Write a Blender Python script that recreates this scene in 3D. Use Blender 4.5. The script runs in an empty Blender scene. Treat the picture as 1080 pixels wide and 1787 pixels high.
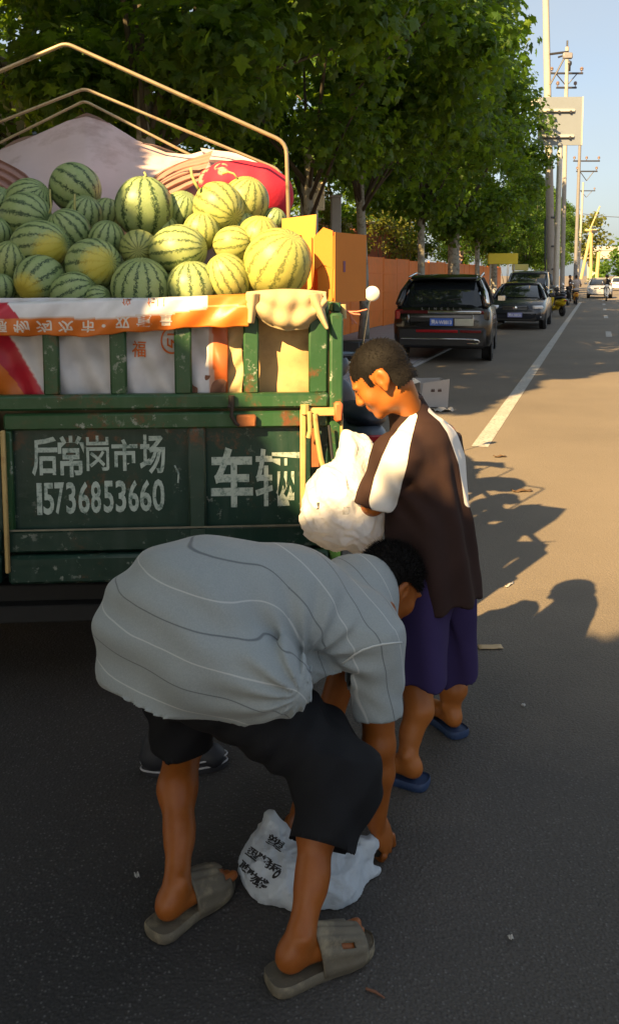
import bpy, bmesh, math, random
import numpy as np
from mathutils import Vector, Matrix, Euler
from mathutils.bvhtree import BVHTree
R = math.radians
rng = np.random.default_rng(7)
random.seed(7)
SC = bpy.context.scene
COL = SC.collection

# ------------------------------------------------------------------ camera
F_PX, PW, PH = 1500.0, 1080.0, 1787.0
PITCH, CAM_Z = R(6.0), 1.70
Y_PP = 480.0 + F_PX * math.tan(PITCH)
cam = bpy.data.cameras.new('camera')
cam_o = bpy.data.objects.new('camera', cam); COL.objects.link(cam_o)
cam_o.location = (0, 0, CAM_Z)
cam_o.rotation_euler = (math.pi / 2 - PITCH, 0, 0)
cam.sensor_fit = 'VERTICAL'; cam.sensor_height = 36.0; cam.sensor_width = 36.0
cam.lens = F_PX / PH * 36.0
cam.shift_y = (Y_PP - PH / 2) / PH
cam.clip_start = 0.05; cam.clip_end = 3000
SC.camera = cam_o

# ------------------------------------------------------------------ light
SUN_H = Vector((0.584, 0.811))                 # the way the light travels over the ground
SUN_EL = math.atan(0.675)
world = bpy.data.worlds.new('World'); SC.world = world; world.use_nodes = True
wn = world.node_tree.nodes; wl = world.node_tree.links
wn.clear()
w_out = wn.new('ShaderNodeOutputWorld'); w_bg = wn.new('ShaderNodeBackground'); w_sky = wn.new('ShaderNodeTexSky')
w_sky.sky_type = 'NISHITA'; w_sky.sun_disc = False
w_sky.sun_elevation = SUN_EL
w_sky.sun_rotation = math.atan2(-SUN_H.x, -SUN_H.y)
w_sky.air_density = 1.0; w_sky.dust_density = 2.5; w_sky.ozone_density = 1.0
# thin high cloud over the whole sky, denser in soft drifts
w_tc = wn.new('ShaderNodeTexCoord'); w_mp = wn.new('ShaderNodeMapping'); w_mp.inputs['Scale'].default_value = (1.2, 1.2, 3.0)
w_nz = wn.new('ShaderNodeTexNoise'); w_nz.inputs['Scale'].default_value = 2.2; w_nz.inputs['Detail'].default_value = 6.0
w_mr = wn.new('ShaderNodeMapRange'); w_mr.inputs[1].default_value = .35; w_mr.inputs[2].default_value = .7; w_mr.inputs[3].default_value = .38; w_mr.inputs[4].default_value = .72
w_mx = wn.new('ShaderNodeMix'); w_mx.data_type = 'RGBA'; w_mx.inputs[7].default_value = (3.5, 3.75, 3.85, 1)
wl.new(w_tc.outputs['Generated'], w_mp.inputs[0]); wl.new(w_mp.outputs[0], w_nz.inputs['Vector']); wl.new(w_nz.outputs[0], w_mr.inputs[0])
wl.new(w_mr.outputs[0], w_mx.inputs[0]); wl.new(w_sky.outputs[0], w_mx.inputs[6])
w_bg.inputs['Strength'].default_value = 0.052
wl.new(w_mx.outputs[2], w_bg.inputs['Color']); wl.new(w_bg.outputs[0], w_out.inputs['Surface'])
sun = bpy.data.lights.new('sun', 'SUN'); sun.energy = 5.0; sun.angle = R(0.5); sun.color = (1.0, 0.66, 0.29)
sun_o = bpy.data.objects.new('sun', sun); COL.objects.link(sun_o)
sd = Vector((SUN_H.x * math.cos(SUN_EL), SUN_H.y * math.cos(SUN_EL), -math.sin(SUN_EL)))
sun_o.rotation_euler = sd.to_track_quat('-Z', 'Y').to_euler()
sun_o.location = (-20, -28, 25)
SC.view_settings.view_transform = 'Standard'; SC.view_settings.look = 'None'
SC.view_settings.exposure = 1.9; SC.view_settings.gamma = 1.0
SC.view_settings.use_curve_mapping = False
SC.render.engine = 'CYCLES'
SC.cycles.max_bounces = 6; SC.cycles.transparent_max_bounces = 6

# ------------------------------------------------------------------ places (photo pixel -> point of the world)
CP, SP = math.cos(PITCH), math.sin(PITCH)
def ray(px, py):
    a = (px - PW / 2) / F_PX; b = (py - Y_PP) / F_PX
    return Vector((a, CP - b * SP, -SP - b * CP))
def P(px, py, Y):
    d = ray(px, py); return Vector((0, 0, CAM_Z)) + d * (Y / d.y)
def G(px, py, z=0.0):
    d = ray(px, py); return Vector((0, 0, CAM_Z)) + d * ((z - CAM_Z) / d.z)
VPX = 1045.0
_r = ray(VPX, 480.0); ROAD = Vector((_r.x, _r.y, 0)).normalized()      # the way the road runs
ROAD_R = Vector((ROAD.y, -ROAD.x, 0))
ROAD_A = math.atan2(-ROAD.x, ROAD.y)                                    # rotation about z of a thing heading down the road
def road(s, a, z=0.0):                                                  # s metres along the road, a metres left of the camera's line
    return ROAD * s - ROAD_R * a + Vector((0, 0, z))

# ------------------------------------------------------------------ materials
MATS = {}
def nodes_of(name):
    m = bpy.data.materials.new(name); m.use_nodes = True
    nt = m.node_tree; b = nt.nodes['Principled BSDF']
    return m, nt, b
def N(nt, typ, **kw):
    n = nt.nodes.new(typ)
    for k, v in kw.items():
        if k in n.inputs.keys(): n.inputs[k].default_value = v
        else: setattr(n, k, v)
    return n
def mixc(nt, fac, a, b, blend='MIX'):
    n = nt.nodes.new('ShaderNodeMix'); n.data_type = 'RGBA'; n.blend_type = blend
    for s, v in ((0, fac), (6, a), (7, b)):
        if isinstance(v, bpy.types.NodeSocket): nt.links.new(v, n.inputs[s])
        elif isinstance(v, (int, float)): n.inputs[s].default_value = v
        else: n.inputs[s].default_value = (*v, 1)
    return n.outputs[2]
def math_n(nt, op, a, b=None, c=None):
    n = nt.nodes.new('ShaderNodeMath'); n.operation = op
    for i, v in enumerate((a, b, c)):
        if v is None: continue
        if isinstance(v, bpy.types.NodeSocket): nt.links.new(v, n.inputs[i])
        else: n.inputs[i].default_value = v
    return n.outputs[0]
def ramp(nt, src, lo, hi, a=0.0, b=1.0):
    n = nt.nodes.new('ShaderNodeMapRange'); n.clamp = True
    nt.links.new(src, n.inputs[0])
    n.inputs[1].default_value = lo; n.inputs[2].default_value = hi; n.inputs[3].default_value = a; n.inputs[4].default_value = b
    return n.outputs[0]
def noise(nt, scale, detail=3.0, rough=0.55, coord='Object', dist=0.0):
    tc = nt.nodes.new('ShaderNodeTexCoord'); n = nt.nodes.new('ShaderNodeTexNoise')
    n.inputs['Scale'].default_value = scale; n.inputs['Detail'].default_value = detail; n.inputs['Roughness'].default_value = rough
    n.inputs['Distortion'].default_value = dist
    nt.links.new(tc.outputs[coord], n.inputs['Vector'])
    return n.outputs[0]
def bump(nt, b, src, strength, dist=0.01):
    n = nt.nodes.new('ShaderNodeBump'); n.inputs['Strength'].default_value = strength; n.inputs['Distance'].default_value = dist
    nt.links.new(src, n.inputs['Height']); nt.links.new(n.outputs[0], b.inputs['Normal'])
def mk(name, col, rough=0.6, metal=0.0, var=0.25, scale=6.0, bmp=0.0, bscale=60.0, dirt=None, dscale=9.0, damt=(0.55, 0.7), coat=0.0, spec=0.5, trans=None):
    """paint, cloth, plastic, ...: a base colour with cloudy variation, optional worn or dirty patches, optional fine relief"""
    if name in MATS: return MATS[name]
    m, nt, b = nodes_of(name)
    v = noise(nt, scale, 4.0)
    c = mixc(nt, v, [x * (1 - var) for x in col], [min(1, x * (1 + var)) for x in col])
    rr = None
    if dirt:
        d = noise(nt, dscale, 6.0, 0.65)
        f = ramp(nt, d, damt[0], damt[1])
        c = mixc(nt, f, c, dirt)
    nt.links.new(c, b.inputs['Base Color'])
    b.inputs['Roughness'].default_value = rough; b.inputs['Metallic'].default_value = metal
    b.inputs['Coat Weight'].default_value = coat; b.inputs['Specular IOR Level'].default_value = spec
    if bmp: bump(nt, b, noise(nt, bscale, 4.0), bmp, 0.004)
    if trans:
        out = nt.nodes['Material Output']; t = nt.nodes.new('ShaderNodeBsdfTranslucent'); mx = nt.nodes.new('ShaderNodeMixShader')
        nt.links.new(c, t.inputs[0]); mx.inputs[0].default_value = trans
        nt.links.new(b.outputs[0], mx.inputs[1]); nt.links.new(t.outputs[0], mx.inputs[2]); nt.links.new(mx.outputs[0], out.inputs[0])
    MATS[name] = m
    return m
def glass(name, col=(0.01, 0.012, 0.014), rough=0.05):
    if name in MATS: return MATS[name]
    m, nt, b = nodes_of(name)
    b.inputs['Base Color'].default_value = (*col, 1); b.inputs['Roughness'].default_value = rough; b.inputs['Specular IOR Level'].default_value = 0.8
    MATS[name] = m
    return m
def attr_mat(name, attr='tint', rough=0.6, bmp=0.0, bscale=80, var=0.12, trans=None, spec=0.4, bdist=0.004):
    """a print, or cloth sewn from pieces of different colour: the colour is stored on the mesh"""
    if name in MATS: return MATS[name]
    m, nt, b = nodes_of(name)
    a = N(nt, 'ShaderNodeAttribute', attribute_name=attr)
    v = noise(nt, 14, 4.0)
    c = mixc(nt, ramp(nt, v, 0.3, 0.7, 0, var * 2), a.outputs['Color'], (0.02, 0.02, 0.02))
    nt.links.new(c, b.inputs['Base Color']); b.inputs['Roughness'].default_value = rough; b.inputs['Specular IOR Level'].default_value = spec
    if bmp: bump(nt, b, noise(nt, bscale, 4.0), bmp, bdist)
    if trans:
        out = nt.nodes['Material Output']; t = nt.nodes.new('ShaderNodeBsdfTranslucent'); mx = nt.nodes.new('ShaderNodeMixShader')
        nt.links.new(c, t.inputs[0]); mx.inputs[0].default_value = trans
        nt.links.new(b.outputs[0], mx.inputs[1]); nt.links.new(t.outputs[0], mx.inputs[2]); nt.links.new(mx.outputs[0], out.inputs[0])
    MATS[name] = m
    return m

# ------------------------------------------------------------------ objects and meshes
def tag(o, label=None, cat=None, group=None, kind=None):
    if label: o['label'] = label
    if cat: o['category'] = cat
    if group: o['group'] = group
    if kind: o['kind'] = kind
    return o
def empty(name, loc=(0, 0, 0), rz=0.0):
    o = bpy.data.objects.new(name, None); COL.objects.link(o)
    o.location = loc; o.rotation_euler = (0, 0, rz); o.empty_display_size = 0.1
    return o
def link(name, me, mat, parent=None, loc=None, rot=None):
    o = bpy.data.objects.new(name, me); COL.objects.link(o)
    if mat is not None:
        for m in (mat if isinstance(mat, (list, tuple)) else [mat]): me.materials.append(m)
    if parent is not None: o.parent = parent
    if loc is not None: o.location = loc
    if rot is not None: o.rotation_euler = rot
    return o
def np_mesh(name, V, Fc, smooth=True):
    """a mesh from arrays; Fc is an (n,3) or (n,4) array"""
    V = np.asarray(V, np.float32); Fc = np.asarray(Fc, np.int32)
    me = bpy.data.meshes.new(name); n = Fc.shape[1]
    me.vertices.add(len(V)); me.vertices.foreach_set('co', V.ravel())
    me.loops.add(Fc.size); me.loops.foreach_set('vertex_index', Fc.ravel())
    me.polygons.add(len(Fc)); me.polygons.foreach_set('loop_start', np.arange(0, Fc.size, n, dtype=np.int32))
    me.polygons.foreach_set('use_smooth', np.full(len(Fc), smooth, bool))
    me.update(calc_edges=True)
    return me
def set_col(me, C, name='tint'):
    C = np.asarray(C, np.float32)
    a = me.color_attributes.new(name, 'FLOAT_COLOR', 'POINT')
    a.data.foreach_set('color', np.concatenate([C, np.ones((len(C), 1), np.float32)], 1).ravel())
def set_f(me, A, name):
    a = me.attributes.new(name, 'FLOAT', 'POINT'); a.data.foreach_set('value', np.asarray(A, np.float32))
class MB:
    """collects shapes, builds them as one mesh"""
    def __init__(s): s.v = []; s.f = []; s.m = []; s.cur = 0
    def add(s, vs, fs):
        o = len(s.v); s.v += [tuple(v) for v in vs]
        for f in fs: s.f.append(tuple(i + o for i in f)); s.m.append(s.cur)
    def box(s, c, d, rot=None, bev=0.0):
        x, y, z = (k / 2 for k in d); c = Vector(c)
        b = min(bev, 0.45 * min(d))
        if b <= 0:
            vs = [Vector((i * x, j * y, k * z)) for i in (-1, 1) for j in (-1, 1) for k in (-1, 1)]
            fs = [(0, 1, 3, 2), (4, 6, 7, 5), (0, 4, 5, 1), (2, 3, 7, 6), (0, 2, 6, 4), (1, 5, 7, 3)]
        else:
            vs = []; idx = {}
            for i in (-1, 1):
                for j in (-1, 1):
                    for k in (-1, 1):
                        for ax in range(3):
                            p = [i * (x - b), j * (y - b), k * (z - b)]
                            p[ax] = (i, j, k)[ax] * (x, y, z)[ax]
                            idx[(i, j, k, ax)] = len(vs); vs.append(Vector(p))
            fs = []
            for ax in range(3):
                o1, o2 = [q for q in range(3) if q != ax]
                for sg in (-1, 1):
                    q = []
                    for a, bb in ((-1, -1), (1, -1), (1, 1), (-1, 1)):
                        key = [0, 0, 0]; key[ax] = sg; key[o1] = a; key[o2] = bb
                        q.append(idx[(*key, ax)])
                    fs.append(q)
                for a in (-1, 1):
                    for bb in (-1, 1):                     # edges running along ax
                        k1 = [0, 0, 0]; k1[ax] = -1; k1[o1] = a; k1[o2] = bb
                        k2 = list(k1); k2[ax] = 1
                        fs.append([idx[(*k1, o1)], idx[(*k2, o1)], idx[(*k2, o2)], idx[(*k1, o2)]])
            for i in (-1, 1):
                for j in (-1, 1):
                    for k in (-1, 1): fs.append([idx[(i, j, k, 0)], idx[(i, j, k, 1)], idx[(i, j, k, 2)]])
        if rot is not None:
            M = rot if isinstance(rot, Matrix) else Euler(rot).to_matrix()
            vs = [M @ v for v in vs]
        s.add([v + c for v in vs], fs)
    def tube(s, pts, r, n=8, caps=True):
        pts = [Vector(p) for p in pts]; rs = r if isinstance(r, (list, tuple)) else [r] * len(pts)
        vs = []; up = None
        for i, p in enumerate(pts):
            d = (pts[min(i + 1, len(pts) - 1)] - pts[max(i - 1, 0)]).normalized()
            if up is None: up = d.orthogonal().normalized()
            up = (up - d * up.dot(d)).normalized(); sd_ = d.cross(up)
            for k in range(n):
                a = 2 * math.pi * k / n
                vs.append(p + (up * math.cos(a) + sd_ * math.sin(a)) * rs[i])
        fs = [(i * n + k, i * n + (k + 1) % n, (i + 1) * n + (k + 1) % n, (i + 1) * n + k) for i in range(len(pts) - 1) for k in range(n)]
        if caps: fs += [tuple(range(n))[::-1], tuple((len(pts) - 1) * n + k for k in range(n))]
        s.add(vs, fs)
    def lathe(s, c, prof, n=24, axis='z', M=None):
        """prof: (radius, height) pairs"""
        vs = []
        for r, h in prof:
            for k in range(n):
                a = 2 * math.pi * k / n; p = Vector((r * math.cos(a), r * math.sin(a), h))
                if axis == 'x': p = Vector((p.z, p.x, p.y))
                if axis == 'y': p = Vector((p.x, p.z, p.y))
                if M is not None: p = M @ p
                vs.append(p + Vector(c))
        m = len(prof)
        fs = [(i * n + k, i * n + (k + 1) % n, (i + 1) * n + (k + 1) % n, (i + 1) * n + k) for i in range(m - 1) for k in range(n)]
        if prof[0][0] > 1e-5: fs.append(tuple(range(n))[::-1])
        if prof[-1][0] > 1e-5: fs.append(tuple((m - 1) * n + k for k in range(n)))
        s.add(vs, fs)
    def prism(s, poly, a, b, axis='z'):
        """a polygon in the plane across the axis, extruded from a to b"""
        def pt(p, h):
            return {'z': (p[0], p[1], h), 'y': (p[0], h, p[1]), 'x': (h, p[0], p[1])}[axis]
        n = len(poly)
        s.add([pt(p, a) for p in poly] + [pt(p, b) for p in poly],
              [tuple(range(n))[::-1], tuple(range(n, 2 * n))] + [(i, (i + 1) % n, n + (i + 1) % n, n + i) for i in range(n)])
    def grid(s, fn, nu, nv, closed=False):
        vs = [fn(i / nu, j / nv) for j in range(nv + 1) for i in range(nu + (0 if closed else 1))]
        w = nu if closed else nu + 1
        fs = [(j * w + i, j * w + (i + 1) % w, (j + 1) * w + (i + 1) % w, (j + 1) * w + i) for j in range(nv) for i in range(nu)]
        s.add(vs, fs)
    def mesh(s, name, smooth=False):
        me = bpy.data.meshes.new(name); me.from_pydata(s.v, [], s.f)
        if len(set(s.m)) > 1: me.polygons.foreach_set('material_index', s.m)
        bm = bmesh.new(); bm.from_mesh(me); bmesh.ops.recalc_face_normals(bm, faces=bm.faces); bm.to_mesh(me); bm.free()
        if smooth is True: me.polygons.foreach_set('use_smooth', [True] * len(me.polygons))
        elif smooth: me.polygons.foreach_set('use_smooth', [True] * len(me.polygons)); me.set_sharp_from_angle(angle=smooth)
        me.update()
        return me
    def build(s, name, mat, parent=None, loc=None, rot=None, smooth=R(38)):
        return link(name, s.mesh(name, smooth), mat, parent, loc, rot)
def solid(o, t, offset=-1):
    md = o.modifiers.new('thick', 'SOLIDIFY'); md.thickness = t; md.offset = offset
    return o
def text_mesh(body, bold=0.0, ext=0.0):
    """flat lettering as mesh arrays, scaled into the unit square"""
    c = bpy.data.curves.new('lettering', 'FONT'); c.body = body; c.offset = bold; c.extrude = ext; c.resolution_u = 3
    o = bpy.data.objects.new('lettering', c); COL.objects.link(o)
    bpy.context.view_layer.update()
    me = bpy.data.meshes.new_from_object(o.evaluated_get(bpy.context.evaluated_depsgraph_get()))
    bpy.data.objects.remove(o); bpy.data.curves.remove(c)
    V = np.array([v.co[:] for v in me.vertices]); Fs = [tuple(p.vertices) for p in me.polygons]
    bpy.data.meshes.remove(me)
    lo, hi = V[:, :2].min(0), V[:, :2].max(0)
    V[:, :2] = (V[:, :2] - lo) / (hi - lo)
    return V, Fs

# ------------------------------------------------------------------ bodies and cloth: blended solids turned into a surface
def _rot(rt, fw, up): return np.array([list(rt), list(fw), list(up)], np.float32)
class SDF:
    def __init__(s): s.p = []; s.post = None
    def cap(s, a, b, ra, rb=None, k=0.03): s.p.append(('c', np.array(a, np.float32), np.array(b, np.float32), ra, ra if rb is None else rb, k)); return s
    def fcap(s, a, b, ra, rb=None, k=0.03): s.p.append(('f', np.array(a, np.float32), np.array(b, np.float32), ra, ra if rb is None else rb, k)); return s
    def ell(s, c, r, M=None, k=0.03): s.p.append(('e', np.array(c, np.float32), np.array(r, np.float32), M, None, k)); return s
    def sub(s, c, r, M=None, k=0.01): s.p.append(('s', np.array(c, np.float32), np.array(r, np.float32), M, None, k)); return s
    def loft(s, c0, c1, rings, M, k=0.03):
        """elliptical rings (t, half width, half depth, shift right, shift forward) along the straight line c0-c1"""
        s.p.append(('l', np.array(c0, np.float32), np.array(c1, np.float32), np.array(rings, np.float32), M, k)); return s
    def one(s, q, X):
        t = q[0]
        if t in 'cf':
            ab = q[2] - q[1]; L = float(np.linalg.norm(ab)); ax = ab / L
            h = (X - q[1]) @ ax; hc = np.clip(h, 0, L)
            rad = np.linalg.norm(X - q[1] - (h if t == 'f' else hc)[:, None] * ax, axis=1) - (q[3] + (q[4] - q[3]) * hc / L)
            if t == 'f': return np.maximum(rad, np.maximum(-h, h - L))
            return rad
        if t in 'es':
            Y = X - q[1]
            if q[3] is not None: Y = Y @ q[3].T
            k0 = np.linalg.norm(Y / q[2], axis=1); k1 = np.linalg.norm(Y / (q[2] * q[2]), axis=1)
            return k0 * (k0 - 1) / np.maximum(k1, 1e-6)
        ab = q[2] - q[1]; L = float(np.linalg.norm(ab)); ax = ab / L
        h = (X - q[1]) @ ax; T = np.clip(h / L, 0, 1); r = q[3]
        w = np.interp(T, r[:, 0], r[:, 1]); dd = np.interp(T, r[:, 0], r[:, 2]); sx = np.interp(T, r[:, 0], r[:, 3]); sy = np.interp(T, r[:, 0], r[:, 4])
        Y = (X - q[1]) @ q[4].T
        a = Y[:, 0] - (q[4][0] @ ab) * h / L - sx; b = Y[:, 1] - (q[4][1] @ ab) * h / L - sy
        k0 = np.sqrt((a / w) ** 2 + (b / dd) ** 2); k1 = np.sqrt((a / w ** 2) ** 2 + (b / dd ** 2) ** 2)
        d = k0 * (k0 - 1) / np.maximum(k1, 1e-6)
        return np.maximum(d, np.maximum(-h, h - L))
    def ev(s, X):
        d = None
        for q in s.p:
            e = s.one(q, X); k = q[5]
            if d is None: d = e; continue
            if q[0] == 's':
                h = np.clip(0.5 - 0.5 * (d + e) / k, 0, 1); d = d * (1 - h) - e * h + k * h * (1 - h)
            else:
                h = np.clip(0.5 + 0.5 * (d - e) / k, 0, 1); d = d * (1 - h) + e * h - k * h * (1 - h)
        if s.post: d = s.post(X, d)
        return d
    def bounds(s):
        lo = np.full(3, 1e9); hi = -lo
        for q in s.p:
            if q[0] == 's': continue
            if q[0] in 'cf': m = max(q[3], q[4]); pts = [q[1] - m, q[1] + m, q[2] - m, q[2] + m]
            elif q[0] == 'e': m = float(q[2].max()); pts = [q[1] - m, q[1] + m]
            else: m = float(q[3][:, 1:3].max() + np.abs(q[3][:, 3:]).max()); pts = [q[1] - m, q[1] + m, q[2] - m, q[2] + m]
            for p in pts: lo = np.minimum(lo, p); hi = np.maximum(hi, p)
        return lo - 0.04, hi + 0.04
    def surface(s, h=0.006, smooth=2):
        lo, hi = s.bounds(); B = 8
        nb = np.ceil((hi - lo) / (h * B)).astype(int); n = nb * B + 1
        cs = np.stack(np.meshgrid(*[np.arange(k) for k in nb], indexing='ij'), -1).reshape(-1, 3)
        cen = (lo + (cs + 0.5) * B * h).astype(np.float32)
        dc = s.ev(cen); half = B * h * 0.5 * 1.9 + 0.012
        Fd = np.ones(n, np.float32)
        off = np.stack(np.meshgrid(*[np.arange(B + 1)] * 3, indexing='ij'), -1).reshape(-1, 3)
        for c in cs[dc < -half]:
            i, j, k = c * B; Fd[i:i + B + 1, j:j + B + 1, k:k + B + 1] = -1
        act = cs[np.abs(dc) <= half]
        for q in range(0, len(act), 400):
            a = act[q:q + 400]; idx = (a[:, None] * B + off[None]).reshape(-1, 3)
            Fd[idx[:, 0], idx[:, 1], idx[:, 2]] = s.ev((lo + idx * h).astype(np.float32))
        V, Q = nets(Fd, lo, h)
        for _ in range(smooth): V = relax(V, Q)
        return V, Q
def nets(Fd, lo, h):
    ins = Fd < 0; nx, ny, nz = Fd.shape
    c = ins[:-1, :-1, :-1].astype(np.int8)
    tot = np.zeros((nx - 1, ny - 1, nz - 1), np.int8)
    for a in (0, 1):
        for b in (0, 1):
            for d in (0, 1): tot += ins[a:nx - 1 + a, b:ny - 1 + b, d:nz - 1 + d]
    cells = np.argwhere((tot > 0) & (tot < 8)); ids = np.full(tot.shape, -1, np.int32)
    ids[cells[:, 0], cells[:, 1], cells[:, 2]] = np.arange(len(cells))
    acc = np.zeros((len(cells), 3)); cnt = np.zeros(len(cells))
    corners = [(a, b, d) for a in (0, 1) for b in (0, 1) for d in (0, 1)]
    val = {q: Fd[cells[:, 0] + q[0], cells[:, 1] + q[1], cells[:, 2] + q[2]] for q in corners}
    for q in corners:
        for ax in range(3):
            if q[ax]: continue
            r = list(q); r[ax] = 1; r = tuple(r); v0, v1 = val[q], val[r]
            m = (v0 < 0) != (v1 < 0); t = np.where(m, v0 / np.where(m, v0 - v1, 1), 0)
            p = np.tile(np.array(q, float), (len(cells), 1)); p[:, ax] += t
            acc[m] += p[m]; cnt[m] += 1
    V = lo + (cells + acc / np.maximum(cnt, 1)[:, None]) * h
    Qs = []
    for ax in range(3):
        o1, o2 = [q for q in range(3) if q != ax]
        s0 = [slice(None)] * 3; s1 = [slice(None)] * 3
        s0[ax] = slice(0, -1); s1[ax] = slice(1, None)
        e = np.argwhere(ins[tuple(s0)] != ins[tuple(s1)])
        ok = (e[:, o1] > 0) & (e[:, o2] > 0) & (e[:, o1] < ids.shape[o1]) & (e[:, o2] < ids.shape[o2]); e = e[ok]
        fl = ins[tuple(s0)][e[:, 0], e[:, 1], e[:, 2]]
        qd = []
        for da, db in ((1, 1), (0, 1), (0, 0), (1, 0)):
            w = e.copy(); w[:, o1] -= da; w[:, o2] -= db; qd.append(ids[w[:, 0], w[:, 1], w[:, 2]])
        qd = np.stack(qd, 1)
        if ax == 1: fl = ~fl
        qd[~fl] = qd[~fl][:, ::-1]
        Qs.append(qd)
    return V, np.concatenate(Qs)
def relax(V, Q, f=0.5):
    acc = np.zeros_like(V); cnt = np.zeros(len(V))
    for a, b in ((0, 1), (1, 2), (2, 3), (3, 0)):
        np.add.at(acc, Q[:, a], V[Q[:, b]]); np.add.at(acc, Q[:, b], V[Q[:, a]])
        np.add.at(cnt, Q[:, a], 1); np.add.at(cnt, Q[:, b], 1)
    return V * (1 - f) + f * acc / np.maximum(cnt, 1)[:, None]
def trim(V, Q, keep):
    """drop the faces whose corners are not all kept"""
    Q = Q[keep[Q].all(1)]; used = np.unique(Q); mp = np.full(len(V), -1); mp[used] = np.arange(len(used))
    return V[used], mp[Q]
def crumple(X, f, seed=0, n=6):
    """facets with sharp ridges between them, as in crushed film; about -.5..+.5"""
    r = np.random.default_rng(seed); best = np.full(len(X), -1.0)
    for _ in range(n):
        w = r.normal(size=3); w *= f / np.linalg.norm(w); t = X @ w + .25 * np.sin(X @ (r.normal(size=3) * f * .8) + r.uniform(0, 6)) + r.uniform(0, 2)
        best = np.maximum(best, np.abs(np.mod(t, 2) - 1))
    return best - .75
def lump(X, sc, seed=0):
    """cheap smooth noise on points, about -1..1"""
    r = np.random.default_rng(seed); d = np.zeros(len(X))
    for _ in range(6):
        w = r.normal(size=3) * sc; d += np.sin(X @ w + r.uniform(0, 6.28))
    return d / 3.0
# ================================================================== ground, pavement, painted lines
def asphalt():
    m, nt, b = nodes_of('asphalt')
    fine = noise(nt, 150, 2.0, 0.6); mid = noise(nt, 38, 4.0, 0.6); big = noise(nt, 0.55, 5.0, 0.6); tr = noise(nt, 0.16, 3.0)
    tc = nt.nodes.new('ShaderNodeTexCoord'); vo = nt.nodes.new('ShaderNodeTexVoronoi'); vo.inputs['Scale'].default_value = 105.0
    nt.links.new(tc.outputs['Object'], vo.inputs['Vector'])
    sep = nt.nodes.new('ShaderNodeSeparateColor'); nt.links.new(vo.outputs['Color'], sep.inputs[0])
    c = mixc(nt, ramp(nt, big, 0.3, 0.7), (0.175, 0.147, 0.112), (0.232, 0.196, 0.150))
    # near asphalt darkened: the foreground shade is put into the colour
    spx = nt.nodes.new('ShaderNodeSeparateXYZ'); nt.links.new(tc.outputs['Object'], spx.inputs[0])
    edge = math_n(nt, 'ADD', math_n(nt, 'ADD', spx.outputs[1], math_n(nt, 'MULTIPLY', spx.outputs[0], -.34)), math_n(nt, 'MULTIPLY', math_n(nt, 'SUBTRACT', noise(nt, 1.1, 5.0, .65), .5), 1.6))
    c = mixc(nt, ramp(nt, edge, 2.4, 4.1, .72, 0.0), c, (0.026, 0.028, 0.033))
    left_shade = math_n(nt, 'ADD', math_n(nt, 'ADD', spx.outputs[0], math_n(nt, 'MULTIPLY', spx.outputs[1], -.12)), math_n(nt, 'MULTIPLY', math_n(nt, 'SUBTRACT', noise(nt, 1.6, 5.0, .65), .5), 1.3))  # darker leftwards: the weaker light there is put into the colour
    left_shade_f = math_n(nt, 'MULTIPLY', ramp(nt, left_shade, .10, -.75, 0, .75), ramp(nt, edge, 6.0, 4.5))
    c = mixc(nt, left_shade_f, c, (0.010, 0.010, 0.012))
    c = mixc(nt, ramp(nt, fine, 0.42, 0.66, 0, .8), c, (0.040, 0.038, 0.037))
    chip = math_n(nt, 'MULTIPLY', ramp(nt, sep.outputs[0], 0.55, 0.95), ramp(nt, vo.outputs['Distance'], 0.45, 0.15))
    c = mixc(nt, math_n(nt, 'MULTIPLY', chip, .8), c, (0.14, 0.135, 0.13))
    c = mixc(nt, ramp(nt, tr, 0.45, 0.62, 0, 0.35), c, (0.23, 0.195, 0.152))
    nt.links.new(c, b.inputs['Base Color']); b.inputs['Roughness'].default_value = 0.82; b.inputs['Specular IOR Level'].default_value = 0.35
    h = math_n(nt, 'ADD', math_n(nt, 'MULTIPLY', vo.outputs['Distance'], -0.9), math_n(nt, 'MULTIPLY', mid, 0.8))
    bump(nt, b, h, 0.55, 0.006)
    return m
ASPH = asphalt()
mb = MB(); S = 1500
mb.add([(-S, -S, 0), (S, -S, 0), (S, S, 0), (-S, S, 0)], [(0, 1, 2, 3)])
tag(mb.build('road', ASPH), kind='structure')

def line_mat():
    m, nt, b = nodes_of('road_paint')
    w = ramp(nt, noise(nt, 30, 5.0, 0.7), 0.52, 0.66); w2 = ramp(nt, noise(nt, 3, 4.0), 0.4, 0.75, 0, 0.5)
    c = mixc(nt, w2, (0.42, 0.41, 0.38), (0.24, 0.22, 0.2)); c = mixc(nt, w, c, (0.10, 0.09, 0.08))
    nt.links.new(c, b.inputs['Base Color']); b.inputs['Roughness'].default_value = 0.75
    bump(nt, b, noise(nt, 120, 3.0), 0.3, 0.003)
    return m
LINE = line_mat()
def strip(name, a0, a1, s0, s1, z, mat, n=1):
    mb = MB(); vs = []
    for i in range(n + 1):
        s = s0 + (s1 - s0) * i / n; vs += [road(s, a0, z), road(s, a1, z)]
    mb.add(vs, [(2 * i, 2 * i + 1, 2 * i + 3, 2 * i + 2) for i in range(n)])
    o = mb.build(name, mat); return tag(o, kind='structure')
g0, g1, g2 = G(822, 779), G(852, 779), G(1003, 546)
aL = -(g0.dot(ROAD_R)); aR = -(g1.dot(ROAD_R))
strip('road_line', aL, aR, g0.dot(ROAD), g2.dot(ROAD) + 16, 0.004, LINE, 30)
gd = G(1062, 588)
strip('lane_dash', -gd.dot(ROAD_R) + 0.08, -gd.dot(ROAD_R) - 0.08, gd.dot(ROAD), gd.dot(ROAD) + 2.4, 0.004, LINE)
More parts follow.
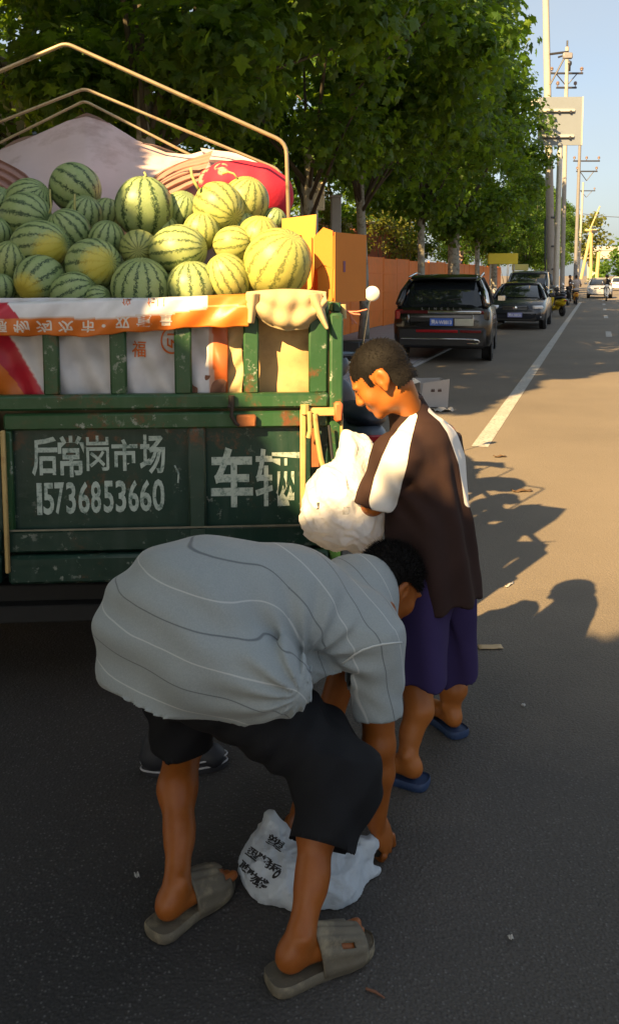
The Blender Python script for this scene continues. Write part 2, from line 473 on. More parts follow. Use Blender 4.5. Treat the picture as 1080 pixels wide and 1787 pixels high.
for k in range(4):
    s = 36 + 8 * k
    strip('lane_dash', -gd.dot(ROAD_R) + 0.08, -gd.dot(ROAD_R) - 0.08, s, s + 2.4, 0.004, LINE)

PAVE = mk('pavement', (0.30, 0.29, 0.31), 0.85, var=0.25, scale=2.5, bmp=0.3, bscale=50, dirt=(0.15, 0.14, 0.14))
TILE = mk('paver', (0.40, 0.385, 0.42), 0.8, var=0.2, scale=3.0, bmp=0.2, bscale=60, dirt=(0.22, 0.2, 0.2), dscale=4)
KERB = mk('kerb_stone', (0.33, 0.32, 0.32), 0.85, var=0.2, bmp=0.2)
PA = 3.18                                   # metres from the camera's line to the pavement's edge
mb = MB(); mb.add([road(-25, 7.4, 0.012), road(-25, PA + 0.12, 0.012), road(130, PA + 0.12, 0.012), road(130, 7.4, 0.012)], [(0, 1, 2, 3)])
pav = tag(mb.build('pavement', PAVE), kind='structure')
kb = empty('kerb', (0, 0, 0)); tag(kb, kind='structure')
mbk = MB(); mbk.box((0, 0, 0.01), (0.12, 0.985, 0.05), bev=0.01); kme = mbk.mesh('kerb_stone')
for i in range(30):
    o = link('kerb_stone', kme, KERB if i == 0 else None, kb); o.location = road(4 + i, PA + 0.06, 0); o.rotation_euler = (0, 0, ROAD_A)
tme = None
for i in range(20):
    for j in range(4):
        if tme is None:
            mbt = MB(); mbt.box((0, 0, 0.005), (0.485, 0.485, 0.03), bev=0.006); tme = mbt.mesh('paver'); tme.materials.append(TILE)
        o = bpy.data.objects.new('paver', tme); COL.objects.link(o); o.parent = pav
        o.location = road(7.5 + i * 0.5, PA + 0.39 + j * 0.5, 0.008 + rng.uniform(0, .005)); o.rotation_euler = (rng.uniform(-.006, .006), rng.uniform(-.006, .006), ROAD_A)
mb = MB(); mb.add([road(-25, 60, -0.004 + 0.008), road(-25, 7.4, 0.004), road(130, 7.4, 0.004), road(130, 60, 0.004)], [(0, 1, 2, 3)])
tag(mb.build('yard_ground', mk('yard_dirt', (0.11, 0.09, 0.06), 0.9, var=0.4, scale=0.6, bmp=0.4)), kind='structure')

# ================================================================== trees
def leaf_mat(name, base, trans, tw=0.42):
    m, nt, b = nodes_of(name)
    a = N(nt, 'ShaderNodeAttribute', attribute_name='leafy')
    oi = nt.nodes.new('ShaderNodeObjectInfo')
    f = math_n(nt, 'FRACT', math_n(nt, 'ADD', a.outputs['Fac'], oi.outputs['Random']))
    c = mixc(nt, f, [k * 0.7 for k in base], [k * 1.35 for k in base])
    c = mixc(nt, ramp(nt, f, 0.93, 0.97), c, (base[0] * 2.6, base[1] * 1.9, base[2]))
    t = mixc(nt, f, [k * 0.7 for k in trans], [k * 1.3 for k in trans])
    nt.links.new(c, b.inputs['Base Color']); b.inputs['Roughness'].default_value = 0.5; b.inputs['Specular IOR Level'].default_value = 0.35
    tb = nt.nodes.new('ShaderNodeBsdfTranslucent'); mx = nt.nodes.new('ShaderNodeMixShader'); mx.inputs[0].default_value = tw
    nt.links.new(t, tb.inputs[0]); nt.links.new(b.outputs[0], mx.inputs[1]); nt.links.new(tb.outputs[0], mx.inputs[2])
    nt.links.new(mx.outputs[0], nt.nodes['Material Output'].inputs[0])
    return m
LEAF = leaf_mat('plane_leaf', (0.046, 0.105, 0.016), (0.25, 0.40, 0.020), .46)
LEAF_Y = leaf_mat('shrub_leaf', (0.11, 0.13, 0.02), (0.25, 0.26, 0.03))
BARK = mk('plane_bark', (0.34, 0.33, 0.28), 0.9, var=0.3, scale=5, bmp=0.4, bscale=30, dirt=(0.17, 0.16, 0.12), dscale=6, damt=(0.5, 0.6))
LIMB = mk('limb_bark', (0.085, 0.075, 0.055), 0.9, var=0.3, scale=5, bmp=0.3)
WHITEWASH = mk('whitewash', (0.55, 0.55, 0.53), 0.9, var=0.12, scale=8, bmp=0.2, dirt=(0.3, 0.29, 0.26), dscale=7, damt=(0.58, 0.75))
LOBE = [(0.0, -0.50), (0.16, -0.36), (0.44, -0.30), (0.30, -0.10), (0.54, 0.12), (0.25, 0.14), (0.20, 0.30), (0.0, 0.56)]
def leaf_template(full=True):
    if full:
        out = LOBE + [(-x, y) for x, y in LOBE[-2:0:-1]]
        V = [(0, -0.05, 0.06)] + [(x, y, -0.10 * abs(x) * 2 - 0.10 * y * y) for x, y in out]
        n = len(out); Fc = [(0, 1 + i, 1 + (i + 1) % n) for i in range(n)]
    else:
        V = [(0, -0.5, -0.03), (0.5, -0.1, -0.08), (0.22, 0.12, 0), (0, 0.56, -0.06), (-0.22, 0.12, 0), (-0.5, -0.1, -0.08)]
        Fc = [(0, 1, 2), (0, 2, 4), (2, 3, 4), (0, 4, 5)]
    return np.array(V, float), np.array(Fc)
def rand_rot(n, r, updir=None, spread=1.0):
    """random leaf frames, blades mostly facing up and outward"""
    nrm = r.normal(size=(n, 3)) * spread
    if updir is not None: nrm = nrm + updir
    nrm /= np.linalg.norm(nrm, axis=1)[:, None]
    t = r.normal(size=(n, 3)) + np.array([0, 0, -0.8]); t -= nrm * (t * nrm).sum(1)[:, None]; t /= np.linalg.norm(t, axis=1)[:, None]
    return np.stack([np.cross(t, nrm), t, nrm], 2)
def leaves_mesh(name, pos, size, Rm, full, r):
    T, Fc = leaf_template(full); n = len(pos)
    V = np.einsum('nij,kj->nki', Rm, T) * size[:, None, None] + pos[:, None, :]
    Fs = (np.arange(n)[:, None, None] * len(T) + Fc[None]).reshape(-1, 3)
    me = np_mesh(name, V.reshape(-1, 3), Fs, smooth=False)
    set_f(me, np.repeat(r.uniform(size=n), len(T)), 'leafy')
    return me
def crown_points(r, blobs, per, soft=0.55):
    """leaf places: every clump is a hollow-ish ball of leaves; leaves look outward from their clump"""
    ps, ns = [], []
    for (c, rad), n in zip(blobs, per):
        d = r.normal(size=(n, 3)); d /= np.linalg.norm(d, axis=1)[:, None]
        q = rad * (r.uniform(size=n) ** soft)[:, None]
        ps.append(np.array(c) + d * q * np.array([1, 1, 0.8])); ns.append(d)
    return np.concatenate(ps), np.concatenate(ns)
def plane_tree(loc, label, r_, crown=(4.4, 3.3), zc=6.6, th=3.4, tr=0.15, nleaf=9000, lsize=0.2, full=True, bare=None, nclump=46, wash=False, group='plane trees along the pavement', front=0, lean=0.0):
    """trunk, limbs and a crown of clumps; front = number of separate leaf parts picked on the side of the camera"""
    t = empty('plane_tree', loc); tag(t, label, 'tree', group)
    r = r_
    mb = MB()
    pts = [(0, 0, -0.05), (0.02, 0.01, 0.5), (0.03 + lean * .3, 0.0, th * 0.5), (lean, 0.02, th), (lean * 1.3, 0.05, th + 1.2)]
    mb.tube(pts, [tr * 1.2, tr, tr * 0.92, tr * 0.85, tr * 0.6], 12)
    blobs = []
    while len(blobs) < nclump:
        d = r.normal(size=3); d /= np.linalg.norm(d); q = r.uniform(0.35, 1.0) ** 0.6
        zz = r.uniform(-1, 1); ra = r.uniform(.15, 1) ** .5 * (1 - abs(zz) ** (3.5 if zz < 0 else 2.0)) ** .5; an = r.uniform(0, 2 * math.pi)
        p = np.array([lean + math.cos(an) * ra * (crown[0] - .8), math.sin(an) * ra * (crown[0] - .8), zc + zz * (crown[1] - .7)])
        blobs.append((p, r.uniform(0.6, 1.15)))
    lb = MB()
    for p, rad in blobs[:10]:
        s = Vector((lean, 0.02, th * r.uniform(0.82, 1.1))); e = Vector(p); m_ = s.lerp(e, 0.5) + Vector((r.normal() * .2, r.normal() * .2, 0.4))
        lb.tube([s, m_, e], [tr * 0.36, tr * 0.2, 0.015], 6)
    mb.build('trunk', [BARK], t, smooth=True); lb.build('limbs', LIMB, t, smooth=True)
    if wash:
        mw = MB(); mw.tube([(0, 0, -0.02), (0.02, 0.01, 0.5), (0.025, 0.005, 1.15)], [tr * 1.24, tr * 1.04, tr * 1.02], 12); mw.build('whitewash', WHITEWASH, t, smooth=True)
    tot = sum(rad ** 2 for _, rad in blobs)
    per = [max(20, int(nleaf * rad ** 2 / tot)) for _, rad in blobs]
    pos, nr = crown_points(r, blobs, per)
    n = len(pos); size = lsize * r.uniform(0.65, 1.25, n)
    up = nr * 0.9 + np.array([0, 0, 0.7])
    Rm = rand_rot(n, r, up, 0.55)
    pick = np.zeros(n, bool)
    if front:
        w = pos + np.array(loc); c = np.array([0, 0, CAM_Z]); v = w - c
        dist = np.linalg.norm(v, axis=1)
        b_ = v @ np.array([0, CP, -SP]); px = PW / 2 + F_PX * v[:, 0] / b_; py = Y_PP + F_PX * (-(v[:, 1] * SP) - v[:, 2] * CP) / b_
        vis = (px > -20) & (px < 960) & (py > -20) & (py < 420)
        sc = np.where(vis, dist, 1e9); pick[np.argsort(sc)[:front]] = True
        T, Fc = leaf_template(True); proto = []
        for k in range(4):
            me = np_mesh('leaf', T, Fc, False); set_f(me, np.full(len(T), k * .25), 'leafy'); me.materials.append(LEAF); proto.append(me)
        for i in np.flatnonzero(pick):
            o = bpy.data.objects.new('leaf', proto[i % 4]); COL.objects.link(o); o.parent = t
            o.matrix_local = Matrix.Translation(pos[i]) @ Matrix(Rm[i].tolist()).to_4x4() @ Matrix.Scale(size[i], 4)
    k = ~pick
    cr = link('crown', leaves_mesh('crown', pos[k], size[k], Rm[k], full, r), LEAF, t)
    return t
def copy_tree(src, loc, rz, label=None, sc=1.0):
    t = src.copy(); COL.objects.link(t); t.location = loc; t.rotation_euler = (0, 0, rz); t.scale = (sc, sc, sc)
    if label: t['label'] = label
    for c in src.children:
        if c.name.startswith('leaf'): continue
        d = c.copy(); COL.objects.link(d); d.parent = t
    return t
A_T = 6.05
rt = np.random.default_rng(11)
def rv(s, a): v = road(s, a); return (v.x, v.y, 0)
t1 = plane_tree(rv(11.6, A_T + 0.4), 'broad leafy plane tree rising behind the loaded truck, nearest of the row', rt, (5.6, 5.0), 8.7, 3.5, 0.17, 30000, 0.215, True, nclump=120, front=300)
t2 = plane_tree(rv(18.0, A_T), 'plane tree with dark dense crown above the upright carton', rt, (5.1, 5.2), 8.8, 3.4, 0.13, 18000, 0.21, True, nclump=120, front=220)
gT = G(634, 592); sT = gT.dot(ROAD); aT = -gT.dot(ROAD_R)
t3 = plane_tree((gT.x, gT.y, 0), 'plane tree whose bare pale trunk stands just right of the carton', rt, (4.6, 5.6), 9.0, 3.5, 0.135, 16000, 0.22, True, nclump=120, front=120, lean=-0.1)
t4 = plane_tree(rv(30.0, A_T - 0.1), 'plane tree with slim pale trunk rising behind the black car', rt, (4.2, 5.6), 8.9, 3.7, 0.14, 14500, 0.235, False, nclump=110)
t5 = plane_tree(rv(36.5, A_T - 0.2), 'plane tree with thick whitewashed trunk beyond the black car', rt, (3.8, 5.6), 8.6, 3.6, 0.27, 13500, 0.24, False, nclump=100, wash=True)
far_labels = ['plane tree in the middle of the row beyond the parked cars', 'sixth plane tree along the row, over the yellow signboard', 'plane tree behind the two concrete poles', 'tall plane tree just beyond the concrete poles', 'small distant plane tree further down the road', 'small distant plane tree seen left of the leaning yellow post', 'farthest plane tree of the row, by the road end']
for i, s in enumerate((44.0, 51.5, 60, 69, 80, 93, 108)):
    src = (t4, t5, t3)[i % 3]
    copy_tree(src if src is not t3 else t4, rv(s, A_T - (0.2 if i < 2 else 1.3)), 1.3 * i + 0.7, far_labels[i], (.92, .82, .62, .62, .66, .7, .75)[i])
for k, (s_, a_) in enumerate(((-8, 6), (-13.5, 6), (-6, 11.5), (-12, 12), (0, 11.8), (5.5, 11.5))):  # unseen trees added off camera to block low skylight
    copy_tree((t4, t5)[k % 2], rv(s_, a_), k * 1.1, ('unseen street tree further back along the pavement', 'unseen street tree furthest back along the pavement', 'unseen garden tree behind the near street trees', 'unseen garden tree furthest behind the near street trees', 'unseen garden tree level with the camera', 'unseen garden tree left of the truck')[k], .60)
for k, (s_, a_) in enumerate(((52, 11), (60, 15), (68, 10.5), (80, 12), (95, 11))):
    copy_tree((t5, t4)[k % 2], rv(s_, a_), k * 1.7 + .4, ('yard tree behind the capped figure', 'yard tree far behind the capped figure', 'yard tree behind the people carrier', 'yard tree behind the parked scooters', 'yard tree farthest along the road')[k], .72)
copy_tree(t5, rv(17, 12.5), 2.0, 'tall plane tree in the yard behind the hoarding, furthest left')
copy_tree(t4, rv(27, 13.5), 4.0, 'tall plane tree in the yard behind the hoarding, above the red shop')
copy_tree(t5, rv(41, 13.0), 5.0, 'tall plane tree in the yard behind the yellow signboard')
copy_tree(t4, rv(9.5, 12.0), 1.0, 'tall plane tree in the yard behind the truck and its tarpaulin')

# unseen trees added off camera, their crowns shaped to cast the wanted shade
def shade_tree(loc, label, r, seeds, zlo, zhi, n, lsize=0.24):
    t = empty('plane_tree', loc); tag(t, label, 'tree', 'plane trees along the pavement')  # added unseen tree, there only for its shade
    k = r.uniform(zlo, zhi, n)
    g = seeds(n, r)
    off = np.stack([-(SUN_H.x) * k / 0.675, -(SUN_H.y) * k / 0.675, k], 1)
    pos = np.concatenate([g, np.zeros((n, 1))], 1) + off - np.array(loc)
    Rm = rand_rot(n, r, np.tile(-np.array(sd) * 1.5, (n, 1)), 0.6)
    link('crown', leaves_mesh('crown', pos, lsize * r.uniform(0.7, 1.25, n), Rm, True, r), LEAF, t)
    c = pos.mean(0); mb = MB()
    mb.tube([(0, 0, -0.05), (0.02, 0, 1.5), (0.05, 0.02, 3.2), (c[0] * .35, c[1] * .35, 4.4)], [0.22, 0.18, 0.16, 0.1], 12)
    for i in range(12):
        e = Vector(pos[r.integers(n)]); s = Vector((0.05, 0.02, 3.1))
        mb.tube([s, s.lerp(e, .5) + Vector((0, 0, .35)), e], [0.07, 0.04, 0.015], 6)
    mb.build('trunk', BARK, t, smooth=True)
    return t
def in_shade(x, y):
    """wanted shade on the ground, to which the added crowns are shaped"""
    edge_x = np.interp(y, [3.0, 3.78, 4.35, 4.75, 5.7, 7.5, 10, 14], [9, 0.48, 0.60, 0.74, 0.86, 1.05, 1.25, 1.6])
    near = 3.80 + 0.05 * np.sin(x * 2.3) + 0.03 * np.sin(x * 6.1 + 1)
    return (y < near) | (x < edge_x)
def seeds_far(n, r):
    o = np.zeros((0, 2))
    while len(o) < n:
        q = np.stack([r.uniform(-6.0, 6.5, n), r.uniform(9.6, 19.5, n)], 1)
        far = 10.6 + (q[:, 0] - 1.7) * 1.33 + .35 * np.sin(q[:, 0] * 2.1) + .2 * np.sin(q[:, 0] * 5.3)
        o = np.concatenate([o, q[(q[:, 1] > far) & (q[:, 1] > 10.3)]])
    return o[:n]
def seeds_near(n, r):
    o = np.zeros((0, 2))
    while len(o) < n:
        q = np.stack([r.uniform(-2.2, 5.6, n), r.uniform(-0.3, 4.2, n)], 1)
        o = np.concatenate([o, q[in_shade(q[:, 0] + .03, q[:, 1] + .04)]])
    return o[:n]
def seeds_left(n, r):
    o = np.zeros((0, 2))
    while len(o) < n:
        q = np.stack([r.uniform(-4.2, 1.6, n), r.uniform(2.6, 9.5, n)], 1)
        o = np.concatenate([o, q[in_shade(q[:, 0] + .03, q[:, 1] + .02)]])
    return o[:n]
shade_tree(rv(-4.5, 5.6), 'unseen plane tree behind the camera, crown shaped to shade the near road', np.random.default_rng(21), seeds_near, 4.4, 6.8, 8500)
shade_tree(rv(-1.0, 6.2), 'unseen plane tree beside the camera, crown shaped to shade the left of the truck', np.random.default_rng(22), seeds_left, 4.0, 6.6, 9500)

shade_tree(rv(3.2, 6.3), 'unseen tall plane tree added left of the truck, crown shaped to shade the far lane', np.random.default_rng(23), seeds_far, 6.6, 10.5, 9500, .26)

# ================================================================== orange hoarding along the pavement
ORANGE = mk('hoarding_orange', (0.88, 0.20, 0.008), 0.55, var=0.18, scale=1.2, bmp=0.05, dirt=(0.62, 0.16, 0.012), dscale=1.6, damt=(0.5, 0.8))
HPOST = mk('hoarding_post', (0.80, 0.19, 0.012), 0.6, var=0.2)
A_F = A_T + 0.75
hd = empty('hoarding', rv(16.0, A_F), ROAD_A); tag(hd, 'long orange sheet hoarding running behind the tree trunks and parked cars', 'fence')
pm = MB(); pm.box((0, 0, 1.14), (0.04, 1.985, 2.24), bev=0.006)
for q in (0.55, 1.15, 1.75): pm.box((0.026, 0, q), (0.012, 1.95, 0.04), bev=0.004)
pme = pm.mesh('panel', R(38)); pme.materials.append(ORANGE)
pq = MB(); pq.box((0.0, 0, 1.15), (0.06, 0.05, 2.28), bev=0.01); pqm = pq.mesh('post', R(38)); pqm.materials.append(HPOST)
for i in range(-3, 24):
    o = bpy.data.objects.new('panel', pme); COL.objects.link(o); o.parent = hd; o.location = (rng.uniform(-.01, .01), 1 + 2 * i, rng.uniform(-.03, .03))
    o = bpy.data.objects.new('post', pqm); COL.objects.link(o); o.parent = hd; o.location = (0, 2 * i, 0)
mbE = MB(); mbE.box((-2.0, 48.03, 1.14), (4.0, 0.06, 2.24), bev=0.006); mbE.build('end_panel', ORANGE, hd)

# square pale posts between the trees
CONC = mk('concrete', (0.34, 0.33, 0.31), 0.85, var=0.2, scale=3, bmp=0.25, bscale=40, dirt=(0.28, 0.26, 0.23), dscale=3)
def square_post(px0, px1, pyt, s, label):
    d = ray((px0 + px1) / 2, 480); Y = s; p = P((px0 + px1) / 2, 480, Y); top = P((px0 + px1) / 2, pyt, Y).z
    w = (px1 - px0) / F_PX * Y
    t = empty('concrete_post', (p.x, p.y, 0), 0.1); tag(t, label, 'post')
    mb = MB(); mb.box((0, 0, top / 2), (w, w, top), bev=0.02); mb.build('shaft', CONC, t)
    mb = MB(); mb.box((0, 0, top + 0.03), (w * 1.18, w * 1.18, 0.06), bev=0.015); mb.build('cap', CONC, t)
square_post(525, 541, 262, 19.5, 'pale square post just right of the canopy frame')
square_post(577, 594, 345, 21.0, 'pale square post rising behind the upright carton')

# ================================================================== poles and the signboard at the right
STEEL = mk('steel_dark', (0.06, 0.062, 0.07), 0.45, 0.6, var=0.2)
GALV = mk('galvanised', (0.50, 0.50, 0.46), 0.45, 0.35, var=0.1, scale=4)
PORC = mk('porcelain', (0.16, 0.11, 0.09), 0.3)
def conc_pole(px_t, py_t, px_b, Y, w, label, group='power poles along the road'):
    b = P(px_b, 480, Y); top = P(px_t, py_t, Y)
    t = empty('power_pole', (b.x, b.y, 0)); tag(t, label, 'power pole', group)
    dx, dz = top.x - b.x, top.z
    dx0 = dx * (0 - 0) / dz
    mb = MB(); r1 = w / F_PX * Y / 2
    mb.tube([(0, 0, -0.1), (dx * .5, 0, dz * .5), (dx, 0, dz)], [r1 * 1.12, r1, r1 * 0.8], 14); mb.build('shaft', CONC, t, smooth=R(50))
    return t, dx, dz
def insul(mb, p, s=1.0):
    mb.lathe(p, [(0.02 * s, 0), (0.02 * s, 0.08 * s), (0.075 * s, 0.09 * s), (0.06 * s, 0.14 * s), (0.085 * s, 0.15 * s), (0.05 * s, 0.22 * s), (0.0, 0.24 * s)], 10)
def crossarm(t, c, L, n=3, s=1.0, brace=True):
    c = Vector(c); mb = MB(); mb.box(c, (L, 0.1 * s, 0.1 * s), bev=0.01)
    if brace:
        for q in (-1, 1): mb.tube([c + Vector((q * L * 0.33, 0, 0)), c + Vector((0, 0, -0.7 * s))], 0.03 * s, 6)
    a = mb.build('crossarm', STEEL, t)
    for i in range(n):
        x = -L / 2 + 0.08 + (L - 0.16) * i / max(1, n - 1)
        m2 = MB(); insul(m2, c + Vector((x, 0, 0.05 * s)), s * 1.3); m2.build('insulator', PORC, a)
# nearest pole, its head in the leaves
p1, dx, dz = conc_pole(951, -30, 964, 46, 13, 'thick concrete pole at the edge of the plane leaves')
mb = MB(); mb.tube([(dx * .62, -.28, P(950, 150, 46).z), (dx * .62 + 0.75, -.3, P(960, 100, 46).z)], 0.045, 6); mb.tube([(dx * .7, -.28, P(950, 97, 46).z), (dx * .7 + 0.95, -.3, P(975, 93, 46).z)], 0.06, 6)
mb.build('bracket', STEEL, p1)
mb = MB(); mb.box((dx * .7 + 0.92, -.3, P(975, 100, 46).z), (0.5, 0.2, 0.32), bev=0.05); mb.build('switch_box', mk('switch_grey', (0.2, 0.2, 0.22), 0.5), p1)
for q, pyb in ((0.10, 470), (0.20, 430), (0.30, 380)):
    mb = MB(); mb.lathe((dx * q * .6, 0, P(960, pyb, 46).z), [(0.215, -.05), (0.235, -.045), (0.235, .045), (0.215, .05)], 14); mb.build('band', STEEL, p1)
mb = MB(); mb.tube([(dx * .1 - .28, -.1, 0.1), (dx * .2 - .285, -.12, 2.2), (dx * .3 - .28, -.12, 4.6)], 0.05, 8); mb.build('cable_pipe', STEEL, p1, smooth=True)
# second pole carries two crossarms and a drop fuse, behind the board
p2, dx, dz = conc_pole(989, 82, 981, 50, 7.5, 'concrete pole with crossarms rising above the signboard')
zt = dz
crossarm(p2, (dx * .9, 0, P(988, 128, 50).z), 1.85, 2)
crossarm(p2, (dx * .8, 0, P(987, 153, 50).z), 1.15, 2, brace=False)
mb = MB(); mb.tube([(dx, 0, zt - .1), (dx, 0, zt + .35)], 0.05, 6); mb.build('head_pin', STEEL, p2)
mb = MB(); mb.lathe((dx + .14, 0, P(990, 112, 50).z), [(0.0, -.4), (0.09, -.38), (0.09, -.1), (0.15, -.02), (0.15, .12), (0.05, .2), (0, .22)], 10); mb.build('fuse_switch', STEEL, p2, smooth=True)
mb = MB(); mb.tube([(dx * .95 - .5, 0, P(978, 100, 50).z), (dx * .95, 0, P(985, 95, 50).z)], 0.05, 6); mb.build('arm', STEEL, p2)
# board seen from the back
Yb = 43.0; bl, br_ = P(944, 210, Yb), P(1017, 210, Yb); zt_, zb = P(980, 168, Yb).z, P(980, 253, Yb).z
bp = P(973, 480, Yb)
sg = empty('road_signboard', (bp.x, bp.y, 0), -0.04); tag(sg, 'blank grey back of a large rectangular road signboard on a steel mast', 'sign')
x0, x1 = bl.x - bp.x - .1, br_.x - bp.x
SGN = mk('sign_back', (0.18, 0.21, 0.25), 0.5, 0.1, var=0.08, scale=1.2)
mb = MB(); mb.box(((x0 + x1) / 2, 0.16, (zt_ + zb) / 2), (x1 - x0, 0.05, zt_ - zb), bev=0.01); mb.build('board', SGN, sg)
for q in (x0 + 0.02, x1 - 0.02):
    mb = MB(); mb.box((q, 0.15, (zt_ + zb) / 2), (0.06, 0.12, zt_ - zb + .02), bev=0.01); mb.build('edge', GALV, sg)
for zz in (P(980, 192, Yb).z, P(980, 237, Yb).z):
    mb = MB(); mb.box((-.02 + (x0 + x1) / 2 - .1, 0.10, zz), ((x1 - x0) * .74, 0.09, 0.13), bev=0.015); rl = mb.build('rail', GALV, sg)
    mb = MB(); mb.box(((x0 + x1) / 2 - .1, 0.07, zz - .08), ((x1 - x0) * .7, 0.05, 0.05), bev=0.01)
    for q in (-.8, 0, .8): mb.box(((x0 + x1) / 2 - .1 + q * (x1 - x0) * .33, 0.06, zz - .08), (0.1, 0.08, 0.14), bev=0.01)
    mb.build('clamp', STEEL, sg)
mb = MB(); mb.tube([(0, .38, -.05), (0, .38, zt_ - .1)], [0.15, 0.12], 14); mb.build('mast', GALV, sg, smooth=R(50))
mb = MB(); mb.box((x0 - .25, 0.1, P(940, 176, Yb).z), (0.5, 0.2, 0.24), bev=0.06); mb.lathe((x0 - .32, -.02, P(938, 180, Yb).z), [(0.15, -.0), (0.15, .12), (0.1, .16)], 12, 'y'); mb.build('lamp_bracket', GALV, sg)
# two more poles further off
p3, dx, dz = conc_pole(1012, 225, 1003, 66, 6, 'dark slim pole with two crossarms right of the signboard')
for s_ in p3.children: s_.data.materials.clear(); s_.data.materials.append(mk('pole_dark', (0.16, 0.16, 0.17), 0.7, var=0.2))
crossarm(p3, (dx * .75 + .55, 0, P(1014, 281, 66).z), 2.0, 3, brace=False)
crossarm(p3, (dx * .7 + .6, 0, P(1014, 299, 66).z), 1.6, 2)
p4, dx, dz = conc_pole(1017, 318, 1008, 95, 4, 'faint farthest pole with a single crossarm')
crossarm(p4, (dx * .9 + .4, 0, P(1018, 333, 95).z), 1.9, 2)
wm = mk('wire_black', (0.03, 0.03, 0.03), 0.5)
wv = MB(); a_ = P(1016, 373, 66); b_ = P(1180, 372, 64); wv.tube([a_.lerp(b_, k / 10) + Vector((0, 0, -0.28 * 4 * (k / 10) * (1 - k / 10))) for k in range(11)], 0.022, 5); wv.build('wire', wm, p3).matrix_parent_inverse = p3.matrix_world.inverted()
bpy.context.view_layer.update()
for c in p3.children:
    if c.name.startswith('wire'): c.matrix_parent_inverse = Matrix.Translation(-p3.location)

# ================================================================== beyond the hoarding: houses, shrubs, signboards
CREAM = mk('render_cream', (0.56, 0.50, 0.38), 0.85, var=0.12, scale=0.8, bmp=0.1)
OCHRE = mk('render_orange', (0.58, 0.27, 0.07), 0.85, var=0.15, scale=0.8)
REDW = mk('shop_red', (0.36, 0.03, 0.03), 0.6, var=0.2)
WINF = mk('window_frame', (0.6, 0.58, 0.54), 0.5)
WG = glass('window_glass', (0.03, 0.04, 0.045), 0.08)
ROOFT = mk('roof_sheet', (0.24, 0.22, 0.2), 0.7, var=0.2)
def house(s, a, L, D, H, wall, label, nwin=4, rows=1, face=0.06, shop=None):
    t = empty('building', road(s, a), ROAD_A); tag(t, label, 'building')
    mb = MB(); mb.box((-D / 2, L / 2, H / 2), (D, L, H)); mb.build('wall', wall, t)
    mb = MB(); mb.box((-D / 2 + .1, L / 2, H + .09), (D + .5, L + .5, 0.18), bev=0.02); mb.build('roof', ROOFT, t)
    for side in (0, 1):
        for rw in range(rows):
            zz = 1.6 + rw * 3.0 + (.2 if side else 0)
            for i in range(nwin if side == 0 else 2):
                f = (i + .5) / (nwin if side == 0 else 2)
                mf = MB(); mg = MB()
                if side == 0:
                    c = (0.0, L * f, zz); mg.box((0.012, L * f, zz), (0.02, 1.2, 1.3))
                    for q in (-1, 1): mf.box((0.03, L * f + q * .63, zz), (0.08, 0.07, 1.4), bev=.01); mf.box((0.03, L * f, zz + q * .68), (0.08, 1.19, 0.07), bev=.01)
                    mf.box((0.035, L * f, zz), (0.06, 0.05, 1.29))
                else:
                    x = -D * f; mg.box((x, -.012, zz), (1.2, 0.02, 1.3))
                    for q in (-1, 1): mf.box((x + q * .63, -.03, zz), (0.07, 0.08, 1.4), bev=.01); mf.box((x, -.03, zz + q * .68), (1.19, 0.08, 0.07), bev=.01)
                    mf.box((x, -.035, zz), (0.05, 0.06, 1.29))
                w = mf.build('window', WINF, t); mg.build('pane', WG, w)
    if shop:
        mb = MB(); mb.box((0.12, L / 2, 3.1), (0.18, L * .8, 0.9), bev=.03); mb.build('shop_board', shop, t)
    return t
house(13.0, 13.2, 9, 7, 6.4, CREAM, 'cream rendered two storey building glimpsed behind the red bundle', 4, 2)
house(24.0, 14.0, 8, 6, 5.6, OCHRE, 'orange rendered building glimpsed above the hoarding through the leaves', 3, 1)
house(33.5, 11.5, 6, 6, 3.9, CREAM, 'low pale shop with a red board over its windows', 3, 1, shop=REDW)
house(45.0, 12.0, 11, 6, 4.4, mk('brick_wash', (0.22, 0.08, 0.05), 0.85, var=0.25), 'dark red low building in the shade behind the hoarding', 4, 1)
mbn = MB(); 
nb = empty('notice_board', P(552, 478, 19.0) * 1); nb.location.z = 0; tag(nb, 'small cream notice board with dark lettering by the square posts', 'sign')
mbn.box((0, 0, P(552, 342, 19).z), (0.36, 0.06, 0.62), bev=.02); mbn.build('board', mk('notice_cream', (0.7, 0.62, 0.42), 0.6, dirt=(0.2, 0.16, 0.1), dscale=9, damt=(.55, .6)), nb)
mbn = MB(); mbn.tube([(0, .06, 0), (0, .06, P(552, 342, 19).z)], 0.03, 8); mbn.build('post', GALV, nb)
def shrub(px, py, Y, rad, n, label, mat=LEAF_Y, ls=0.13, hz=1.3, stem=True):
    c = P(px, py, Y); t = empty('shrub', (c.x, c.y, 0)); tag(t, label, 'shrub')
    r = np.random.default_rng(int(px * 7 + py)); bl = [(np.array([r.normal() * rad * .5, r.normal() * rad * .4, c.z + r.normal() * rad * .45 * hz]), rad * r.uniform(.4, .7)) for _ in range(9)]
    pos, nr = crown_points(r, bl, [n // 9] * 9)
    link('crown', leaves_mesh('crown', pos, ls * r.uniform(.6, 1.3, len(pos)), rand_rot(len(pos), r, nr + np.array([0, 0, .5]), .6), False, r), mat, t)
    mb = MB()
    for b, _ in bl[:3]: mb.tube([(0, 0, 0), (b[0] * .4, b[1] * .4, b[2] * .5), tuple(b)], [0.03, 0.02, 0.008], 6)
    mb.build('stems', LIMB, t)
shrub(668, 388, 34, 1.1, 900, 'leafy shrub above the hoarding right of the bare trunk')
shrub(700, 402, 37, 1.1, 700, 'yellowish feathery shrub rising behind the slim trunk', hz=1.8)
shrub(560, 378, 26, 0.7, 700, 'sunlit yellow-green shrub behind the upright carton')
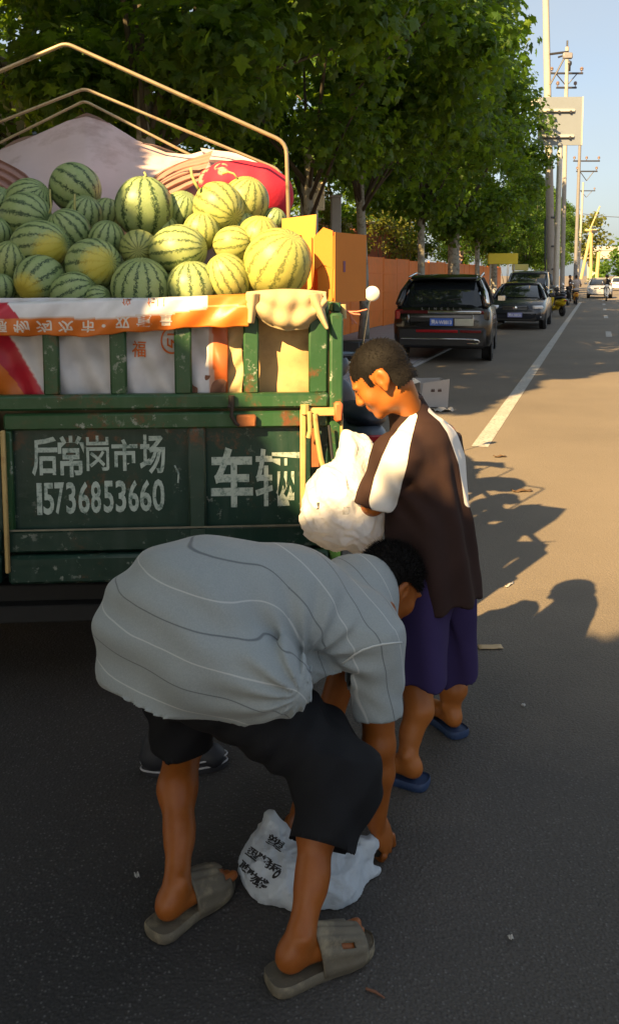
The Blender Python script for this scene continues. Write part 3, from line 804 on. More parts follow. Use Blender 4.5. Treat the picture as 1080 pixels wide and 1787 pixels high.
shrub(835, 436, 58, 1.5, 700, 'dark red-leaved shrub above the hoarding by the figure', leaf_mat('plum_leaf', (0.05, 0.012, 0.02), (0.08, 0.02, 0.02)))
shrub(885, 420, 78, 2.8, 900, 'dark green shrub above the yellow signboard', LEAF)
YEL = mk('sign_yellow', (0.78, 0.62, 0.03), 0.5, var=0.08); YEL2 = mk('sign_yellow_pale', (0.72, 0.66, 0.20), 0.5, var=0.08)
def yboard(px0, px1, py0, py1, Y, m, label):
    a = P(px0, py0, Y); b = P(px1, py1, Y); t = empty('signboard', ((a.x + b.x) / 2, Y, 0), 0.05); tag(t, label, 'sign')
    mb = MB(); mb.box((0, 0, (a.z + b.z) / 2), (b.x - a.x, 0.12, a.z - b.z), bev=.02); mb.build('board', m, t)
    for q in (-.4, .4):
        mb = MB(); mb.tube([(q * (b.x - a.x), 0.1, 0), (q * (b.x - a.x), 0.1, (a.z + b.z) / 2)], 0.04, 8); mb.build('post', GALV, t)
yboard(851, 903, 442, 461, 44, YEL, 'plain bright yellow signboard above the end of the hoarding')
yboard(893, 921, 461, 472, 47, YEL2, 'smaller pale yellow signboard over the van roof')

# ================================================================== the far end of the road
YP = mk('post_yellow', (0.44, 0.34, 0.14), 0.5, var=0.1)
Yg = 150.0
gp = P(1040, 480, Yg); gt = empty('gantry', (gp.x, gp.y, 0)); tag(gt, 'yellow steel gantry with a leaning brace at the far end of the road', 'gantry')
def gtube(pts, w, nm):
    mb = MB(); mb.tube([P(px, py, Yg) - Vector((gp.x, gp.y, 0)) for px, py in pts], w, 8); mb.build(nm, YP, gt)
gtube([(1013, 487), (1031, 402)], 0.26, 'brace'); gtube([(1030, 490), (1031, 400)], 0.24, 'leg'); gtube([(1040, 490), (1044, 440)], 0.3, 'leg')
gtube([(1028, 402), (1046, 360)], 0.12, 'jib'); gtube([(1020, 402), (1040, 402)], 0.2, 'crossbar')
mb = MB(); mb.box(P(1035, 404, Yg) - Vector((gp.x, gp.y, 0)), (1.2, .5, .5), bev=.05); mb.build('winch', STEEL, gt)
OVC = mk('overpass_concrete', (0.42, 0.40, 0.37), 0.8, var=0.1, scale=.3)
Yo = 230.0; oc = P(1070, 480, Yo); ov = empty('overpass', (oc.x, oc.y, 0)); tag(ov, 'concrete road overpass crossing the far end of the road', 'bridge')
za, zb_ = P(1070, 438, Yo).z, P(1070, 452, Yo).z
mb = MB(); mb.box((22, 0, (za + zb_) / 2), (60, 9, za - zb_), bev=.1); mb.build('deck', OVC, ov)
mb = MB(); mb.box((22, -4.6, za + .5), (60, .2, 1.0), bev=.03); mb.build('parapet', OVC, ov)
for x in (-6, 8, 24, 40):
    mb = MB(); mb.box((x, 0, zb_ / 2), (1.4, 3, zb_), bev=.1); mb.build('pier', OVC, ov)
for i, (px, py, rad, mt) in enumerate(((1028, 425, 4.2, LEAF_Y), (1075, 470, 3.6, LEAF), (1100, 468, 4.5, LEAF), (1052, 476, 3.0, LEAF))):
    shrub(px, py, 160 + 15 * i, rad, 900, ['bright yellow-green tree behind the leaning yellow post', 'distant round green bush under the overpass', 'distant green bush at the right edge of the road', 'distant dark bush beneath the overpass deck'][i], mt, ls=0.7)
# ================================================================== the green truck
TR = R(4.0)
UR = Vector((math.cos(TR), math.sin(TR), 0)); UV = Vector((-math.sin(TR), math.cos(TR), 0))
corner = P(597, 700, 3.30); corner.z = 0
HW = 1.27
T0 = corner - UR * HW                                  # ground point below the middle of the tail
truck = empty('cargo_truck', T0, TR)
tag(truck, 'old dark green cargo truck with slatted tailgate, heaped with watermelons', 'truck')
def T(px, py, v=0.0):                                  # a pixel on the plane v metres ahead of the tailgate -> truck x, z
    d = ray(px, py); o = T0 + UV * v; k = (o - Vector((0, 0, CAM_Z))).dot(UV) / d.dot(UV)
    p = Vector((0, 0, CAM_Z)) + d * k - T0
    return p.dot(UR), p.z + 0
def TX(px, py=700, v=0.0): return T(px, py, v)[0]
def TZ(px, py, v=0.0): return T(px, py, v)[1]
def W2T(p): q = Vector(p) - T0; return Vector((q.dot(UR), q.dot(UV), q.z))
def T2W(x, v, z): return T0 + UR * x + UV * v + Vector((0, 0, z))
def truck_paint(name, col, wear):
    m, nt, b = nodes_of(name)
    v = noise(nt, 3.0, 5.0); c = mixc(nt, v, [k * .7 for k in col], [k * 1.3 for k in col])
    streak = nt.nodes.new('ShaderNodeTexNoise'); streak.inputs['Scale'].default_value = 5.0; streak.inputs['Detail'].default_value = 5
    tc = nt.nodes.new('ShaderNodeTexCoord'); mp = nt.nodes.new('ShaderNodeMapping'); mp.inputs['Scale'].default_value = (4, 4, .5)
    nt.links.new(tc.outputs['Object'], mp.inputs[0]); nt.links.new(mp.outputs[0], streak.inputs['Vector'])
    c = mixc(nt, ramp(nt, streak.outputs[0], .5, .75, 0, .55), c, (col[0] * 1.5 + .02, col[1] * 1.1 + .02, col[2] * 1.2 + .02))
    sc = noise(nt, 26, 6.0, .7); sc2 = noise(nt, 4.5, 3.0)
    f = math_n(nt, 'MULTIPLY', ramp(nt, sc, .585, .64), ramp(nt, sc2, .44, .6))
    c = mixc(nt, math_n(nt, 'MULTIPLY', f, wear), c, (.30, .33, .29))
    ru = math_n(nt, 'MULTIPLY', ramp(nt, noise(nt, 8, 6.0, .75), .54, .66), ramp(nt, noise(nt, 2.3, 3.0), .46, .6))
    c = mixc(nt, ru, c, (.13, .05, .02))
    nt.links.new(c, b.inputs['Base Color']); b.inputs['Roughness'].default_value = .42; b.inputs['Specular IOR Level'].default_value = .45
    bump(nt, b, math_n(nt, 'ADD', noise(nt, 18, 5.0), math_n(nt, 'MULTIPLY', noise(nt, 4, 2.0), 2.5)), .22, .010)
    return m
GREEN = truck_paint('truck_green', (0.021, 0.074, 0.028), .9)
GREEN_D = truck_paint('truck_green_panel', (0.008, 0.034, 0.024), .6)
GREEN_W = truck_paint('truck_green_worn', (0.026, 0.052, 0.038), 1.0)
BLACKU = mk('underbody_black', (0.012, 0.012, 0.012), .8, var=.3)
RUST = mk('rust', (0.25, 0.09, 0.03), .85, var=.4, scale=14, bmp=.4, bscale=50)
OCH = mk('latch_ochre', (0.44, 0.31, 0.12), .55, var=.2, scale=12, dirt=(.28, .13, .05), dscale=18, damt=(.58, .7), bmp=.1)
RUBBER = mk('tyre_rubber', (0.018, 0.018, 0.019), .85, var=.2, bmp=.3)
zB, zR2, zPb, zPt, zG, zU0, zU1, zS = (TZ(500, y) for y in (1003, 953, 914, 744, 715.5, 711, 684, 529))
XR = TX(572); XC = TX(3)                                # right end of the gate, middle of the tail
XL = 2 * XC - XR
def part(mb, name, mat=None, parent=None): return mb.build(name, mat or GREEN, parent or truck)
def bx(name, x0, x1, v0, v1, z0, z1, mat=None, bev=.006, parent=None):
    mb = MB(); mb.box(((x0 + x1) / 2, (v0 + v1) / 2, (z0 + z1) / 2), (x1 - x0, v1 - v0, z1 - z0), bev=bev); return part(mb, name, mat, parent)
def gate(x0, x1, px_div):
    g = empty('tailgate'); g.parent = truck
    bx('panel', x0, x1, .0, .012, zR2, zG - .004, GREEN_D, 0, g)
    bx('gate_rail', x0, x1, -.03, -.001, zPt, zG, GREEN, .008, g)
    bx('gate_rail', x0, x1, -.03, -.001, zR2 + .004, zPb, GREEN_D, .008, g)
    bx('sill_beam', x0, x1, -.045, .06, zB, zR2 - .006, GREEN_D, .012, g)
    d0, d1 = px_div
    bx('upright', d0, d1, -.034, -.002, zPb - .002, zPt + .002, GREEN_W, .008, g)
    bx('upright', d0 + .006, d1 - .006, -.036, -.03, zR2 + .006, zPb - .004, GREEN_W, .003, g)
    bx('upright', x0, x0 + .028, -.03, -.002, zPb + .001, zPt - .001, GREEN, .006, g)
    mb = MB(); mb.box(((x0 + x1) / 2, -.034, zPb + .004), (x1 - x0, .006, .006)); part(mb, 'edge_strip', mk('bare_edge', (.20, .19, .14), .5, .3, var=.5, scale=20), g)
    return g
gR = gate(XC + .012, XR, (TX(330, 830), TX(360, 830)))
gL = gate(XL, XC - .012, (2 * XC - TX(360, 830), 2 * XC - TX(330, 830)))
# slatted upper gate
u0, u1 = XL, XR
bx('upper_rail', XL, XR, -.036, .012, zU0 + .002, zU1, GREEN, .009)
bx('top_rail', XL, XR, -.02, .014, zS - .05, zS, GREEN, .008)
sl = [(77, 105), (193, 222), (305, 335), (425, 452), (538, 571)]
xs = [(TX(a, 620), TX(b, 620)) for a, b in sl]
for a, b in xs + [(2 * XC - b, 2 * XC - a) for a, b in xs]:
    bx('slat', a, b, -.022, .006, zU1 - .003, zS - .049, GREEN, .007)
# corner posts, side boards
for s in (1, -1):
    xa, xb = (TX(574), TX(597)) if s == 1 else (2 * XC - TX(597), 2 * XC - TX(574))
    bx('corner_post', xa, xb, -.03, .05, zB + .02, TZ(585, 546), GREEN, .008)
    xo = xb if s == 1 else xa
    bx('side_board', xo - .03 if s == 1 else xo, xo if s == 1 else xo + .03, .052, 4.4, zR2, zG, GREEN, .008)
    for k in range(9):
        v = .5 + k * .47
        bx('side_slat', xo - .03 if s == 1 else xo + .004, xo - .004 if s == 1 else xo + .03, v, v + .09, zG + .001, zS - .04, GREEN, .006)
    bx('side_rail', xo - .033 if s == 1 else xo, xo if s == 1 else xo + .033, .052, 4.4, zS - .039, zS - .001, GREEN, .006)
bx('bed_floor', XL + .03, XR - .03, .065, 4.4, zB + .03, zB + .1, BLACKU, 0)
bx('front_board', XL, XR, 4.41, 4.46, zB, zS + .2, GREEN, .01)
# underbody, axle, wheels, lamps
for s in (-1, 1): bx('chassis_rail', XC + s * .42 - .05, XC + s * .42 + .05, .1, 6.3, zB - .20, zB - .02, BLACKU)
bx('cross_member', XC - .42, XC + .42, .12, .22, zB - .18, zB - .06, BLACKU)
bx('rear_bumper_bar', XC - 1.0, XC + 1.0, .06, .14, .33, .40, BLACKU)
wme = {}
def wheel(x, v, dual=True):
    e = empty('wheel', (x, v, .41)); e.parent = truck
    mb = MB(); mb.lathe((0, 0, 0), [(.22, -.11), (.36, -.115), (.405, -.09), (.41, 0), (.405, .09), (.36, .115), (.22, .11)], 32, 'x'); part(mb, 'tyre', RUBBER, e)
    mb = MB(); mb.lathe((0, 0, 0), [(.02, -.03), (.12, -.05), (.21, -.03), (.225, -.10), (.225, .10), (.21, .03), (.1, .05), (.02, .06)], 24, 'x'); part(mb, 'rim', BLACKU, e)
for v in (.95, 5.6):
    for s in (-1, 1):
        wheel(XC + s * .98, v)
        if v < 2: wheel(XC + s * .70, v)
mb = MB(); mb.tube([(XC - .9, .95, .41), (XC + .9, .95, .41)], .09, 10); part(mb, 'axle', BLACKU)
for s in (-1, 1):
    mb = MB(); mb.box((XC + s * .84, .45, .50), (.56, .012, .36)); part(mb, 'mudflap', RUBBER)
# the cab in front
CABG = GREEN
mb = MB(); mb.prism([(4.6, .55), (6.55, .55), (6.6, 1.25), (6.3, 2.2), (4.75, 2.25), (4.6, 2.1)], XC - 1.05, XC + 1.05, 'x'); part(mb, 'cab', GREEN)
bx('rear_window', XC - .55, XC + .55, 4.585, 4.6, 1.5, 1.95, glass('cab_glass'))
# lettering
LET = nodes_of('stencil_paint')
def _let():
    m, nt, b = LET
    f = math_n(nt, 'ADD', ramp(nt, noise(nt, 34, 6.0, .75), .49, .69), ramp(nt, noise(nt, 5, 3.0), .5, .8, 0, .40))
    c = mixc(nt, f, (.40, .48, .44), (.03, .09, .07))
    nt.links.new(c, b.inputs['Base Color']); b.inputs['Roughness'].default_value = .6
    return m
LETM = _let()
LETM2 = None
def letter(body, px0, py0, px1, py1, bold=.018, v=-.0018, parent=None, mat=None, stencil=0):
    V, Fs = text_mesh(body, bold)
    a = T(px0, py1, v); b = T(px1, py0, v)
    W = [(a[0] + (b[0] - a[0]) * p[0], v, a[1] + (b[1] - a[1]) * p[1]) for p in V]
    me = bpy.data.meshes.new('lettering'); me.from_pydata(W, [], Fs)
    o = link('lettering', me, mat or LETM, parent or gR); return o
for ch, q in zip('后常岗市场', ((57, 762, 100, 831), (103, 760, 146, 833), (152, 760, 190, 822), (196, 766, 240, 822), (245, 758, 288, 827))):
    letter(ch, q[0], q[1], q[2], q[3], .012 if ch == '岗' else .024)
xd = [(66, 73), (77, 94), (97, 112), (117, 132), (138, 156), (160, 176), (182, 198), (203, 220), (225, 242), (245, 264), (267, 287)]
for ch, (a, b) in zip('15736853660', xd):
    y1 = 899 - (a - 62) * .035
    letter(ch, a, y1 - 56, b, y1, .022)
letter('车', 369, 780, 441, 886, .030); letter('辆', 446, 782, 523, 884, .014)
mb = MB(); mb.tube([T2 for T2 in [(TX(305, 812), -.004, TZ(305, 812)), (TX(312, 826), -.004, TZ(312, 826)), (TX(311, 842), -.004, TZ(311, 842))]], .0035, 5); part(mb, 'chalk_mark', LETM, gR)
# latches and hinge ironwork at the right corner
def tb(pts, r, v, name, mat, n=8):
    mb = MB(); mb.tube([(TX(p[0], p[1], v), v if len(p) == 2 else p[2], TZ(p[0], p[1], v)) for p in pts], r, n); return part(mb, name, mat)
def barp(px0, px1, py0, py1, v, d, name, mat, bev=.004):
    return bx(name, TX(px0, py0, v), TX(px1, py0, v), v, v + d, TZ(px0, py1, v), TZ(px0, py0, v), mat, bev)
barp(524, 534, 714, 905, -.066, .02, 'latch_bar', OCH)
barp(0, 8, 752, 1002, -.066, .02, 'latch_bar', OCH)
barp(528, 586, 713, 727, -.06, .03, 'latch_arm', OCH)
tb([(549, 722), (553, 757), (560, 800), (571, 838)], .0105, -.07, 'latch_handle', OCH)
tb([(540, 718), (541, 752), (538, 764)], .009, -.075, 'latch_pin', OCH)
tb([(532, 706), (532, 722)], .017, -.062, 'latch_pivot', OCH)
tb([(574, 742), (577, 772), (580, 800)], .006, -.068, 'latch_hook', STEEL)
bx('latch_end', TX(583, 720, -.06), TX(598, 720, -.06), -.07, -.03, TZ(590, 736, -.06), TZ(590, 702, -.06), mk('latch_red', (.5, .12, .04), .6, var=.5, scale=25), .008)
bx('rust_plate', TX(541, 800), TX(556, 800), -.034, -.0305, TZ(548, 812), TZ(548, 745), RUST, .002)
barp(594, 599, 720, 770, -.04, .02, 'hinge_strap', OCH)
bx('hinge_block', TX(413, 730), TX(447, 730), -.06, -.037, TZ(430, 741), TZ(430, 720), RUST, .006)
tb([(398, 708), (405, 712), (404, 726), (412, 739), (418, 742)], .0075, -.055, 'hook', mk('iron_dark', (.03, .022, .018), .7, var=.4))
tb([(404, 690), (404, 712)], .012, -.05, 'hinge_knuckle', mk('iron_dark', (.03, .022, .018)))
# canopy hoops
HOOP = mk('hoop_steel', (0.36, 0.29, 0.18), .4, .45, var=.25, scale=9, dirt=(.2, .12, .06), dscale=14, damt=(.55, .7))
def hoop(apex, eave, Y, r, foot_px):
    a = W2T(P(apex[0], apex[1], Y)); e = W2T(P(eave[0], eave[1], Y)); f = W2T(P(foot_px[0], foot_px[1], Y))
    a.y = e.y = f.y = (a.y + e.y) / 2
    def bend(p, q, s, k=.05):
        d1 = (p - q).normalized() * k; d2 = (s - q).normalized() * k
        return [q + d1 * (1 - t) ** 2 + d2 * t * t for t in (0, .25, .5, .75, 1)]
    lo = Vector((e.x + (f.x - e.x), e.y, zG))
    el = Vector((2 * a.x - e.x, e.y, e.z)); ll = Vector((el.x, e.y, zG))
    pts = [ll] + bend(ll, el, a) + bend(el, a, e, .03) + bend(a, e, lo) + [lo]
    mb = MB(); mb.tube(pts, r, 10); return mb.build('canopy_hoop', HOOP, truck, smooth=True)
hoop((118, 79), (500, 247), 3.95, .0095, (513, 385))
hoop((150, 157), (491, 296), 4.7, .0085, (500, 375))
hoop((150, 178), (480, 345), 5.0, .008, (486, 420))

# ------------------------------------------------------------------ sheets over and behind the slats
def grid_mesh(nu, nv, fn, colf):
    """fn(i/nu, j/nv) -> truck point and colour"""
    V = []; C = []
    for j in range(nv + 1):
        for i in range(nu + 1):
            p = fn(i / nu, j / nv); V.append(p); C.append(colf(i / nu, j / nv))
    i, j = np.meshgrid(np.arange(nu), np.arange(nv)); w = nu + 1
    q = np.stack([j * w + i, j * w + i + 1, (j + 1) * w + i + 1, (j + 1) * w + i], -1).reshape(-1, 4)
    me = np_mesh('sheet', V, q); set_col(me, C); return me
VINYL = attr_mat('printed_vinyl', rough=.38, bmp=.25, bscale=22, var=.08, trans=.12, spec=.5)
WHT, ORG, RED, PINK = (.80, .80, .83), (.72, .19, .025), (.55, .02, .05), (.6, .3, .25)
px_of = lambda u: -330 + u * (434 + 330)
def ban_y(px, s):                                       # rows of the folded-over banner in the photo: top edge, colour edge, lower edge
    top = np.interp(px, [-330, 0, 100, 300, 434], [530, 528, 525, 518, 512]); low = np.interp(px, [-330, 0, 140, 250, 300, 434], [586, 584, 587, 578, 574, 568])
    mid = np.interp(px, [-330, 0, 60, 180, 260, 300, 350, 434], [556, 555, 552, 555, 549, 545, 538, 530])
    return top, mid, low
def ban_fn(u, t):
    px = px_of(u); top, mid, low = ban_y(px, 0)
    w = math.sin(px * .05) * 1.2 + math.sin(px * .13 + 1) * .8
    if t < .3:                                          # the part lying back over the rail towards the load
        k = t / .3; v = .16 - .17 * k; y = top + 2; x, z = T(px, y, -.03)
        return (x, v, z - .035 * (1 - k) ** 2 + .004 * w * (1 - k))
    k = (t - .3) / .7; y = top + 2 + (low + w - top - 2) * k
    v = -.034 - .014 * math.sin(k * math.pi) - .010 * math.sin(px * .028 + k * 2) - .006 * math.sin(px * .09 + k * 5) - .012 * k
    x, z = T(px, y, -.04); return (x, v, z)
def ban_col(u, t):
    px = px_of(u); top, mid, low = ban_y(px, 0)
    if t < .3: y = top
    else: y = top + (low - top) * (t - .3) / .7
    if px > 362 + (y - 512) * -.0 : return ORG if abs(y - (532 + (434 - px) * .02)) > 1.2 or px > 430 else (.75, .5, .2)
    if px < 14 + (y - 528) * .95 and y < mid: return RED
    if abs(y - mid) < 1.3: return (.7, .55, .45)
    return WHT if y < mid else ORG
ban = empty('banner', T0, TR); tag(ban, 'white and orange printed vinyl banner folded over the slatted tailgate', 'banner')
bme = grid_mesh(420, 34, ban_fn, ban_col); sheet = link('sheet', bme, VINYL, ban); solid(sheet, .003)
bme_bvh = BVHTree.FromPolygons([v.co[:] for v in bme.vertices], [tuple(p.vertices) for p in bme.polygons])
PRW = mk('print_white', (.68, .62, .56), .5, var=.1); PRO = mk('print_orange', (.66, .16, .03), .5, var=.1); PRK = mk('print_black', (.015, .015, .018), .5)
def on_sheet(body, px0, py0, px1, py1, mat, bvh, parent, flip=False, turn=False, v0=-.5, bold=.01, off=.004, mesh=None, name='lettering'):
    V, Fs = text_mesh(body, bold) if mesh is None else mesh
    W = []
    for p in V:
        x, y = p[0], p[1]
        if flip: y = 1 - y
        if turn: x, y = 1 - x, 1 - y
        tx, tz = T(px0 + (px1 - px0) * x, py1 + (py0 - py1) * y, -.04)
        h = bvh.ray_cast(Vector((tx, v0, tz)), Vector((0, 1, 0)))
        vv = h[0].y if h[0] is not None else -.05
        W.append((tx, vv - off, tz))
    me = bpy.data.meshes.new(name); me.from_pydata(W, [], Fs); return link(name, me, mat, parent)
for ch, (a, b) in zip('源物沟次市·双重量', ((-8, 16), (27, 55), (65, 92), (103, 130), (143, 167), (180, 187), (203, 229), (240, 266), (280, 301))):
    y0, y1 = (559, 580) if a < 170 else (555, 574)
    if ch == '·': y0, y1 = 565, 571
    if a > 200: y0, y1 = 551 - (a - 200) * .04, 572 - (a - 200) * .05
    on_sheet(ch, a, y0, b, y1, PRW, bme_bvh, sheet, flip=True, bold=.02)
on_sheet('位', 214, 521, 230, 533, PRO, bme_bvh, sheet, flip=True); on_sheet('佰川', 258, 520, 288, 535, PRO, bme_bvh, sheet, flip=True)

VI = .05                                                # lining behind the slats
def lin_fn(u, t):
    px = -330 + u * (398 + 330); y = 520 + t * (694 - 520)
    x, z = T(px, y, VI)
    return (x, VI + .016 * math.sin(px * .045 + y * .02) + .010 * math.sin(px * .11 - y * .05) + .012 * lumpx(px, y), z)
def lumpx(a, b): return math.sin(a * .021 + 1.3 * math.sin(b * .03)) * math.cos(b * .045 + a * .013)
def lin_col(u, t):
    px = -330 + u * (398 + 330); y = 520 + t * (694 - 520)
    xr = 20 + ((y - 590) / 95) ** 1 * 58 if y > 590 else 20 + (y - 590) * .4
    if px < xr - 52 + (y - 590) * .12: return ORG
    if px < xr: return RED
    if px < xr + 2: return (.7, .4, .4)
    if px > 372 + (y - 600) * .04: return (.66, .16, .04)
    if px > 366: return (.66, .4, .3)
    return (.74, .74, .77)
lin = empty('printed_sheet', T0, TR); tag(lin, 'white vinyl sheet with red and orange swoosh hung inside the tailgate slats', 'sheet')
lme = grid_mesh(300, 60, lin_fn, lin_col); lsh = link('sheet', lme, VINYL, lin); solid(lsh, .003)
lbvh = BVHTree.FromPolygons([v.co[:] for v in lme.vertices], [tuple(p.vertices) for p in lme.polygons])
on_sheet('福', 226, 597, 252, 626, PRO, lbvh, lsh, v0=-.0, off=.008)
def ring_mesh(n=40):
    V = []; Fs = []
    for i in range(n):
        a = 2 * math.pi * i / n
        for r in (.5, .43): V.append((.5 + r * math.cos(a), .5 + r * math.sin(a), 0))
    for i in range(n): Fs.append((2 * i, 2 * ((i + 1) % n), 2 * ((i + 1) % n) + 1, 2 * i + 1))
    def stroke(pts, w):
        for (x0, y0), (x1, y1) in zip(pts, pts[1:]):
            d = Vector((x1 - x0, y1 - y0)).normalized() * w; q = Vector((-d.y, d.x)); b = len(V)
            V.extend([(x0 - q.x - d.x, y0 - q.y - d.y, 0), (x1 - q.x + d.x, y1 - q.y + d.y, 0), (x1 + q.x + d.x, y1 + q.y + d.y, 0), (x0 + q.x - d.x, y0 + q.y - d.y, 0)]); Fs.append((b, b + 1, b + 2, b + 3))
    stroke([(.34, .72), (.66, .72), (.70, .5)], .035); stroke([(.32, .55), (.32, .34), (.5, .26), (.5, .5), (.66, .4), (.68, .28)], .035)
    return np.array(V), Fs
on_sheet('', 277, 572, 316, 622, PRO, lbvh, lsh, v0=-.0, off=.008, mesh=ring_mesh(), name='logo')

CARD = mk('cardboard', (0.52, 0.34, 0.15), .85, var=.14, scale=7, bmp=.15, bscale=35, dirt=(.36, .22, .1), dscale=5)
CARD_O = mk('cardboard_orange', (0.56, 0.185, 0.020), .8, var=.12, scale=6, bmp=.12, bscale=40)
KRAFT = mk('kraft_paper', (0.55, 0.40, 0.20), .85, var=.12, scale=9, bmp=.25, bscale=30)
def sheet_card(px0, px1, py0, py1, v, label, mat, crumple=0.0, name='cardboard_sheet'):
    def fn(u, t):
        px = px0 + (px1 - px0) * u; y = py0 + (py1 - py0) * t
        px += crumple * 5 * math.sin(y * .09) * (1 if u > .5 else 1.2); x, z = T(px, y, v)
        return (x, v + .006 * math.sin(px * .07) + crumple * .016 * math.sin(px * .21 + y * .15) + .004 * math.sin(y * .1), z)
    e = empty(name, T0, TR); tag(e, label, 'cardboard')
    o = link('board', grid_mesh(30, 24, fn, lambda u, t: (1, 1, 1)), mat, e); solid(o, .005); return e
sheet_card(381, 424, 540, 692, .062, 'crumpled kraft paper piece stuffed behind the slats left of the big cardboard', KRAFT, .3)
sheet_card(437, 560, 520, 692, .075, 'flat brown cardboard sheet standing inside the last gap of the tailgate slats', CARD)
sheet_card(337, 396, 655, 692, .036, 'torn scrap of brown paper low behind the middle slats', mk('paper_brown', (.22, .10, .06), .9, var=.4), .3)

# beige cloth tied over the right end of the top rail
CLOTH = mk('beige_cloth', (0.44, 0.34, 0.19), .9, var=.1, scale=8, bmp=.3, bscale=45)
def cl_fn(u, t):
    px = 431 + u * (570 - 431)
    top = 510 + 5 * math.sin(u * 3.1) * -1 + 2; low = np.interp(u, [0, .08, .3, .5, .75, .9, 1], [560, 548, 570, 578, 574, 556, 536])
    if t < .3:
        k = t / .3; x, z = T(px, top, -.03); return (x, .14 - .16 * k, z - .03 * (1 - k) ** 2)
    k = (t - .3) / .7; y = top + (low - top) * k
    x, z = T(px, y, -.05)
    bul = math.sin(min(1, k * 1.08) * math.pi) ** .7
    v = -.022 - .045 * bul * math.sin(max(.05, min(.95, u)) * math.pi) ** .5 - .010 * math.sin(k * 9 + 3.5 * (u - .5) ** 2 * 4) - .005 * math.sin(u * 26 + k * 3)
    return (x, v, z)
cl = empty('cloth', T0, TR); tag(cl, 'pale beige cloth rolled over the right end of the tailgate', 'cloth')
o = link('fold', grid_mesh(60, 40, cl_fn, lambda u, t: (1, 1, 1)), CLOTH, cl); solid(o, .006)
def tail_fn(u, t):
    y = 512 + t * 62; px = np.interp(t, [0, 1], [545, 571]) + (u - .5) * np.interp(t, [0, .3, 1], [34, 22, 2])
    x, z = T(px, y, -.06); return (x, -.052 - .012 * math.cos((u - .5) * 6) - .01 * t, z)
o = link('tail', grid_mesh(14, 24, tail_fn, lambda u, t: (1, 1, 1)), CLOTH, cl); solid(o, .005)
def tail2_fn(u, t):
    y = 512 + t * 52; px = np.interp(t, [0, 1], [441, 437]) + (u - .5) * np.interp(t, [0, .4, 1], [22, 18, 10])
    x, z = T(px, y, -.06); return (x, -.055 - .010 * math.cos((u - .5) * 6), z)
o = link('tail', grid_mesh(12, 20, tail2_fn, lambda u, t: (1, 1, 1)), CLOTH, cl); solid(o, .005)

# pink tarpaulin drawn back over the load, red bundle, cartons
TARP = mk('tarpaulin_pink', (0.62, 0.50, 0.51), .8, var=.12, scale=4, bmp=.2, bscale=16, dirt=(.28, .17, .14), dscale=2.2, damt=(.55, .8), trans=.12)
TARP_B = mk('tarpaulin_brown', (0.30, 0.17, 0.14), .85, var=.2, scale=5, bmp=.2, bscale=16)
tarp = empty('tarpaulin', T0, TR); tag(tarp, 'dusty pink tarpaulin peaked over the load behind the watermelons', 'tarpaulin')
YT = 4.75
def ridge(px): return np.interp(px, [-500, -200, 0, 60, 120, 152, 190, 240, 290, 330, 358, 400], [420, 330, 262, 237, 210, 203, 214, 245, 266, 270, 262, 300])
def tarp_fn(u, t):
    px = -500 + u * 890; top = ridge(px)
    bot = np.interp(px, [-500, 0, 80, 180, 260, 330, 390], [460, 345, 352, 360, 352, 330, 330]) + 40
    y = top + (bot - top) * t
    Y = YT + .25 * (1 - math.sin(min(1, t * 1.2) * math.pi * .5)) - .5 * t - .05 * math.sin(px * .045 + t * 3) * t - .02 * math.sin(px * .021)
    p = W2T(P(px, y, Y)); return tuple(p)
def back_fn(u, t):
    px = -500 + u * 890; a = W2T(P(px, ridge(px), YT + .25)); return (a.x, a.y + 2.6 * t, a.z - .15 * t - .55 * t * t + .02 * math.sin(px * .05))
link('front_fall', grid_mesh(160, 40, tarp_fn, lambda u, t: (1, 1, 1)), TARP, tarp); link('back_fall', grid_mesh(120, 20, back_fn, lambda u, t: (1, 1, 1)), TARP, tarp)
def roll(pts, r0, r1, name='hem_roll', mat=TARP_B):
    V = []; mb = MB(); c = [W2T(P(*q)) for q in pts]; n = 24; path = []
    for i in range(n + 1):
        f = i / n * (len(c) - 1); k = min(int(f), len(c) - 2); path.append(c[k].lerp(c[k + 1], f - k))
    rs = [(r0 + (r1 - r0) * i / n) * (1 + .05 * math.sin(i * 1.1)) for i in range(n + 1)]
    mb.tube(path, rs, 12); return mb.build(name, mat, tarp, smooth=True)
def pleated(A, B, Y0, Y1, name, mat, n=70, m=26, pl=4.5):
    """a band of gathered cloth between an upper and a lower line of photo places"""
    A, B = np.array(A, float), np.array(B, float); ta = np.linspace(0, 1, len(A)); tb_ = np.linspace(0, 1, len(B))
    def fn(u, t):
        a = (np.interp(u, ta, A[:, 0]), np.interp(u, ta, A[:, 1])); b_ = (np.interp(u, tb_, B[:, 0]), np.interp(u, tb_, B[:, 1]))
        t2 = t + .04 * math.sin(u * 7 + t * 4); px = a[0] + (b_[0] - a[0]) * t2; py = a[1] + (b_[1] - a[1]) * t2
        return tuple(W2T(P(px, py, Y0 + (Y1 - Y0) * t - .045 * math.sin(t * math.pi) - .022 * math.sin(t * pl * 2 * math.pi + 2.2 * math.sin(u * 4)))))
    return link(name, grid_mesh(n, m, fn, lambda u, t: (1, 1, 1)), mat, tarp)
pleated([(-80, 250), (0, 276), (45, 305), (88, 348)], [(-80, 330), (-10, 345), (40, 362), (85, 372)], 4.5, 4.3, 'gathered_hem', TARP_B)
pleated([(372, 262), (330, 276), (285, 298), (225, 338)], [(350, 318), (310, 340), (270, 352), (228, 362)], 4.66, 4.36, 'gathered_hem', TARP_B)
pleated([(350, 258), (400, 264), (440, 276), (470, 290)], [(360, 282), (400, 292), (440, 300), (470, 310)], 4.9, 4.8, 'gathered_edge', TARP, pl=1.5)
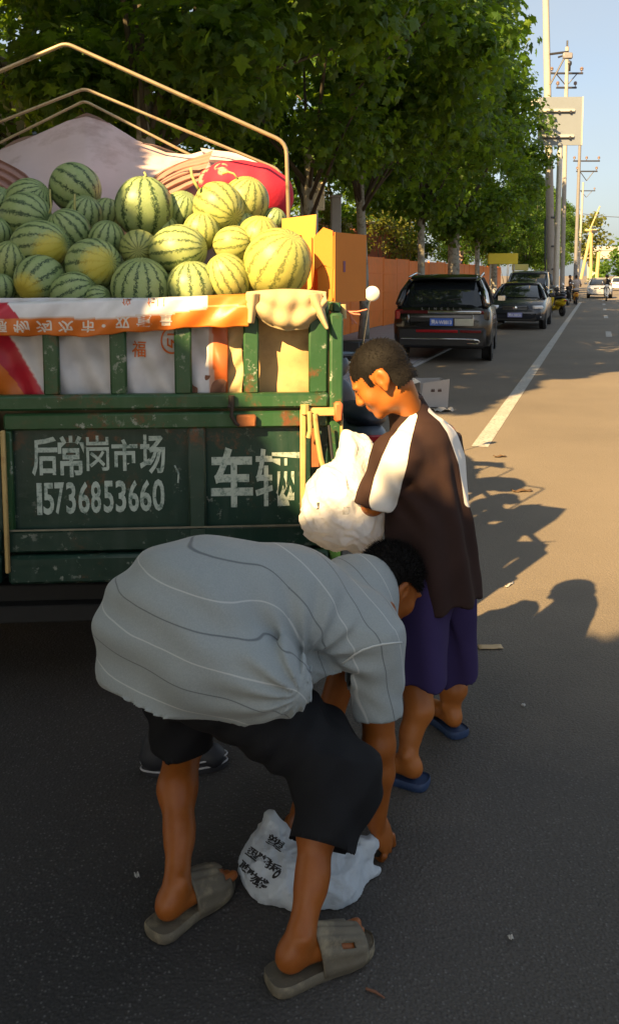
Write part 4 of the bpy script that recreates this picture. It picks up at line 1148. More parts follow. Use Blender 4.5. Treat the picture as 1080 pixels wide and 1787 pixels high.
# red bundle
rb = SDF(); c = W2T(P(425, 330, 4.35))
rb.ell(c, (.195, .19, .128), None, .05); rb.ell(c + Vector((-.10, -.02, .0)), (.11, .15, .108), None, .06); rb.ell(c + Vector((.12, 0, -.04)), (.12, .18, .14), None, .05)
def rbpost(X, d): return d + .010 * lump(X, 12, 3) + .004 * lump(X, 34, 4)
rb.post = rbpost
V, Q = rb.surface(.012, 2)
def red_cloth():
    m, nt, b = nodes_of('red_flowered_cloth')
    tc = nt.nodes.new('ShaderNodeTexCoord'); vo = nt.nodes.new('ShaderNodeTexVoronoi'); vo.inputs['Scale'].default_value = 11
    nt.links.new(tc.outputs['Object'], vo.inputs['Vector'])
    sp = nt.nodes.new('ShaderNodeSeparateXYZ'); nt.links.new(tc.outputs['Object'], sp.inputs[0])
    f = math_n(nt, 'MULTIPLY', ramp(nt, vo.outputs['Distance'], .42, .30), ramp(nt, noise(nt, 30, 3), .42, .5))
    f = math_n(nt, 'MULTIPLY', f, ramp(nt, sp.outputs[0], c.x - .03, c.x - .07))
    col = mixc(nt, noise(nt, 5), (.42, .008, .03), (.6, .02, .055)); col = mixc(nt, f, col, (.75, .32, .2))
    nt.links.new(col, b.inputs['Base Color']); b.inputs['Roughness'].default_value = .8; bump(nt, b, noise(nt, 60), .3, .004)
    return m
bun = link('bundle', np_mesh('bundle', V, Q), red_cloth()); bun.location = T0; bun.rotation_euler = (0, 0, TR); tag(bun, 'bright red flowered cloth bundle lying behind the sunlit melons', 'bundle')
# cartons at the right corner
def carton(loc, rz, w, d, h, label, mat, flaps=True):
    e = empty('carton', loc, rz); tag(e, label, 'carton'); mb = MB(); t = .005
    mb.box((0, -d / 2, h / 2), (w, t, h)); mb.box((0, d / 2, h / 2), (w, t, h)); mb.box((-w / 2 + t / 2 + .001, 0, h / 2), (t, d - t, h - .002)); mb.box((w / 2 - t / 2 - .001, 0, h / 2), (t, d - t, h - .002)); mb.box((0, 0, t), (w - 2 * t, d - 2 * t, t))
    mb.build('body', mat, e); return e
p = P(583, 530, 3.62)
ct = empty('carton', T2W(*W2T((p.x, p.y, 0))[:2], 0), -R(29))
tag(ct, 'tall open orange-brown carton standing upright at the right corner of the load', 'carton')
ct.location.z = 0
zt0, zt1 = P(583, 528, 3.62).z, P(583, 405, 3.62).z
wl_ = .30
SX = Vector((math.cos(0), 0, 0))
mb = MB(); mb.box((0, wl_ / 2, (zt0 + zt1) / 2), (.006, wl_, zt1 - zt0)); mb.build('side', CARD_O, ct)
mb = MB(); mb.box((-.26, wl_ / 2, (zt0 + zt1) / 2), (.006, wl_, zt1 - zt0)); mb.build('side', CARD_O, ct)
mb = MB(); mb.box((-.13, wl_ + .003, (zt0 + zt1) / 2), (.266, .006, zt1 - zt0)); mb.build('side', CARD_O, ct)
mb = MB(); mb.box((-.13, wl_ / 2, zt0 + .004), (.25, wl_ - .01, .006)); mb.build('bottom', CARD_O, ct)
hh = zt1 - zt0
def flap(poly, y, tilt, nm='flap'):
    mb = MB(); mb.prism([(x, z) for x, z in poly], y, y - .005, 'y'); o = mb.build(nm, CARD_O, ct); o.rotation_euler = (0, 0, tilt); return o
flap([(-.003, zt1 + .005), (-.004, zt0 + hh * .50), (-.05, zt0 + hh * .54), (-.085, zt0 + hh * .46), (-.088, zt0 + hh * .93), (-.045, zt1 + .02)], -.006, .12)
flap([(-.004, zt0 + hh * .485), (-.006, zt0 + hh * .20), (-.016, zt0 + hh * .17), (-.07, zt0 - .05), (-.075, zt0 + hh * .48), (-.05, zt0 + hh * .53)], -.002, .05)
flap([(-.006, zt0 + hh * .19), (-.004, zt0 + .01), (-.035, zt0 - .01), (-.04, zt0 + hh * .19)], -.009, .16)
mb = MB(); mb.box((.0045, .085, zt0 + hh * .56), (.002, .02, .02)); mb.box((.0045, .085, zt0 + hh * .48), (.002, .018, .026)); mb.build('print', mk('print_violet', (.2, .08, .14), .8), ct)
q = W2T(P(522, 425, 3.9)); sc = empty('cardboard_sheet', T2W(q.x, q.y, 0), TR - .06); tag(sc, 'flat sunlit yellow-orange carton panel standing behind the big yellow melon', 'cardboard')
CARD_Y = mk('cardboard_yellow', (0.64, 0.34, 0.06), .8, var=.1, scale=6, bmp=.1)
z0, z1 = P(522, 520, 3.9).z, P(522, 377, 3.9).z; wq = .155
mb = MB(); mb.prism([(-wq / 2, z0), (wq / 2 - .018, z0), (wq / 2, z1 + .008), (-wq / 2, z1 - .012)], 0, .006, 'y'); mb.build('board', CARD_Y, sc)
mb = MB(); mb.box((wq / 2 - .022, -.004, (z0 + z1) / 2 - .04), (.004, .006, (z1 - z0) * .7)); mb.build('crease', CARD_O, sc)
tb([(599, 531), (600, 556)], .011, .10, 'stake', mk('stake_wood', (.5, .36, .16), .8, bmp=.2))
cd = MB(); c0 = W2T(P(606, 544, 3.5)); 
for a, b in (((606, 544), (640, 540)), ((608, 545), (622, 565)), ((606, 543), (628, 549)), ((612, 550), (616, 566))):
    cd.tube([W2T(P(a[0], a[1], 3.5)), W2T(P((a[0] + b[0]) / 2, (a[1] + b[1]) / 2 + 2, 3.5)), W2T(P(b[0], b[1], 3.5))], .0035, 5)
cd.tube([W2T(P(600, 540, 3.42)), W2T(P(606, 544, 3.5))], .005, 6)
cdo = cd.build('cord', mk('cord_red', (.6, .2, .12), .7), truck)

# ------------------------------------------------------------------ watermelons
def melon_mat():
    m, nt, b = nodes_of('watermelon_rind')
    tc = nt.nodes.new('ShaderNodeTexCoord'); oi = nt.nodes.new('ShaderNodeObjectInfo')
    sp = nt.nodes.new('ShaderNodeSeparateXYZ'); nt.links.new(tc.outputs['Object'], sp.inputs[0])
    ang = math_n(nt, 'ARCTAN2', sp.outputs[1], sp.outputs[0])
    add = nt.nodes.new('ShaderNodeVectorMath'); add.operation = 'ADD'; nt.links.new(tc.outputs['Object'], add.inputs[0])
    cmb = nt.nodes.new('ShaderNodeCombineXYZ'); 
    for i in range(3): nt.links.new(math_n(nt, 'MULTIPLY', oi.outputs['Random'], 7.0 + i * 5), cmb.inputs[i])
    nt.links.new(cmb.outputs[0], add.inputs[1])
    def nz(s, d=3, r=.6):
        n = nt.nodes.new('ShaderNodeTexNoise'); n.inputs['Scale'].default_value = s; n.inputs['Detail'].default_value = d; n.inputs['Roughness'].default_value = r
        nt.links.new(add.outputs[0], n.inputs['Vector']); return n.outputs[0]
    w1 = math_n(nt, 'MULTIPLY', math_n(nt, 'SUBTRACT', nz(7, 2), .5), 2.2)
    w2 = math_n(nt, 'MULTIPLY', math_n(nt, 'SUBTRACT', nz(30, 4, .7), .5), 3.0)
    cnt = math_n(nt, 'FLOOR', math_n(nt, 'MULTIPLY_ADD', oi.outputs['Random'], 4.9, 11.0))
    ph = math_n(nt, 'ADD', math_n(nt, 'MULTIPLY', ang, cnt), math_n(nt, 'MULTIPLY', math_n(nt, 'ADD', w1, w2), 2.0))
    s = math_n(nt, 'COSINE', ph)
    wid = math_n(nt, 'MULTIPLY_ADD', nz(16, 3), -.75, 1.02)
    stripe = math_n(nt, 'MULTIPLY', ramp(nt, math_n(nt, 'SUBTRACT', s, wid), -.10, .16), ramp(nt, nz(24, 4), .30, .46))
    vein = math_n(nt, 'MULTIPLY', ramp(nt, math_n(nt, 'ABSOLUTE', math_n(nt, 'SUBTRACT', nz(30, 4, .7), .5)), .035, .0), .30)
    at = N(nt, 'ShaderNodeAttribute', attribute_name='pale'); at.attribute_type = 'OBJECT'
    c = mixc(nt, nz(5), (.22, .32, .11), (.33, .41, .19))
    c = mixc(nt, ramp(nt, nz(14, 5), .45, .7, 0, .4), c, (.33, .40, .23))
    c = mixc(nt, at.outputs['Fac'], c, (.46, .44, .10))
    bl = N(nt, 'ShaderNodeAttribute', attribute_name='belly'); bl.attribute_type = 'OBJECT'
    nb_ = nt.nodes.new('ShaderNodeVectorMath'); nb_.operation = 'NORMALIZE'; nt.links.new(tc.outputs['Object'], nb_.inputs[0])
    dt = nt.nodes.new('ShaderNodeVectorMath'); dt.operation = 'DOT_PRODUCT'; nt.links.new(nb_.outputs[0], dt.inputs[0]); nt.links.new(bl.outputs['Vector'], dt.inputs[1])
    bf = ramp(nt, math_n(nt, 'ADD', dt.outputs['Value'], math_n(nt, 'MULTIPLY', math_n(nt, 'SUBTRACT', nz(12), .5), .3)), .70, .93)
    c = mixc(nt, vein, c, (.05, .11, .03))
    c = mixc(nt, math_n(nt, 'MULTIPLY', stripe, math_n(nt, 'MULTIPLY_ADD', at.outputs['Fac'], -.35, 1.0)), c, (.012, .042, .016))
    c = mixc(nt, math_n(nt, 'MULTIPLY', bf, .80), c, (.58, .49, .06))
    zc = math_n(nt, 'ABSOLUTE', sp.outputs[2])
    nt.links.new(c, b.inputs['Base Color']); b.inputs['Roughness'].default_value = .42; b.inputs['Specular IOR Level'].default_value = .4
    bump(nt, b, math_n(nt, 'ADD', nz(60, 4), math_n(nt, 'MULTIPLY', s, .25)), .10, .004)
    return m
MEL = melon_mat()
def melon_mesh(el, seed):
    r = np.random.default_rng(seed); nu, nv = 32, 20; V = []
    for j in range(nv + 1):
        th = math.pi * j / nv
        for i in range(nu):
            ph = 2 * math.pi * i / nu; q = np.array([math.sin(th) * math.cos(ph), math.sin(th) * math.sin(ph), math.cos(th)])
            rad = 1 + .012 * math.sin(ph * 3 + seed) * math.sin(th) + .008 * math.cos(ph * 11) * math.sin(th)
            V.append(q * rad * np.array([1, 1, el]) * np.array([1, 1, 1 - .05 * (abs(math.cos(th)) > .97)]))
    i, j = np.meshgrid(np.arange(nu), np.arange(nv)); i2 = (i + 1) % nu
    Q = np.stack([j * nu + i, (j + 1) * nu + i, (j + 1) * nu + i2, j * nu + i2], -1).reshape(-1, 4)
    me = np_mesh('watermelon', np.array(V), Q); me.materials.append(MEL); return me
MELM = [melon_mesh(e, k) for k, e in enumerate((.96, 1.06, 1.15, 1.26))]
STEM = mk('melon_stalk', (.36, .36, .13), .8, var=.2)
# photo x, y, radius, distance, axis (x right, y away, z up), shape, pale, belly (in world), label
ML = [
 (132, 328, 45, 4.10, (.75, -.2, -.5), 1, .0, None, 'dark striped melon topmost of the heap, against the pink tarpaulin'),
 (251, 362, 53, 3.92, (.05, -.25, 1), 1, .0, None, 'large upright dark-striped melon below the centre of the tarpaulin'),
 (50, 352, 41, 4.02, (.7, -.3, .5), 1, .0, None, 'melon upper left, directly above the one with a stalk'),
 (46, 378, 44, 3.90, (.95, -.35, -.15), 1, .0, None, 'green melon turned with its stalk end to the right, upper left'),
 (148, 374, 34, 3.98, (.3, -.3, .9), 0, .0, None, 'melon with a pale curved stalk beneath the topmost melon'),
 (121, 403, 39, 3.84, (-.5, -.4, .8), 1, .0, None, 'finely striped melon above and between the two yellow-bellied melons'),
 (186, 374, 30, 4.05, (.2, .1, 1), 0, .1, None, 'small pale melon half hidden left of the large upright one'),
 (186, 418, 33, 3.82, (.3, -.3, 1), 1, .0, None, 'light green melon left of the pair of touching striped melons'),
 (318, 366, 34, 4.02, (.4, -.5, .9), 0, .0, None, 'green melon tucked right behind the large upright one'),
 (70, 430, 49, 3.74, (.95, -.25, .1), 2, .05, (.62, -.70, -.2), 'oblong melon with a small yellow patch on its right end, left side'),
 (163, 462, 49, 3.64, (.75, -.55, .1), 1, .05, (.42, -.88, .0), 'round melon with a bright yellow patch, left of the middle'),
 (70, 488, 45, 3.60, (-.45, -.8, -.45), 1, .0, (-.32, -.84, -.40), 'melon showing a big orange-yellow end, low at the left'),
 (18, 458, 37, 3.68, (.2, -.3, 1), 1, .2, None, 'pale striped melon at the left edge above the red of the banner'),
 (2, 502, 26, 3.56, (.1, -.2, 1), 0, .0, None, 'small dark green melon cut by the left edge, lowest'),
 (-6, 405, 28, 3.82, (.3, -.4, .9), 0, .0, None, 'melon cut by the left edge, halfway up the heap'),
 (-4, 352, 28, 4.0, (.6, -.4, .6), 0, .0, None, 'melon cut by the left edge, near the top'),
 (128, 511, 39, 3.55, (.9, -.2, .4), 2, .0, None, 'bluish-green melon peeping over the white of the banner'),
 (243, 434, 34, 3.74, (.15, -.98, -.15), 0, .45, None, 'yellowish melon facing us end-on with radiating stripes'),
 (311, 437, 48, 3.66, (.96, -.25, .1), 2, .22, None, 'oblong melon with bold horizontal stripes in the middle of the heap'),
 (352, 404, 34, 3.80, (.1, -.3, 1), 1, .55, None, 'pale yellow-green melon behind the bold horizontally striped one'),
 (247, 500, 53, 3.54, (.1, -.3, 1), 0, .05, None, 'big green melon with upright stripes on the banner edge, middle'),
 (336, 500, 47, 3.54, (-.1, -.2, 1), 0, .15, None, 'green melon with upright stripes on the banner edge, right of the middle'),
 (382, 362, 46, 3.88, (.55, -.5, -.35), 1, .60, None, 'yellow-green melon with a long curling stalk before the red bundle'),
 (428, 352, 43, 3.98, (.3, -.4, .9), 1, .55, None, 'yellow-green melon touching the red bundle'),
 (478, 383, 22, 4.0, (.4, -.3, .9), 0, .0, None, 'small dark melon beside the flat carton panel'),
 (407, 427, 35, 3.72, (.95, -.3, .1), 1, .65, None, 'small yellow melon left of the biggest yellow one'),
 (398, 484, 41, 3.54, (-.45, -.3, .85), 2, .60, None, 'yellow melon with slanting stripes above the orange of the banner'),
 (452, 412, 37, 3.76, (.2, -.4, .9), 0, .90, None, 'plain bright yellow melon behind the biggest yellow one'),
 (484, 460, 62, 3.56, (.45, -.5, .75), 1, .85, None, 'biggest brightest yellow melon at the right corner of the heap'),
 (172, 521, 24, 3.52, (.8, -.3, .3), 0, .0, None, 'sliver of a green melon behind the banner between two bigger ones'),
 (25, 425, 27, 3.95, (.4, -.3, .9), 0, .0, None, 'melon deep in the left of the heap, mostly hidden'),
 (285, 402, 30, 3.95, (.2, -.3, .9), 0, .1, None, 'melon deep in the middle of the heap, under the upright one'),
 (215, 462, 30, 3.86, (.2, -.3, .9), 0, .0, None, 'melon deep in the heap beside the yellow-patched one'),
 (440, 500, 32, 3.66, (.2, -.3, .9), 0, .5, None, 'yellow melon mostly hidden under the biggest one'),
 (105, 455, 30, 3.90, (.2, -.3, .9), 0, .0, None, 'melon deep in the heap between the two yellow-patched ones'),
 (420, 395, 30, 3.92, (.2, -.3, .9), 0, .4, None, 'yellow-green melon wedged beneath the two before the red bundle'),
]
mel_objs = []
for k, (px, py, rp, Y, ax, sh, pale, belly, lab) in enumerate(ML):
    c = P(px, py, Y); d = (c - Vector((0, 0, CAM_Z))).length
    rad = rp / F_PX * Y * 1.0
    q = Vector(ax).normalized().to_track_quat('Z', 'Y')
    o = bpy.data.objects.new('watermelon', MELM[sh]); COL.objects.link(o)
    o.rotation_mode = 'QUATERNION'; o.rotation_quaternion = q @ Euler((0, 0, k * 1.7)).to_quaternion()
    sc_ = rad / (1 + (.5 * (1.04 - 1)) + .03 * sh); o.scale = (sc_, sc_, sc_); o.location = c
    o['pale'] = float(pale)
    b = Vector(belly) if belly else Vector((0, .3, -1)); b = o.rotation_quaternion.inverted() @ b.normalized(); o['belly'] = (b.x, b.y, b.z)
    tag(o, lab, 'watermelon', 'watermelons heaped on the truck'); mel_objs.append(o)
# melons at the bottom of the heap and further in, which carry the ones above
hid = []
for row, (v, z) in enumerate(((.34, TZ(300, 560, .3)), (.62, TZ(300, 545, .6)),)):
    x = XL + .25 + .1 * (row % 2)
    while x < XR - .1:
        p = T2W(x, v, z); r = .125
        if all((p - q.location).length > r + .09 for q in mel_objs) and p.x < .12:
            o = bpy.data.objects.new('watermelon', MELM[row % 3]); COL.objects.link(o); o.location = p; o.scale = (r,) * 3
            o.rotation_euler = (rng.uniform(-1, 1), rng.uniform(-1, 1), rng.uniform(0, 6)); o['pale'] = 0.1; o['belly'] = (0., 0., -1.)
            tag(o, 'melon of the lower layer, mostly hidden beneath the heap', 'watermelon', 'watermelons heaped on the truck'); hid.append(o)
        x += .262
# the load bed they rest on
bx('load_floor', XL + .04, XR - .04, .085, 4.38, zB + .11, TZ(300, 560, .3) - .135, mk('straw', (.18, .13, .06), .95, var=.4, bmp=.4), 0)
def stalk(pts, Y, parent, r=.006):
    mb = MB(); w = [P(*p, Y) for p in pts]; iv = (Matrix.Translation(parent.location) @ parent.rotation_quaternion.to_matrix().to_4x4() @ Matrix.Diagonal((*parent.scale, 1))).inverted()
    mb.tube([iv @ p for p in w], [r / parent.scale[0] * k for k in np.linspace(.8, 1.25, len(w))], 7); mb.build('stalk', STEM, parent, smooth=True)
stalk([(333, 293), (335, 305), (340, 318), (347, 330)], 3.80, mel_objs[22], .0065)
stalk([(131, 338), (131, 350), (131, 362), (131, 371)], 3.88, mel_objs[4], .005)
stalk([(88, 330), (88, 345), (90, 360), (87, 372)], 3.80, mel_objs[3], .004)
stalk([(252, 300), (255, 306), (251, 312)], 3.92, mel_objs[1], .006)
stalk([(415, 312), (408, 303), (398, 300), (388, 303)], 3.93, mel_objs[23], .005)
# ================================================================== cars and bikes
def car_paint(name, col, rough=.25, metal=.3):
    m, nt, b = nodes_of(name)
    c = mixc(nt, noise(nt, 3, 3), col, [k * 1.25 + .002 for k in col]); c = mixc(nt, ramp(nt, noise(nt, 9, 5, .7), .5, .8, 0, .06), c, (.12, .11, .09))
    nt.links.new(c, b.inputs['Base Color']); b.inputs['Roughness'].default_value = rough; b.inputs['Metallic'].default_value = metal
    b.inputs['Coat Weight'].default_value = .45; b.inputs['Coat Roughness'].default_value = .06
    return m
CHROME = mk('chrome', (.75, .75, .74), .18, 1.0, var=.05); TRIMB = mk('trim_black', (.012, .012, .013), .5)
LAMPW = mk('lamp_lens', (.75, .76, .78), .12, .2, var=.1); LAMPR = mk('lamp_red', (.30, .012, .016), .15, var=.1); RIMM = mk('alloy', (.4, .4, .41), .35, .8)
GLS = glass('car_glass', (.012, .015, .018), .04)
def ring_loft(mb, st, half):
    """st: list of rings; each ring is a list of (x, y, z) on the right side, bottom to top; mirrored to the left"""
    rings = []
    for h in st:
        r = [Vector(p) for p in h]; rings.append(r + [Vector((-p.x, p.y, p.z)) for p in reversed(r)])
    n = len(rings[0]); vs = [p for r in rings for p in r]
    fs = [(i * n + k, i * n + (k + 1) % n, (i + 1) * n + (k + 1) % n, (i + 1) * n + k) for i in range(len(rings) - 1) for k in range(n)]
    fs += [tuple(range(n))[::-1], tuple((len(rings) - 1) * n + k for k in range(n))]
    mb.add(vs, fs)
def car(name, loc, rz, label, paint, L, W, H, belt, lower, cabin, wheel_r, wb, group='cars along the road', glassm=None, cat='car'):
    """lower: (y, half width, bottom, top) stations of the body; cabin: (y, half width below, half width above, top) stations of the glasshouse"""
    t = empty(name, loc, rz); tag(t, label, cat, group)
    mb = MB(); st = []
    for y, w, z0, zt in lower:
        m = z0 + (zt - z0) * .55
        st.append([(w * .72, y, z0), (w * .95, y, z0 + .05), (w * .99, y, z0 + .16), (w, y, m), (w * .975, y, zt - .10), (w * .93, y, zt - .025), (w * .80, y, zt), (w * .4, y, zt + .012)])
    ring_loft(mb, st, None); mb.build('body', paint, t, smooth=R(40))
    mb = MB(); st = []
    for y, wb_, wt, zt in cabin: st.append([(wb_, y, belt - .03), (wb_ + (wt - wb_) * .5 + .012, y, belt + (zt - belt) * .5), (wt, y, zt - .05), (wt * .86, y, zt - .012), (wt * .4, y, zt)])
    ring_loft(mb, st, None); mb.build('windows', glassm or GLS, t, smooth=R(30))
    mb = MB(); st = []
    for i, (y, wb_, wt, zt) in enumerate(cabin):
        if zt < H - .12: continue
        st.append([(wt + .012, y, zt - .065), (wt + .006, y, zt - .03), (wt * .88, y, zt + .006), (wt * .4, y, zt + .022)])
    ring_loft(mb, st, None); mb.build('roof', paint, t, smooth=R(50))
    for s in (-1, 1):
        top = [c for c in cabin if c[3] >= H - .12]
        for (a, b) in ((cabin[0], top[0]), (cabin[-1], top[-1])):
            mb = MB(); mb.tube([(s * (a[1] + .004), a[0], belt - .02), (s * ((a[1] + b[2]) / 2 + .02), (a[0] + b[0]) / 2, (belt + b[3]) / 2 + .015), (s * (b[2] + .006), b[0], b[3] - .045)], [.055, .048, .045], 8); mb.build('pillar', paint, t, smooth=True)
        mb = MB(); ym = (top[0][0] + top[-1][0]) / 2; mb.tube([(s * (max(c[1] for c in cabin) + .006), ym, belt - .02), (s * (max(c[2] for c in cabin) + .008), ym, H - .06)], .03, 6); mb.build('pillar', TRIMB, t)
        for y in wb:
            e = empty('wheel', (s * (W / 2 - .115), y, wheel_r)); e.parent = t
            mb = MB(); mb.lathe((0, 0, 0), [(wheel_r * .62, -.10), (wheel_r * .93, -.108), (wheel_r * .99, -.08), (wheel_r, 0), (wheel_r * .99, .08), (wheel_r * .93, .108), (wheel_r * .62, .10)], 28, 'x'); mb.build('tyre', RUBBER, e)
            mb = MB(); mb.lathe((0, 0, 0), [(wheel_r * .1, s * .1), (wheel_r * .2, s * .09), (wheel_r * .55, s * .085), (wheel_r * .64, s * .102), (wheel_r * .64, -s * .09)], 20, 'x'); mb.build('rim', RIMM, e)
            mb = MB(); mb.lathe((s * (W / 2 - .06), y, wheel_r + .02), [(wheel_r + .04, -.03), (wheel_r + .075, .035), (wheel_r + .02, .045)], 28, 'x'); mb.build('wheel_arch', TRIMB, t)
        mb = MB(); yl, zl = cabin[-1][0] - .28, belt + .08
        mb.box((s * (W / 2 + .10), yl, zl), (.2, .1, .14), bev=.035); mi = mb.build('mirror', paint, t); mb = MB(); mb.box((s * (W / 2 + .10), yl - .052, zl), (.16, .008, .11), bev=.003); mb.build('mirror_glass', CHROME, mi)
    return t
def cbox(t, name, mat, c, d, bev=.01, rot=None, parent=None):
    mb = MB(); mb.box(c, d, rot, bev); return mb.build(name, mat, parent or t)
PLATE_B = mk('plate_blue', (.06, .15, .55), .4, var=.05); PLATE_W = mk('plate_white', (.75, .78, .85), .4)
def plate(t, y, z, facing, text, w=.44, h=.14, mat=None):
    """facing -1: seen from the rear of the car, +1: from its front"""
    p = cbox(t, 'number_plate', mat or PLATE_B, (0, y, z), (w, .012, h), .003)
    V, Fs = text_mesh(text, .02)
    W = [(-facing * (q[0] - .5) * w * .88, y + facing * .0085, z + (q[1] - .5) * h * .68) for q in V]
    me = bpy.data.meshes.new('lettering'); me.from_pydata(W, [], Fs); link('lettering', me, PLATE_W, p); return p
# --- black car seen from behind
BLACKP = car_paint('paint_black', (.004, .004, .0045), .22, 0)
gp_ = G(745, 636); LS = 4.8
suv = car('parked_car', gp_ + ROAD * (LS / 2 + .25), ROAD_A + R(5), 'black crossover car parked with its rear lights and blue plate towards us', BLACKP, LS, 1.93, 1.70, 1.10,
    [(-2.36, .74, .50, .80), (-2.33, .88, .40, 1.00), (-2.26, .93, .32, 1.07), (-2.0, .955, .26, 1.10), (-1.2, .962, .24, 1.10), (0, .965, .24, 1.08), (1.0, .96, .24, 1.06), (1.7, .95, .26, 1.00), (2.15, .90, .28, .92), (2.34, .74, .34, .76)],
    [(-2.22, .82, .66, 1.14), (-1.98, .85, .665, 1.42), (-1.72, .86, .66, 1.61), (-1.2, .87, .665, 1.67), (-.3, .87, .67, 1.70), (.35, .865, .66, 1.66), (1.25, .84, .60, 1.13)], .365, (-1.42, 1.44))
cbox(suv, 'spoiler', BLACKP, (0, -1.80, 1.655), (1.30, .34, .045), .02, Euler((R(8), 0, 0)).to_matrix())
for s in (-1, 1):
    mb = MB(); mb.tube([(s * .70, -1.75, 1.665), (s * .71, -.4, 1.745), (s * .69, .35, 1.70)], .02, 8); mb.build('roof_rail', CHROME, suv, smooth=True)
    mb = MB(); mb.tube([(s * .695, -1.66, 1.60), (s * .80, -2.0, 1.36), (s * .86, -2.22, 1.14)], [.03, .055, .05], 8); mb.build('pillar_gleam_trim', CHROME if s > 0 else BLACKP, suv, smooth=True)  # right one chrome: the gleam on the rear pillar put in as material
tl = cbox(suv, 'light_bar', mk('light_bar_red', (.16, .03, .03), .12, .4), (0, -2.325, .985), (1.62, .05, .07), .02)
cbox(suv, 'light_bar_chrome', CHROME, (.24, -2.345, .985), (1.02, .04, .062), .015)
for s in (-1, 1):
    cbox(suv, 'tail_light', LAMPR if s < 0 else mk('lamp_dark', (.05, .05, .05), .12), (s * .80, -2.285, .93), (.22, .1, .20), .03, Euler((0, 0, R(-14 * s))).to_matrix())
    cbox(suv, 'lamp_strip', CHROME, (s * .62 - .02, -2.35, .86), (.035, .03, .15), .008)
for i, ch in enumerate('LINCOLN'):
    V, Fs = text_mesh(ch, .03)
    me = bpy.data.meshes.new('lettering'); w = .012 if ch == 'I' else .045
    me.from_pydata([(-.36 + i * .12 + (q[0] - .5) * w, -2.349, 1.028 + q[1] * .05) for q in V], [], Fs); link('lettering', me, CHROME, suv)
cbox(suv, 'plate_recess', TRIMB, (0, -2.345, .80), (1.22, .03, .17), .01)
plate(suv, -2.366, .80, -1, '豫A·W8813', .44, .145)
cbox(suv, 'bright_panel', mk('plate_surround', (.52, .55, .50), .3, .6), (.43, -2.362, .80), (.36, .012, .14), .004)
cbox(suv, 'rear_bumper', TRIMB, (0, -2.32, .50), (1.70, .16, .40), .05)
cbox(suv, 'reflector', LAMPR, (-.08, -2.405, .625), (.80, .02, .055), .008); cbox(suv, 'reflector', mk('lamp_red_dark', (.14, .01, .012), .2), (.56, -2.405, .625), (.40, .02, .05), .008)
cbox(suv, 'bumper_trim', CHROME, (-.05, -2.408, .475), (1.45, .03, .032), .01)
mb = MB(); mb.tube([(.48, -2.41, .468), (.70, -2.41, .465), (.735, -2.40, .43), (.70, -2.40, .395), (.50, -2.40, .395)], .017, 8); mb.build('exhaust_trim', CHROME, suv, smooth=True)
cbox(suv, 'rear_wiper', TRIMB, (.1, -2.14, 1.22), (.5, .02, .02), .005, Euler((0, R(-6), 0)).to_matrix())
# --- dark saloon facing us
DARKP = car_paint('paint_dark_blue', (.020, .024, .034))
gp_ = G(897, 576); LS = 4.7
sal = car('parked_car', gp_ + ROAD * (LS / 2), ROAD_A + math.pi, 'dark saloon car parked facing us with pale lilac plate', DARKP, LS, 1.82, 1.46, .98,
    [(-2.33, .70, .42, .80), (-2.2, .86, .30, .98), (-1.6, .90, .24, 1.0), (0, .91, .22, .98), (.9, .91, .22, .97), (1.5, .90, .24, .92), (2.05, .87, .26, .82), (2.28, .78, .30, .70), (2.35, .62, .36, .58)],
    [(-1.75, .74, .62, 1.02), (-1.1, .80, .56, 1.38), (-.3, .82, .575, 1.46), (.3, .82, .565, 1.42), (1.12, .79, .68, 1.0)], .33, (-1.38, 1.40))
def front(t, yf, zg, wg, zl, xl, plate_txt, zp, pm=None):
    cbox(t, 'grille', TRIMB, (0, yf - .02, zg), (wg, .08, .16), .02)
    for k in range(3): cbox(t, 'grille_bar', CHROME, (0, yf + .022, zg - .045 + .045 * k), (wg * .92, .012, .012), .003)
    mb = MB(); mb.lathe((0, yf + .03, zg), [(.0, .012), (.05, .01), (.066, 0), (.05, -.01)], 18, 'y'); mb.build('emblem', CHROME, t)
    for s in (-1, 1):
        cbox(t, 'headlight', LAMPW, (s * xl, yf - .12, zl), (.34, .2, .13), .04, Euler((0, 0, R(-24 * s))).to_matrix())
        cbox(t, 'fog_lamp', LAMPW, (s * (xl + .02), yf - .06, zp - .06), (.22, .06, .035), .01)
    cbox(t, 'lower_intake', TRIMB, (0, yf - .01, zp - .1), (1.3, .08, .2), .03)
    if plate_txt: plate(t, yf + .05, zp, 1, plate_txt, .44, .14, pm)
front(sal, 2.31, .68, .80, .70, .66, '豫A·38K56', .47, mk('plate_lilac', (.30, .32, .62), .4))
# --- van behind it
VANP = car_paint('paint_grey_blue', (.10, .115, .13))
gp_ = G(914, 553); LS = 4.7
van = car('parked_van', gp_ + ROAD * (LS / 2 + .2), ROAD_A + math.pi, 'grey-blue people carrier parked right behind the dark saloon', VANP, LS, 1.85, 1.86, 1.12,
    [(-2.33, .80, .40, .95), (-2.25, .90, .30, 1.12), (0, .925, .24, 1.12), (1.0, .92, .24, 1.10), (1.7, .90, .26, 1.02), (2.2, .84, .30, .86), (2.33, .66, .38, .7)],
    [(-2.25, .84, .74, 1.78), (-2.0, .84, .74, 1.83), (0, .85, .75, 1.86), (.55, .84, .73, 1.80), (1.5, .80, .70, 1.14)], .34, (-1.45, 1.45), cat='van')
front(van, 2.29, .80, .75, .84, .64, None, .5)
